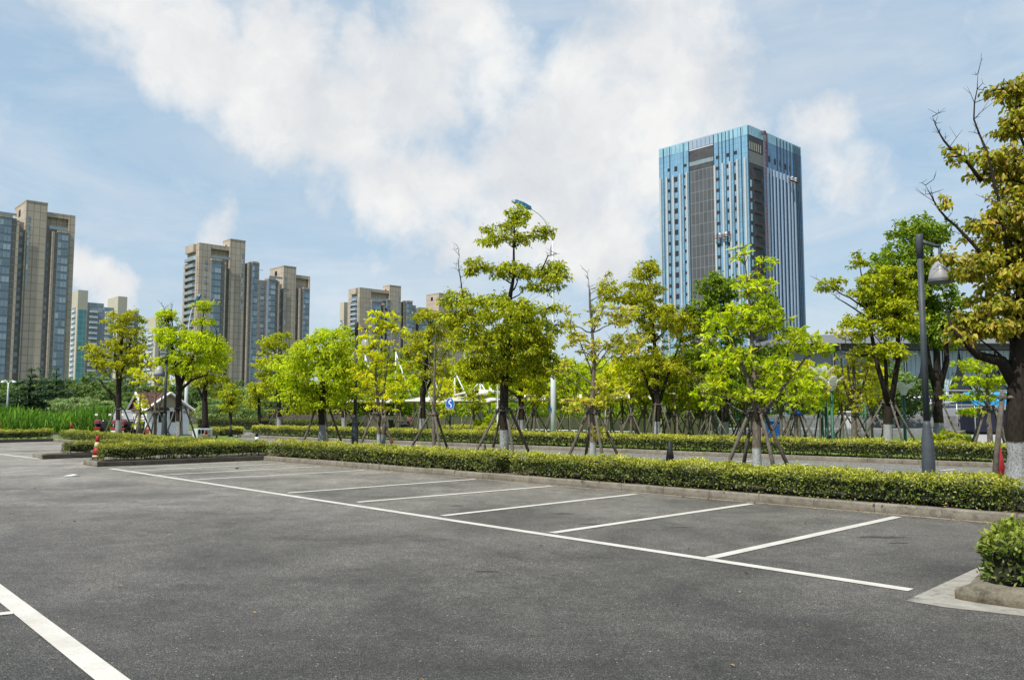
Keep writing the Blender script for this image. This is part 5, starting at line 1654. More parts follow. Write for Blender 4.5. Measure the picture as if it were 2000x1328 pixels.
cone('short black cone just right of the pale cabinet', G(423, 860)[:2], .36, [('black_rubber', 1)], .3)
cone('black and yellow cone with a pale band behind the left hedge', G(501, 878)[:2], .72, [('black_rubber', .2), ('cone_cream', .12), ('black_rubber', .2), ('lamp_white', .18), ('black_rubber', .3)])
cone('black cone on the road behind the hedge, in front of the olive tree', G(1309, 918)[:2], .78, [('black_rubber', 1)])
cone('small black cone beside the stakes of the tall tiered tree', G(947, 893)[:2], .45, [('black_rubber', 1)], .3)
cone('plain red cone at the right beside the big bronze tree', G(1953, 948)[:2], .86, [('cone_red', 1)])
cone('tiny red topped marker on the road behind the young yellow tree', G(766, 880)[:2], .45, [('lamp_white', .5), ('cone_red', .5)], .2)

# pale cabinet with round openings
cp = G(385, 861)[:2]
cr_ = G(415, 860)[:2]
wc = float(np.linalg.norm(cr_ - cp))
root = thing('utility_cabinet', 'pale grey metal cabinet with two black round openings on the driveway', 'cabinet', (*cp, 0), math.atan2(cr_[1] - cp[1], cr_[0] - cp[0]))
hc = .62
MB().cbox((0, 0, .03), (wc, .5, hc), .02).build('body', M['cabinet_white'], root)
for x in (.11, .29):
    mb = MB()
    m4 = Matrix.Translation((x * wc / .85, -.012, hc * .74)) @ Matrix.Rotation(math.pi / 2, 4, 'X')
    ring = [(math.cos(a) * .07, math.sin(a) * .125, 0) for a in np.linspace(0, 2 * math.pi, 19)[:-1]]
    mb.add([tuple(m4 @ Vector(p)) for p in ring], [tuple(range(18))]); mb.build('opening', M['black'], root)
MB().box((wc * .54, -.014, hc * .64), (wc * .82, -.002, hc * .86)).build('vent', M['lamp_grey'], root)
MB().box((wc * .49, -.012, .05), (wc * .50, -.002, hc - .04)).build('seam', M['lamp_grey'], root)
# rusty capped bollard
root = thing('hydrant', 'rusty brown capped hydrant in front of the pale cabinet', 'hydrant', (*G(402, 866)[:2], 0))
MB().lathe([(.11, 0), (.10, .18), (.16, .2), (.16, .26), (.09, .28), (.09, .34)], 18).build('body', M['brown_cap'], root)
MB().lathe([(.19, .34), (.20, .38), (.12, .47), (.05, .5), (.05, .56), (.02, .57)], 18).build('cap', M['brown_cap'], root)

# guard booth
BC = G(285, 853)[:2]
root = thing('guard_booth', 'small white clapboard guard booth with a brown gabled roof', 'guard booth', (*BC, .0), R(43.1))
# local: +x along A (front wall runs along x), +y along B (left wall)
wx, wy = 2.5, 2.4
eave = 1.72
mb = MB()
mb.box((0, 0, .08), (wx, wy, eave))
mb.build('wall', M['siding'], root)
MB().box((-.06, -.06, -.02), (wx + .06, wy + .06, .09)).build('plinth', M['granite_dark'], root)
pk = 2.62
# front gable panel, tan siding
MB().add([(-.02, -.012, eave - .02), (wx + .02, -.012, eave - .02), (wx / 2, -.012, pk - .06), (-.02, .05, eave - .02), (wx + .02, .05, eave - .02), (wx / 2, .05, pk - .06)],
         [(0, 1, 2), (5, 4, 3), (0, 3, 4, 1), (1, 4, 5, 2), (2, 5, 3, 0)]).build('gable', M['siding_tan'], root)
MB().add([(-.012, -.02, eave - .02), (-.012, wy + .02, eave - .02), (-.012, wy / 2, pk - .06), (.05, -.02, eave - .02), (.05, wy + .02, eave - .02), (.05, wy / 2, pk - .06)],
         [(2, 1, 0), (3, 4, 5), (0, 1, 4, 3), (1, 2, 5, 4), (2, 0, 3, 5)]).build('gable', M['siding'], root)
rf = MB()
ov = .22
def roof_plane(pts, th=.05):
    n = (Vector(pts[1]) - Vector(pts[0])).cross(Vector(pts[2]) - Vector(pts[0])).normalized()
    if n.z < 0: pts = pts[::-1]; n = -n
    lo = [tuple(Vector(p) - n * th) for p in pts]
    k = len(pts)
    rf.add(list(pts) + lo, [tuple(range(k)), tuple(range(2 * k - 1, k - 1, -1))] + [(i, k + i, k + (i + 1) % k, (i + 1) % k) for i in range(k)])
sl_ = (pk - eave) / (wx / 2)
ez = eave - ov * sl_
roof_plane([(-ov, -ov, ez), (wx / 2, -ov, pk), (wx / 2, wy + ov, pk), (-ov, wy + ov, ez)])
roof_plane([(wx + ov, -ov, ez), (wx + ov, wy + ov, ez), (wx / 2, wy + ov, pk), (wx / 2, -ov, pk)])
sl2 = (pk - eave) / (wy / 2); ez2 = eave - ov * sl2
roof_plane([(-ov - .01, -ov, ez2 + .006), (wx / 2, -ov, ez2 + .006), (wx / 2, wy / 2, pk + .006), (-ov - .01, wy / 2, pk + .006)])
roof_plane([(-ov - .01, wy + ov, ez2 + .006), (-ov - .01, wy / 2, pk + .006), (wx / 2, wy / 2, pk + .006), (wx / 2, wy + ov, ez2 + .006)])
rfo = rf.build('roof', M['roof_brown'], root)
for (a, b) in (((-ov, -ov - .02, ez), (wx / 2, -ov - .02, pk)), ((wx + ov, -ov - .02, ez), (wx / 2, -ov - .02, pk)), ((-ov - .035, -ov, ez2), (-ov - .035, wy / 2, pk)), ((-ov - .035, wy + ov, ez2), (-ov - .035, wy / 2, pk))):
    mb = MB(); mb.tube([(a[0], a[1], a[2] - .03), (b[0], b[1], b[2] - .03)], .075, 4, sm=False); mb.build('bargeboard', M['white_paint'], rfo)
mb = MB(); mb.box((wx + ov - .02, -ov, ez - .10), (wx + ov + .03, wy + ov, ez + .01)); mb.build('eave_board', M['white_paint'], rfo)
for x0, x1 in ((.62, 1.22), (1.28, 1.72)):
    fr = MB()
    z0, z1 = .78, 1.52
    fr.box((x0, -.03, z0), (x1, .0, z0 + .05)).box((x0, -.03, z1 - .05), (x1, .0, z1)).box((x0, -.03, z0 + .05), (x0 + .05, 0, z1 - .05)).box((x1 - .05, -.03, z0 + .05), (x1, 0, z1 - .05))
    fo = fr.build('window', M['white_paint'], root)
    MB().box((x0 + .05, -.012, z0 + .05), (x1 - .05, -.004, z1 - .05)).build('pane', M['glass_dark'], fo)
MB().box((1.8, -.05, .12), (1.83, -.01, 1.6)).build('downpipe', M['white_paint'], root)
MB().cbox((2.12, -.09, 1.36), (2.3, -.01, 1.52), .02).build('air_conditioner', M['lamp_grey'], root)
MB().box((-.02, .35, .1), (-.008, 1.05, 1.55)).build('door', M['white_paint'], root)
# notice board beside it
root = thing('notice_board', 'flat pale grey panel leaning against the left side of the guard booth', 'panel', (*(BC + B_ * 2.2 - A_ * .5), 0), R(20))
MB().box((-.62, 0, .02), (.42, .05, 1.55)).build('board', M['cabinet_white'], root)
MB().box((-.62, -.012, 1.42), (.42, -.002, 1.46)).build('frame_bar', M['lamp_grey'], root)
MB().box((-.6, .05, 0), (-.55, .35, .06)).build('foot', M['lamp_grey'], root)
# orange block by the booth
tag(MB().cbox((-.3, -.3, 0), (.3, .3, .55), .05).build('barrier_block', M['orange'], None, (*G(277, 856)[:2], 0), R(43)), 'orange red plastic barrier block at the front corner of the guard booth', 'barrier')

# scooters
def scooter(label, pos, rz, body, plate):
    root = thing('motor_scooter', label, 'scooter', (pos[0], pos[1], .1), rz, 'parked motor scooters')
    # local: rear faces -y
    for y, nm in ((-.55, 'wheel'), (.62, 'wheel')):
        mb = MB()
        c = [(0, y + math.cos(a) * .2, .24 + math.sin(a) * .2) for a in np.linspace(0, 2 * math.pi, 17)]
        mb.tube(c, .055, 8, cap=False); w = mb.build(nm, M['black_rubber'], root)
        m2 = MB(); m2.tube([(-.04, y, .24), (.04, y, .24)], .13, 12); m2.build('rim', M['silver'], w)
    prof = [(-.78, .50, .10), (-.72, .62, .15), (-.5, .72, .19), (-.2, .66, .20), (.05, .40, .18), (.25, .33, .16)]
    vs = []; fs = []
    for y, z, w in prof:
        for k in range(8):
            a = 2 * math.pi * k / 8
            vs.append((math.cos(a) * w, y, z - .06 + math.sin(a) * w * .75))
    for i in range(len(prof) - 1):
        for k in range(8):
            j = (k + 1) % 8
            fs.append((i * 8 + k, i * 8 + j, (i + 1) * 8 + j, (i + 1) * 8 + k))
    fs += [tuple(range(7, -1, -1)), tuple(40 + k for k in range(8))]
    MB().add(vs, fs, 0, True).build('body', M[body], root)
    MB().cbox((-.14, -.62, .74), (.14, .12, .84), .05).build('seat', M['black_rubber'], root)
    MB().cbox((-.15, -.86, .80), (.15, -.56, 1.0), .06).build('luggage_box', M['pink_paint'], root)
    mb = MB(); mb.add([(-.2, .42, .3), (.2, .42, .3), (.24, .5, .9), (-.24, .5, .9), (-.2, .52, .3), (.2, .52, .3), (.2, .62, .92), (-.2, .62, .92)],
                      [(0, 1, 2, 3), (7, 6, 5, 4), (0, 3, 7, 4), (1, 5, 6, 2), (3, 2, 6, 7), (0, 4, 5, 1)]); mb.build('front_shield', M[body], root)
    mb = MB(); mb.tube([(0, .7, .3), (0, .55, .95)], .03, 8); mb.build('fork', M['silver'], root)
    mb = MB(); mb.tube([(-.34, .42, 1.0), (-.12, .55, .98), (.12, .55, .98), (.34, .42, 1.0)], .02, 8); mb.build('handlebar', M['black'], root)
    for sx in (-1, 1):
        mb = MB(); mb.tube([(sx * .26, .46, 1.0), (sx * .32, .5, 1.2)], .01, 6)
        mi = mb.build('mirror', M['black'], root)
        MB().cbox((sx * .32 - .07, .47, 1.19), (sx * .32 + .07, .50, 1.29), .012).build('mirror_glass', M['lamp_white'], mi)
    MB().cbox((-.15, -.86, .52), (.15, -.80, .62), .02).build('tail_light', M['red_plastic'], root)
    MB().box((-.12, -.85, .34), (.12, -.84, .48)).build('number_plate', M[plate], root)
    MB().cbox((-.1, -.82, .3), (.1, -.6, .5), .03).build('mudguard', M['black'], root)
    note_kids(root)
    return root
scooter('motor scooter with a pinkish red rear box in front of the reeds', onray(198, 42.5), R(15), 'black', 'yellow_plate')
scooter('dark scooter half hidden behind the white painted trunk', onray(241, 42.0), R(-5), 'black', 'lamp_white')
scooter('black motor scooter with yellow number plate beside the guard booth panel', onray(262, 41.5), R(-14), 'black', 'yellow_plate')
scooter('black motor scooter parked under the white shelter roof', (*along(780, FK0, FK1, 6.2),), R(70), 'black', 'lamp_white')
# pale rock
def rock(label, pos, r, seed):
    rs = np.random.RandomState(seed)
    import bmesh
    bm = bmesh.new(); bmesh.ops.create_icosphere(bm, subdivisions=2, radius=r)
    for v in bm.verts: v.co *= rs.uniform(.86, 1.1); v.co.z *= .6
    me = bpy.data.meshes.new('rock'); bm.to_mesh(me); bm.free(); me.materials.append(M['paving'])
    o = bpy.data.objects.new('rock', me); COL.objects.link(o); o.location = (pos[0], pos[1], r * .35 + .1)
    tag(o, label, 'rock')
rock('pale rounded rock behind the small red cone by the reeds', onray(144, 47), .42, 3)
o = MB().add([(-.16, -.09, .012), (.05, -.12, .02), (.20, -.02, .05), (.13, .08, .03), (-.04, .10, .045), (-.2, .05, .015)], [(0, 1, 4, 5), (1, 2, 3, 4)]).build('paper_scrap', M['paper'], None, (*G(141, 930)[:2], 0))
tag(o, 'crumpled white paper scrap lying on the asphalt at the left', 'paper')
o = MB().lathe([(.05, 0), (.045, .02), (.02, .03)], 9).build('pebble', M['black'], None, (*G(463, 915)[:2], 0)); tag(o, 'small black stone lying in a parking bay at the left', 'stone')

# white slender pole right of shelter and blue sign
root = thing('white_pole', 'slim white pole beside the trunk of the tall tiered tree', 'pole', (*along(972, FK0, FK1, 1.9), .1))
MB().lathe([(.05, 0), (.05, .4), (.035, .42), (.035, 3.45), (.05, 3.47), (.05, 3.5)], 10).build('shaft', M['white_metal'], root)
MB().lathe([(.09, -.05), (.09, .03)], 10).build('base_plate', M['lamp_grey'], root)
sp_ = along(879, FK0, FK1, 2.3)
zs = P(879, 789, sp_[1])[2]
root = thing('road_sign', 'round blue sign with a white curved arrow on a dark post', 'road sign', (*sp_, .1), 0)
MB().lathe([(.05, -.1), (.05, .75)], 10).build('post_foot', M['pole_dark'], root)
MB().lathe([(.045, .75), (.045, zs + .02)], 10).build('post', M['pole_dark'], root)
zs -= .1
ang = R(-8)
mb = MB()
m4 = Matrix.Translation((0, -.07, zs)) @ Matrix.Rotation(ang, 4, 'Z') @ Matrix.Rotation(math.pi / 2, 4, 'X')
rs_ = .31
ring = [(math.cos(a) * rs_ * .70, math.sin(a) * rs_, 0) for a in np.linspace(0, 2 * math.pi, 33)[:-1]]
def plate(rad, z0, z1, mat, name, par):
    mb = MB()
    a0 = [(p[0] * rad, p[1] * rad, z0) for p in ring]; a1 = [(p[0] * rad, p[1] * rad, z1) for p in ring]
    n = len(ring)
    mb.add([tuple(m4 @ Vector(p)) for p in a0 + a1], [tuple(range(n - 1, -1, -1)), tuple(range(n, 2 * n))] + [(i, (i + 1) % n, n + (i + 1) % n, n + i) for i in range(n)])
    return mb.build(name, mat, par)
pl = plate(1.0, -.01, .01, M['lamp_white'], 'sign_plate', root)
plate(.93, .011, .014, M['sign_blue'], 'sign_face', pl)
mb = MB()
pts = [(.05, -.16), (.075, -.06), (.02, 0.0), (-.045, .05), (-.05, .12), (.0, .17)]
for (x0, y0), (x1, y1) in zip(pts[:-1], pts[1:]):
    d = Vector((x1 - x0, y1 - y0)).normalized() ; nn_ = Vector((-d.y, d.x)) * .025; d = d * .018
    mb.add([tuple(m4 @ Vector(q)) for q in ((x0 - nn_.x - d.x, y0 - nn_.y - d.y, .017), (x1 - nn_.x + d.x, y1 - nn_.y + d.y, .017), (x1 + nn_.x + d.x, y1 + nn_.y + d.y, .0172), (x0 + nn_.x - d.x, y0 + nn_.y - d.y, .0172))], [(0, 1, 2, 3)])
mb.add([tuple(m4 @ Vector(q)) for q in ((-.03, .12, .019), (.09, .15, .019), (.01, .25, .019))], [(0, 1, 2)])
mb.build('arrow', M['lamp_white'], pl)

# bicycle shelter with white membrane roof, masts and stays
SH0 = along(690, FK0, FK1, 10.5); SH1 = along(1375, FK0, FK1, 10.5)
sd_v = SH1 - SH0; SL = float(np.linalg.norm(sd_v)); sa = math.atan2(sd_v[1], sd_v[0])
root = thing('bicycle_shelter', 'long white membrane roofed bicycle shelter with masts and beige panels', 'shelter', (*SH0, .1), sa)
# local x along the shelter, +y away from camera
nb = 9
bw = SL / nb
def shx(u, off=10.5):
    p = along(u, FK0, FK1, off) - SH0
    return float(np.dot(p, sd_v / SL))
for k in range(nb + 1):
    MB().lathe([(.075, -.1), (.07, 1.95)], 10, 0, (k * bw, .2)).build('post', M['beige_panel'], root)
for k in range(nb):
    x0, x1 = k * bw + .08, (k + 1) * bw - .08
    mb = MB(); mb.box((x0, .12, .22), (x1, .18, 1.0)); mb.box((x0, .10, .98), (x1, .2, 1.04)); mb.box((x0, .10, .18), (x1, .2, .22))
    for q in range(1, 5): 
        xx = x0 + (x1 - x0) * q / 5
        mb.box((xx - .015, .105, .22), (xx + .015, .12, .98))
    mb.build('panel', M['beige_panel'], root)
def membrane(x0, x1, zl, zr, hump, name='roof'):
    n = 10
    vs = []; fs = []
    for i in range(n + 1):
        t = i / n
        x = x0 + (x1 - x0) * t
        zt_ = zl * (1 - t) + zr * t + hump * math.sin(t * math.pi)
        for y, dz in ((-1.5, .0), (-1.46, .09), (-.4, .26), (.9, .22), (1.9, .02), (1.9, -.05), (.9, .10), (-.4, .14), (-1.45, -.05)):
            vs.append((x, y, zt_ + dz))
    m = 9
    for i in range(n):
        for k in range(m):
            j = (k + 1) % m
            fs.append((i * m + k, (i + 1) * m + k, (i + 1) * m + j, i * m + j))
    fs += [tuple(range(m)), tuple(n * m + k for k in range(m - 1, -1, -1))]
    return MB().add(vs, fs, 0, True).build(name, M['membrane'], root)
xs = [0.05, shx(795), shx(900), shx(985)]
for k in range(3):
    membrane(xs[k] + .02, xs[k + 1] - .02, 1.98 if k else 1.9, 1.9, .12 if k == 0 else .05)
membrane(shx(918), shx(968), 2.28, 2.3, .14)
xr = [shx(990), shx(1085), shx(1180), shx(1290), SL]
for k in range(4): membrane(xr[k] + .02, xr[k + 1] - .02, 1.98, 1.98, .10)
for u_m, vt, (ul, ur) in ((700, 690, (None, 730)), (760, 682, (None, 795)), (826, 705, (None, 852)), (876, 720, (None, 905)), (926, 741, (895, 948)), (945, 752, (None, 960)), (1060, 740, (1030, 1085)), (1180, 742, (1150, 1210)), (1290, 745, (1260, 1320))):
    x = shx(u_m)
    Ym = along(u_m, FK0, FK1, 10.5)[1]
    zt_ = P(u_m, vt, Ym)[2] - .1
    mo = MB().lathe([(.07, -.1), (.06, zt_ * .6), (.04, zt_)], 10, 0, (x, .55)).build('mast', M['white_metal'], root)
    for uu in (ul, ur):
        if uu is None: continue
        xx = shx(uu)
        mb = MB(); mb.tube([(x, .55, zt_ * .96), (xx, .4, 2.16)], .04, 8); mb.build('stay', M['white_metal'], mo)
for k in range(1, nb):
    pass
# horizontal rail in front
root2 = thing('low_railing', 'low pale metal railing in front of the bicycle shelter', 'railing', (*along(965, FK0, FK1, 8.4), .1), sa)
x1 = float(np.linalg.norm(along(1240, FK0, FK1, 8.4) - along(965, FK0, FK1, 8.4)))
mb = MB(); mb.tube([(0, 0, .42), (x1, 0, .42)], .025, 8); mb.build('rail', M['white_metal'], root2)
for k in range(6):
    MB().lathe([(.025, -.05), (.025, .42)], 8, 0, (x1 * k / 5, 0)).build('post', M['white_metal'], root2)
# bright bush below shelter
def bush(label, pos, r, leaf, seed, n=900, ll=.18):
    rs = np.random.RandomState(seed)
    cl = fill(rs, [(np.array((0, 0, r * .62)), np.array((r * .8, r * .6, r * .45)), 10, r * .4)], 1)
    V, Q, tw = crown_mesh(rs, cl, n // 10, ll, ll * .45, hang=.2, twigs=5, tuft=3)
    root = thing('bush', label, 'bush', (pos[0], pos[1], .1))
    mb = MB()
    for c, _ in cl: mb.tube([(0, 0, -.05), tuple(c * .5 + rs.normal(size=3) * .03), tuple(c)], [.02, .014, .006], 5)
    mb.build('stems', M['bark'], root)
    mesh_np('foliage', V, Q, M[leaf], root)
bush('bright light green bush in front of the shelter left of the slim white pole', along(945, FK0, FK1, 5.4), 1.0, 'leaf_fresh', 5, 1300)
bush('small dark green shrub at the foot of the forked white based tree', along(1855, FK0, FK1, 3.2), .75, 'leaf_green', 6, 900, .12)
bush('low green shrub below the pale and dark stakes right of the petal lamps', along(1690, FK0, FK1, 2.2), .5, 'leaf_fresh', 7, 700, .12)

# bins, bags, far car
root = thing('waste_bin', 'tall blue waste bin beyond the trees left of the glass tower corner', 'waste bin', (*along(1510, FK0, FK1, 15), .1), .3)
MB().cbox((-.27, -.3, .05), (.27, .3, .85), .05).build('body', M['bin_blue'], root)
MB().cbox((-.3, -.34, .86), (.3, .33, .95), .03).build('lid', M['bin_blue'], root)
for sx in (-1, 1): MB().tube([(sx * .2, .3, .08), (sx * .28, .3, .08)], .08, 10).build('wheel', M['black_rubber'], root)
def bag(label, pos, r, mat, z):
    rs = np.random.RandomState(4)
    MBo = MB().lathe([(r * .5, 0), (r * .95, r * .25), (r, r * .8), (r * .75, r * 1.45), (r * .28, r * 1.75), (r * .12, r * 1.82), (r * .3, r * 2.05)], 12)
    MBo.v = [(x + rs.normal() * r * .05, y + rs.normal() * r * .05, q) for x, y, q in MBo.v]
    tag(MBo.build('bag', M[mat], None, (pos[0], pos[1], z)), label, 'bag')
bag('dark navy sack on the lawn between the green lamp posts', along(1620, FK0, FK1, 5.2), .26, 'navy', .12)
bag('small bright blue bag hanging among the stakes of the fresh green small tree', along(1560, FK0, FK1, 3.1), .10, 'sign_blue', 1.42)

def car(label, pos, rz, mat):
    root = thing('parked_car', label, 'car', (pos[0], pos[1], 0), rz)
    prof = [(-2.1, .45), (-2.1, .85), (-1.5, .95), (-.9, 1.48), (.8, 1.5), (1.5, 1.0), (2.1, .85), (2.15, .4)]
    n = len(prof)
    mb = MB()
    def wv(z): return .86 if z < 1.05 else .70
    mb.add([(x, -wv(z), z) for x, z in prof] + [(x, wv(z), z) for x, z in prof], [tuple(range(n)), tuple(range(2 * n - 1, n - 1, -1))] + [(i, n + i, n + (i + 1) % n, (i + 1) % n) for i in range(n)])
    mb.build('body', M[mat], root)
    for sy in (-1, 1):
        MB().add([(-1.35, sy * .865, 1.0), (1.3, sy * .865, 1.0), (.72, sy * .73, 1.43), (-.88, sy * .73, 1.43)], [(0, 1, 2, 3)]).build('side_window', M['glass_dark'], root)
        for x in (-1.3, 1.35):
            MB().tube([(x, sy * .70, .32), (x, sy * .88, .32)], .32, 16).build('wheel', M['black_rubber'], root)
        MB().cbox((2.05, sy * .62 - .15, .62), (2.16, sy * .62 + .15, .76), .02).build('headlight', M['lamp_white'], root)
    MB().add([(1.52, -.66, 1.02), (1.52, .66, 1.02), (.86, .6, 1.44), (.86, -.6, 1.44)], [(0, 1, 2, 3)]).build('windscreen', M['glass_dark'], root)
car('small blue car far away right of the guard booth', onray(381, 92), R(200), 'car_blue')
# flower band and low wall far away behind the lawn at left
def flat_box(name, label, cat, u0, u1, Y, z0, z1, dep, mat):
    a = onray(u0, Y); b = onray(u1, Y)
    tag(MB().box((0, 0, z0), (float(b[0] - a[0]), dep, z1)).build(name, M[mat], None, (*a, 0)), label, cat)
M['flowerband'] = plain('flower_band', (.10, .085, .08), .9, 0, .5, 1.3, dirt=((.30, .14, .14), 1.1, .62))
sheet('grass', [onray(360, 62), onray(760, 62), onray(760, 86), onray(360, 86)], .02, M['lawn'])
flat_box('low_wall', 'long low dark wall with faded flowers beyond the far lawn at the left', 'wall', 372, 720, 86, .02, .95, .4, 'flowerband')
rs_t = np.random.RandomState(3)
hedge('hedge', 'thin bright clipped hedge line far beyond the lawn at the left', [onray(372, 87), onray(720, 87)], .8, 1.35, .05, .16, 60, 55, six=False, gaps=False)

# ------------------------------------------------------------------ buildings far behind
RZ = R(43.1)
E1 = np.array((math.cos(RZ), math.sin(RZ))); E2 = np.array((-math.sin(RZ), math.cos(RZ)))
def hit(o, d, u, v):
    """distance along the plan line o + d*s met by the viewing column of (u, v)"""
    r = ray(u, v)[:2]
    return float(np.linalg.solve(np.array(((d[0], -r[0]), (d[1], -r[1]))), -np.array(o))[0])
FLOOR = 3.05

class Block:
    def __init__(s, label, u0, v0, z0, group=None):
        d = ray(u0, v0); t = (z0 - CH) / d[2]
        s.o = np.array((d[0] * t, d[1] * t)); s.Y = s.o[1]
        s.root = thing('apartment_tower', label, 'apartment tower', (*s.o, 0), RZ, group)
        s.nwin = {}
    def s_(s, u, v): return hit(s.o, E1, u, v)
    def t_(s, u, v, sx=0.0): return hit(s.o + E1 * sx, E2, u, v)
    def z_(s, v, sx): 
        p = s.o + E1 * sx
        return float(P(1000, v, p[1])[2]) if False else CH + (HOR - v) * p[1] / F * (1 + 0.0)
    def wall(s, x0, x1, y0, y1, z1, mat, z0=0, name='wall'):
        return MB().box((x0, y0, z0), (x1, y1, z1)).build(name, M[mat], s.root)
    def windows(s, x0, x1, y, zlo, zhi, name='window', panes=3, hfrac=.68, face='y'):
        mb = MB()
        w = x1 - x0; h = FLOOR * hfrac
        def bx(a, b, c, d_, mi, dep):
            if face == 'y': mb.box((a, -dep, c), (b, 0.0, d_), mi)
            else: mb.box((-dep, a, c), (0.0, b, d_), mi)
        bx(0, w, 0, h, 1, .05)
        for k in range(panes):
            a = w * (k + .06) / panes; b = w * (k + .94) / panes
            bx(a, b, h * .06, h * .94, 0, .09)
        z = zlo + .5
        first = None; n = 0
        while z + h < zhi and n < 33:
            if first is None:
                first = mb.build(name, [M['pane'], M['pane_frame']], s.root, (x0, y, z) if face == 'y' else (y, x0, z)); o = first
            else:
                o = first.copy(); COL.objects.link(o); o.parent = s.root; o.location = (x0, y, z) if face == 'y' else (y, x0, z)
            z += FLOOR; n += 1
    def strip(s, x0, x1, z1, kind, prot=0.0, back=12.0, zlo=14):
        if kind == 'stone': s.wall(x0, x1, -prot, back, z1, 'stone')
        elif kind == 'pier': s.wall(x0, x1, -prot, 3, z1, 'stone', name='pier')
        elif kind == 'louver': s.wall(x0, x1, -prot, 4, z1, 'louver', name='louver')
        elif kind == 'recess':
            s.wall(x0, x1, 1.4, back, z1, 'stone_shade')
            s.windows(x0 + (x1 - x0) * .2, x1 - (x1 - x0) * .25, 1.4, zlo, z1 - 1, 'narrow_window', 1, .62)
        elif kind == 'glass':
            s.wall(x0, x1, -prot, 4, z1, 'apt_spandrel', name='bay')
            s.wall(x0 - .15, x1 + .15, -prot - .2, 3.9, z1 + .9, 'stone', z1, name='cornice')
            s.windows(x0 + .12, x1 - .12, -prot, zlo, z1 - .4, 'window', 3, .74)
    def shaft(s, x0, x1, z1, dep, side='l', low=None):
        s.wall(x0, x1, -.5, dep, z1, 'stone', name='lift_shaft')
        w = x1 - x0
        if side == 'l': a, b = x0 + w * .10, x0 + w * .20; c, d = x0 + w * .06, x0 + w * .58
        else: a, b = x1 - w * .22, x1 - w * .10; c, d = x0 + w * .30, x0 + w * .78
        s.windows(a, b, -.5, z1 - 33, z1 - 5, 'stair_window', 1, .75)
        MB().box((c, -.58, 0), (d, -.5, z1 - 17)).build('shadow_panel', M['stone_shadow'], s.root)  # thin panel added as the cast shadow of the neighbouring bay
        # parapet line and plant door
        MB().box((x0 - .12, -.62, z1), (x1 + .12, dep + .1, z1 + .35)).build('parapet', M['stone'], s.root)
        MB().box((x0 - .04, dep * .45, z1 - 4.6), (x0 + .02, dep * .62, z1 - 1.9)).build('plant_door', M['black'], s.root)

# -- nearest tower at the left edge
b = Block('tall tan apartment tower cut off by the left edge of the frame', 51.3, 392.7, 80)
V0 = 440
S = lambda u: b.s_(u, V0)
x_end = S(146.5)
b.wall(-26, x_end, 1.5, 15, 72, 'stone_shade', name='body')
b.shaft(0, b.s_(92.6, 400), 80, b.t_(29.4, 402), 'l')
b.strip(-26, S(-2), 73, 'stone', .3)
b.strip(S(-2), S(22), 72.5, 'glass', 1.2)
b.strip(S(22), S(31.5), 72.5, 'louver', .9)
b.strip(S(31.5), S(36.5), 72, 'pier', 1.1)
b.strip(S(36.5), S(48) + .8, 70, 'recess')
b.strip(b.s_(92.6, 420), S(102), 69, 'recess')
b.strip(S(102), S(106.5), 69.6, 'pier', .9)
b.strip(S(106.5), S(113), 69.4, 'louver', .6)
b.strip(S(113), S(134), 69.4, 'glass', 1.0)
b.strip(S(134), x_end, 77, 'stone', .2, 13)
MB().box((b.s_(92.6, 420), 2.0, 70), (S(134), 13, 77)).build('wall', M['stone'], b.root)
MB().box((b.s_(92.6, 420) - .02, .1, 75.2), (S(134), 2.1, 77.02)).build('roof_beam', M['stone'], b.root)
mb = MB(); mb.box((S(96), -1.0, 70.4), (S(132), -.94, 71.6)); mb.build('glass_railing', M['balcony_glass'], b.root)
mb = MB(); mb.box((-24, -1.4, 73.4), (S(30), -1.34, 74.3)); mb.build('glass_railing', M['balcony_glass'], b.root)

# -- second tower, with balconies on its left side
def twin(label, u0, v0, p, label2=None):
    b = Block(label, u0, v0, 80)
    S = lambda u: b.s_(u, p['v'])
    xl = b.s_(p['left'], p['v']); xr = S(p['right'])
    b.wall(xl + .6, xr, 1.5, 15, 68, 'stone_shade', name='body')
    b.shaft(S(p['shaft'][0]), S(p['shaft'][1]), 80, 7.5, 'r')
    x1 = S(p['slab'][1])
    b.strip(xl, x1, 76.5, 'stone', .25, 13)
    MB().box((x1, 2.2, 68), (S(p['shaft'][0]), 12, 76.5)).build('wall', M['stone'], b.root)
    MB().box((x1, .1, 74.6), (S(p['shaft'][0]), 2.3, 76.52)).build('roof_beam', M['stone'], b.root)
    for (ua, ub, z, kind, pr) in p['strips']:
        b.strip(S(ua), S(ub), z, kind, pr)
    if p.get('rail'):
        MB().box((S(p['rail'][0]), -1.5, p['rail'][2]), (S(p['rail'][1]), -1.44, p['rail'][2] + 1.1)).build('glass_railing', M['balcony_glass'], b.root)
    # small windows on the stone slab
    w = x1 - xl
    if p.get('slabwin'): b.windows(xl + w * .50, xl + w * .68, -.25, 30, 70, 'side_window', 1, .5)
    # left face: balconies
    ta, tb = p['bal']
    y0 = b.t_(ta, p['v'], xl); y1 = b.t_(tb, p['v'], xl)
    b.wall(xl - 1.0, xl + 6, y1, y1 + 2.0, 68, 'stone', name='side_wall')
    b.wall(xl - .3, xl + 3, y0 * .25, y0, 70, 'stone', name='pier')
    z = 20.0; first = None
    while z < 70.5:
        root = MB().box((-1.5, 0, -.18), (0, y1 - y0, .18)).build('balcony', M['far_white'] if p.get('white') else M['stone'], b.root, (xl, y0, z))
        MB().box((-1.52, .1, .2), (-1.46, y1 - y0 - .1, 1.25)).build('railing', M['balcony_glass'], root)
        MB().box((-.16, .15, .2), (-.06, y1 - y0 - .15, 2.6)).build('balcony_door', M['pane'], root)
        z += FLOOR
    b.wall(xl - 1.3, xl + 3, y0 + (y1 - y0) * .05, y1, 76.2, 'stone', 72.6, name='side_parapet')
    return b
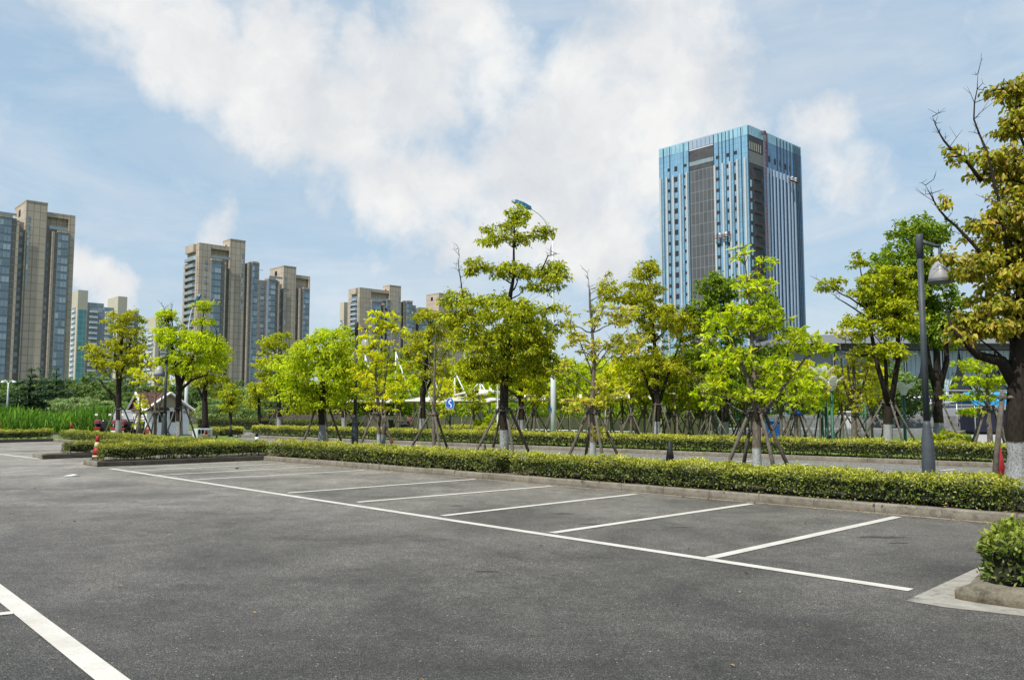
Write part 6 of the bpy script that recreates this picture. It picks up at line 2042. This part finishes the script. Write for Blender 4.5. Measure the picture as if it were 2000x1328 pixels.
twin('tan apartment tower with stacked balconies on its left side, second from the left', 449.6, 467.9,
     dict(v=520, left=387.6, right=505, shaft=(447.6, 477.3), slab=(387.6, 411), bal=(383, 366), slabwin=1, rail=(410, 446, 70.2),
          strips=[(411, 430, 69, 'glass', 1.3), (430, 437.5, 69, 'louver', .9), (437.5, 440, 69, 'pier', 1.0), (440, 447.8, 68, 'recess', 0), (477.2, 483, 68, 'recess', 0), (483, 485.5, 70, 'pier', .8), (485.5, 491.5, 70, 'louver', .6),
                  (491.5, 502.5, 70, 'glass', 1.0), (502.5, 505, 70.5, 'pier', 1.0)]))
b = Block('tan apartment tower joined to the right of the one with stacked balconies', 552.3, 519.7, 80)
S = lambda u: b.s_(u, 580)
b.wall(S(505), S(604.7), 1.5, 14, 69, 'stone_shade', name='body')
b.shaft(S(552.3), b.s_(577.7, 530), 80, b.t_(526, 524), 'l')
b.strip(S(507), S(522.5), 71, 'recess')
b.strip(S(522.5), S(536), 71.5, 'glass', 1.1); b.strip(S(536), S(541.5), 71.5, 'louver', .8); b.strip(S(541.5), S(544), 71, 'pier', 1.0); b.strip(S(544), S(552.3) + .8, 70, 'recess')
b.strip(S(577.7), S(583), 68, 'recess'); b.strip(S(583), S(586), 68.6, 'pier', .8); b.strip(S(586), S(591), 68.4, 'louver', .6); b.strip(S(591), S(602.5), 68.4, 'glass', .9); b.strip(S(602.5), S(604.7), 76, 'stone', .2, 12)
MB().box((S(577.7), 2, 69), (S(602.5), 12, 76)).build('wall', M['stone'], b.root)
MB().box((S(577.7), .1, 74.2), (S(602.5), 2.1, 76.02)).build('roof_beam', M['stone'], b.root)
MB().box((S(523), -1.3, 72.4), (S(549), -1.24, 73.5)).build('glass_railing', M['balcony_glass'], b.root)
mb = MB(); mb.tube([(S(507), 2, 72), (S(507), 2, 76.5)], .15, 6); mb.tube([(S(507), 2, 76.4), (S(507) - 2.6, 2, 76.6), (S(507) + 2.6, 2, 76.6)], .14, 6); mb.build('antenna', M['pole_dark'], b.root)

twin('shorter looking tan apartment tower with square balconies behind the young yellow tree', 760, 557.5,
     dict(v=600, left=702, right=815, shaft=(760, 782), slab=(702, 724), bal=(698.5, 687), white=1, rail=(722, 752, 69.5),
          strips=[(724, 742, 68.5, 'glass', 1.4), (742, 747, 68, 'recess', 0), (747, 750, 68, 'pier', 1.0), (750, 755, 68, 'recess', 0), (755, 760.3, 70, 'glass', .6), (782, 788, 70, 'recess', 0), (788, 793, 70.5, 'louver', .6),
                  (793, 804, 70.5, 'glass', 1.0), (804, 815, 69, 'recess', 0)]))
b = Block('farthest tan apartment tower with a square roof box above the olive tree', 856.5, 573, 80)
S = lambda u: b.s_(u, 590)
b.wall(S(812), S(905), 1.5, 14, 68, 'stone_shade', name='body')
b.shaft(S(856.5), S(875.6), 80, b.t_(832.5, 576), 'r')
b.strip(S(816), S(835), 68, 'glass', 1.0); b.strip(S(835), S(857), 66.5, 'recess'); b.strip(S(875.6), S(905), 70, 'stone', .2)

# -- pale teal blocks between
def pale(label, u0, v0, z0, uR, uL, tealstrip=None, H=None, pent=None, wing=()):
    b = Block(label, u0, v0, z0, None)
    b.root.name = 'apartment_block'
    xr = b.s_(uR, v0); yl = b.t_(uL, v0)
    b.wall(0, xr, 0, yl, z0, 'cream_wall', name='tower')
    if tealstrip:
        MB().box((xr * .10, -.12, 0), (xr * .86, -.01, z0 - 11)).build('teal_glazing', M['teal_glass'], b.root)
    x = xr
    for (u1, zt, style) in wing:
        x1 = b.s_(u1, v0 + 30)
        b.wall(x + .02, x1, 1.0, 11, zt, 'far_wall', name='wing')
        if style == 'bal':
            z = 16.0
            w = x1 - x
            while z < zt - 2:
                r = MB().box((x + w * .15, -.4, z), (x + w * .62, 1.0, z + 1.15)).build('balcony', M['far_white'], b.root)
                MB().box((x + w * .17, .9, z + 1.16), (x + w * .60, .96, z + 2.8)).build('balcony_door', M['pane'], r)
                MB().box((x + w * .70, .88, z + .6), (x + w * .93, .99, z + 2.4)).build('window', M['pane'], b.root)
                z += FLOOR
        MB().box((x + .1, .9, zt + .02), (x1, 1.0, zt + 1.4)).build('glass_railing', M['balcony_glass'], b.root)
        x = x1
    z = 16.0
    while z < z0 - 12:
        r = MB().box((-.9, yl * .25, z), (.0, yl * .85, z + 1.1)).build('balcony', M['far_white'], b.root)
        MB().box((-.08, yl * .27, z + 1.12), (-.01, yl * .83, z + 2.8)).build('balcony_door', M['pane'], r)
        z += FLOOR
    if pent:
        for (ua, ub, zt, dep) in pent:
            MB().box((b.s_(ua, v0), 3, 40), (b.s_(ub, v0), 3 + dep, zt)).build('roof_house', M['cream_wall'], b.root)
    return b
pale('cream apartment block with a tall teal glass strip right of the leftmost tower', 153, 566, 68, 172.5, 141, True, wing=[(204, 60, 'bal'), (224, 58, 'bal')])
pale('pale apartment block with two cream roof boxes behind the olive green tree', 231, 578.5, 72, 249, 211, False, wing=[(272, 62, 'bal')])
pale('distant pale grey apartment block between two treetops at the left', 305, 618, 66, 312, 288, False, wing=[(335, 60, 'bal')])
pale('distant pale block half hidden behind the tower with stacked balconies', 357, 617, 66, 372, 353, False)
pale('distant pale block with a small window left of the shorter tan tower', 672, 590, 70, 690, 664, False)

# ------------------------------------------------------------------ glass tower under construction
YT = 296.0
pc = P(1460.5, 243.5, YT)
ZT = float(pc[2])
TO = pc[:2]
root = thing('glass_tower', 'blue glass office tower under construction with white vertical fins', 'office tower', (*TO, 0), RZ)
sR = lambda u, v: hit(TO, E1, u, v)
tL = lambda u, v: hit(TO, E2, u, v)
LX = sR(1564.5, 296); LY = tL(1286.5, 294)
MB().box((.35, .35, 0), (LX - .3, LY - .3, ZT - 4)).build('body', M['tower_core'], root)
# left face: x = 0, looking to -x; right face: y = 0
MB().box((0, -.0, 0), (.34, tL(1394.5, 330), ZT - 3.6)).build('glass_wall', M['tower_glass'], root)
MB().box((0, tL(1345.5, 330), 0), (.34, LY, ZT - 3.6)).build('glass_wall', M['tower_glass'], root)
MB().box((.1, tL(1394.5, 330) + .02, 0), (.3, tL(1345.5, 330) - .02, ZT - 12)).build('safety_net', M['tower_mesh'], root)
MB().box((.16, tL(1394.5, 330) + .02, ZT - 11.9), (.3, tL(1345.5, 330) - .02, ZT - 6)).build('open_floor', M['tower_core'], root)
MB().box((.05, tL(1394.5, 330) + .05, ZT - 10.2), (.15, tL(1345.5, 330) - .05, ZT - 8.6)).build('pale_band', M['balcony_glass'], root)
xc = sR(1492, 330)
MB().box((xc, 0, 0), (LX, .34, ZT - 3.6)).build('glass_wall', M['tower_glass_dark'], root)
MB().box((.36, .05, 0), (xc - .02, .33, ZT - 14)).build('open_corner', M['tower_core'], root)
MB().box((.36, .02, ZT - 13.9), (xc - .02, .33, ZT - 9.5)).build('grey_panel', M['granite'], root)
MB().box((.36, .02, ZT - 9.4), (xc * .95, .30, ZT - 3.8)).build('open_floor', M['tower_core'], root)
for k in range(6):
    a = .8 + k * (xc - 1.6) / 6
    MB().box((a, -.02, ZT - 9.0), (a + .55, .015, ZT - 6.0)).build('frame_panel', M['cream_wall'], root)
MB().box((.0, -.001, 0), (.36, .36, ZT - .3)).build('corner_post', M['tower_slit'], root)
# crown screens
def screen(face, a, bb, pm='screen_glass', bm=None):
    n = max(1, round((bb - a) / 2.0)); w = (bb - a) / n
    for k in range(n):
        p0, p1 = a + k * w + .09, a + (k + 1) * w - .09
        if face == 'L': MB().box((-.02, p0, ZT - 3.6), (.10, p1, ZT)).build('screen_panel', M[pm], root)
        else: MB().box((p0, -.02, ZT - 3.6), (p1, .10, ZT)).build('screen_panel', M['screen_glass'], root)
    mb = MB()
    if face == 'L': mb.box((.2, a, ZT - 3.6), (.34, bb, ZT - .5))
    else: mb.box((a, .2, ZT - 3.6), (bb, .34, ZT - .5))
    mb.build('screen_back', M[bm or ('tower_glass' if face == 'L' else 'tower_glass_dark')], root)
ta_, tb_ = tL(1394.5, 300), tL(1345.5, 300)
screen('L', .1, ta_); screen('L', ta_, tb_, 'tower_fin_grey', 'tower_core'); screen('L', tb_, LY); screen('R', .4, LX)
# mast posts over the net
zu = lambda y: ZT
FZ = 92.5
for x in (50, 110, 172, 238, 303):
    t = tL(1280 + (x + 4) / 4.92, 350)
    MB().cbox((-.75, t - .38, 0), (-.005, t + .38, FZ), .12).build('fin', M['tower_fin'], root)
for x in (572, 648, 718, 788, 862):
    t = tL(1280 + (x + 4) / 4.92, 330)
    MB().cbox((-.75, t - .40, 0), (-.005, t + .40, FZ), .12).build('fin', M['tower_fin'], root)
for x in (78, 138, 268, 320, 560, 605, 640, 676, 712, 750, 825):
    t = tL(1280 + x / 4.92, 290)
    MB().box((-.10, t - .17, 40), (-.004, t + .17, ZT - .4)).build('slit', M['tower_slit'], root)
for x, yst, n, hh in ((130, 490, 15, 1.2), (196, 470, 15, 2.0), (287, 448, 15, 1.1), (600, 368, 15, 1.2), (702, 342, 15, 1.4), (772, 322, 14, 1.3)):
    t = tL(1280 + x / 4.92, 360)
    zz = float(P(1280 + x / 4.92, 230 + yst / 4.92, (TO + E2 * t)[1])[2])
    for k in range(n):
        hv = hh * (1.9 if (k in (2, 3, 4) and x == 772) else 1)
        MB().box((-.06, t - .85, zz - hv), (-.003, t + .55, zz)).build('vent_opening', M['tower_hole'], root)
        zz -= 4.2
for k in range(18):
    z = 22 + k * 4.2
    if z < ZT - 15: MB().box((xc * .30, -.3, z), (xc * .80, .04, z + .7)).build('floor_slab', M['tower_slab'], root)
for k in range(18):
    z = 22 + k * 4.2
    if z < ZT - 20: MB().box((xc * .08, -.05, z + 1), (xc * .17, .045, z + 3.6)).build('corner_pane', M['screen_glass'], root)
mb = MB()
hx = sR(1489.5, 300)
for dx in (-.5, .5):
    mb.box((hx + dx - .08, -1.3, 0), (hx + dx + .08, -1.05, ZT - 1))
for k in range(64):
    mb.box((hx - .5, -1.25, k * 1.55), (hx + .5, -1.1, k * 1.55 + .16))
mb.box((hx - .6, -1.3, ZT - 1.6), (hx + .6, -.2, ZT - .4))
mb.build('hoist_mast', M['rust_red'], root)
for x in (330, 362, 402, 440, 480, 518, 560, 594, 628):
    s_x = sR(1440 + (x + 2) / 5.775, 345)
    MB().cbox((s_x - .5, -.75, 0), (s_x + .5, -.005, FZ - 1.5), .12).build('fin', M['tower_fin_grey'], root)
for x in (335, 447, 485, 521, 557, 594, 630, 648, 664, 682, 700):
    s_x = sR(1440 + x / 5.775, 290 + (x - 330) * .05)
    MB().box((s_x - .3, -.14, 0), (s_x + .3, -.004, ZT - .4)).build('slit', M['tower_slit'], root)
for x, y in ((362, 462), (425, 492), (485, 515), (540, 548), (594, 572)):
    s_x = sR(1440 + x / 5.775, 315)
    zz = float(P(1500, 230 + y / 5.775, (TO + E1 * s_x)[1])[2])
    MB().box((s_x - .7, -.06, zz - 1.4), (s_x + .5, -.003, zz + .9)).build('vent_opening', M['tower_hole'], root)
MB().box((xc, .4, ZT - .2), (LX - .4, .5, ZT + .1)).build('roof_edge', M['tower_fin_grey'], root)

def gondola(label, o, rz, w):
    r = thing('cleaning_gondola', label, 'gondola', o, rz)
    MB().box((0, 0, 0), (w, 1.0, .15)).build('deck', M['rust_red'], r)
    mb = MB()
    for z in (.55, 1.1):
        mb.box((0, -.05, z), (w, .03, z + .14)); mb.box((0, .97, z), (w, 1.05, z + .14))
    for k in range(7): mb.box((w * k / 6 - .06, -.05, .15), (w * k / 6 + .06, .03, 1.1))
    mb.build('railing', M['rust_red'], r)
    for k in (.3, .72): MB().cbox((w * k - .4, .2, .16), (w * k + .4, .8, 1.9), .1).build('tool_box', M['lamp_white'], r)
    for k in (.05, .95): MB().box((w * k - .03, .47, 1.2), (w * k + .03, .53, 8)).build('rope', M['pole_dark'], r)
tg = tL(1430, 458)
gondola('reddish work gondola hanging low on the bright left face of the glass tower', (*(TO + E2 * (tg + 6.2) - E1 * 2.0), float(P(1415, 463, (TO + E2 * tg)[1])[2])), RZ - math.pi / 2, 6.4)
sg = sR(1535, 350)
gondola('reddish work gondola high on the shaded right face of the glass tower', (*(TO + E1 * sg - E2 * 2.1), float(P(1545, 354, (TO + E1 * sg)[1])[2])), RZ, 6.5)

# ------------------------------------------------------------------ low pavilion, terraces and plaza at the right
def bx(root, name, a, b_, mat): return MB().box(a, b_).build(name, M[mat], root)
YP = 62.0
xL = float(onray(1548, YP)[0]); xR = xL + 46
root = thing('pavilion', 'low flat roofed pavilion with curtained glass walls at the right', 'building', (xL, YP, 0), 0)
Wd = xR - xL
zr = float(P(1600, 657, YP)[2])
bx(root, 'plinth', (0, -.4, 0), (Wd, 14, 1.95), 'pavilion_wall')
bx(root, 'roof', (-.6, -1.4, zr - .62), (Wd, 14.2, zr), 'pavilion_wall')
bx(root, 'soffit', (0, -.6, zr - 1.0), (Wd, 13.8, zr - .63), 'granite_dark')
bx(root, 'glass_wall', (.1, .25, 1.96), (Wd - .2, .35, zr - 1.01), 'pavilion_glass')
bx(root, 'back_wall', (.1, 6, 1.96), (Wd - .2, 6.2, zr - 1.01), 'granite_dark')
bx(root, 'end_wall', (0, -.1, 1.96), (3.0, .2, zr - 1.01), 'pavilion_wall')
for k in range(16):
    x = 3.2 + k * 2.7
    bx(root, 'mullion', (x - .05, .14, 1.96), (x + .05, .24, zr - 1.01), 'rail')
    # tied curtain: wide at the top, gathered at the waist
    for sgn in (0, 1):
        xa = x + .12 if sgn == 0 else x + 2.55
        d = 1 if sgn == 0 else -1
        pr = [(0, 1.18, zr - 1.05), (0, .95, 4.4), (0, .55, 3.5), (0, .32, 3.05), (0, .40, 2.4), (0, .42, 1.98)]
        vs = []; fs = []
        for (p0, w, z) in pr:
            for q in range(9):
                t = q / 8
                vs.append((xa + d * (w * t), .12 + .05 * math.sin(q * 2.4), z))
        for i in range(len(pr) - 1):
            for q in range(8):
                fs.append((i * 9 + q, i * 9 + q + 1, (i + 1) * 9 + q + 1, (i + 1) * 9 + q))
        MB().add(vs, fs).build('curtain', M['curtain'], root)

def terrace(label, u0, u1, Y, z0, z1, dep, mat, steps=3, name='terrace'):
    a = float(onray(u0, Y)[0]); w = float(onray(u1, Y)[0]) - a
    r = thing(name, label, 'terrace', (a, Y, 0))
    h = (z1 - z0) / steps
    for k in range(steps):
        bx(r, 'step', (0, k * .38, z0 + k * h - (.1 if k == 0 else 0)), (w, dep, z0 + (k + 1) * h - .004), mat)
    return r
terrace('low grey granite terrace step behind the green lamp posts', 1430, 1870, 45.5, .1, .52, 3.8, 'granite', 2)
terrace('upper dark and pale granite steps in front of the pavilion', 1560, 1960, 50.5, .1, 1.2, 6, 'granite', 5)
bx(None, 'ramp_wall', (0, 0, 0), (1, 1, 1), 'granite').hide_render = False
bpy.data.objects.remove(bpy.data.objects['ramp_wall'])
a = float(onray(1700, 56.8)[0]); w_ = float(onray(2060, 56.8)[0]) - a
r = thing('ramp', 'sloping grey ramp wall with pale handrails before the pavilion', 'ramp', (a, 56.8, 0))
mb = MB(); mb.add([(0, 0, .1), (w_, 0, .1), (w_, 0, 2.0), (0, 0, 1.25), (0, 2.2, .1), (w_, 2.2, .1), (w_, 2.2, 2.0), (0, 2.2, 1.25)],
                  [(0, 1, 2, 3), (7, 6, 5, 4), (3, 2, 6, 7), (0, 3, 7, 4), (1, 5, 6, 2), (0, 4, 5, 1)])
mb.build('wall', M['pavilion_wall'], r)
for dz, y in ((.95, .1), (.5, .1)):
    mb = MB(); mb.tube([(0, y, 1.25 + dz), (w_, y, 2.0 + dz)], .045, 8); mb.build('handrail', M['rail'], r)
for k in range(7):
    x = w_ * k / 6; z = 1.25 + .75 * k / 6
    mb = MB(); mb.tube([(x, .1, z), (x, .1, z + .95)], .03, 8); mb.build('baluster', M['rail'], r)
r = thing('balustrade', 'straight pale handrail on the pavilion plinth', 'railing', (float(onray(1640, 61)[0]), 61.2, 1.95))
for dz in (.5, 1.0):
    mb = MB(); mb.tube([(0, 0, dz), (16, 0, dz)], .045, 8); mb.build('handrail', M['rail'], r)
for k in range(9):
    mb = MB(); mb.tube([(k * 2, 0, 0), (k * 2, 0, 1.0)], .03, 8); mb.build('baluster', M['rail'], r)
sheet('path', [G(1845, 868, .124)[:2], G(2250, 892, .124)[:2], G(2250, 818, .124)[:2], G(1985, 817, .124)[:2], G(1905, 847, .124)[:2]], .124, M['paving'])
kerb('kerb', [G(1838, 862, .12)[:2] + np.array((0, .4)), G(1905, 846, .12)[:2] + np.array((0, .5)), G(1985, 817, .12)[:2] + np.array((0, 1.2))], seed=51, h=.34, w=.25, stone=1.5)
# stall with a blue canopy
YS = 49.0
a = float(onray(1902, YS)[0]); w_ = float(onray(1990, YS)[0]) - a
r = thing('market_stall', 'stall with a bright blue canopy and dark counter behind the big bronze tree', 'stall', (a, YS, .12))
zb = float(P(1940, 791, YS)[2]) - .12; zt_ = float(P(1940, 766, YS)[2]) - .12
mb = MB()
n = 8
vs = []
for i in range(n + 1):
    t = i / n
    x = w_ * t
    sag = .05 * math.sin(t * 9)
    vs += [(x, -.1, zb + sag), (x, -.06, zb + .25 + sag * .5), (x, 1.0, zt_ + sag), (x, 2.1, zb + .2), (x, 2.1, zb + .1), (x, 1.0, zt_ - .08)]
fs = []
for i in range(n):
    for k in range(6):
        j = (k + 1) % 6
        fs.append((i * 6 + k, (i + 1) * 6 + k, (i + 1) * 6 + j, i * 6 + j))
fs += [tuple(range(6)), tuple(n * 6 + k for k in range(5, -1, -1))]
mb.add(vs, fs, 0, False); mb.build('canopy', M['blue_tarp'], r)
MB().cbox((.1, .2, .15), (w_ - .1, 1.8, 1.45), .06).build('counter', M['navy'], r)
for x in (.06, w_ - .06):
    for y in (0.02, 1.98): MB().lathe([(.03, -.1), (.03, zb + .3)], 8, 0, (x, y)).build('pole', M['rail'], r)
# mesh fence and gate pillar beyond the nursery rows
YM_ = 43.5
a = float(onray(1395, YM_)[0]); w_ = float(onray(1690, YM_)[0]) - a
r = thing('mesh_fence', 'tall green wire mesh fence behind the nursery trees', 'fence', (a, YM_, .1))
for k in range(5): MB().lathe([(.04, -.05), (.04, 2.0)], 8, 0, (w_ * k / 4, 0)).build('post', M['fence_green'], r)
mb = MB()
for z in (.15, 1.0, 1.95): mb.box((0, -.015, z), (w_, .015, z + .03))
nv = int(w_ / .14)
for k in range(nv): mb.box((w_ * k / nv - .004, -.006, .15), (w_ * k / nv + .004, .006, 1.95))
mb.build('mesh_panel', M['fence_green'], r)
r = thing('gate_pillar', 'white rendered gate pillar behind the yellow tinted tree', 'pillar', (*onray(1655, 50), .1))
MB().cbox((-.32, -.3, 0), (.32, .3, 1.3), .02).build('shaft', M['far_white'], r)
MB().cbox((-.38, -.36, 1.3), (.38, .36, 1.4), .02).build('cap', M['far_white'], r)
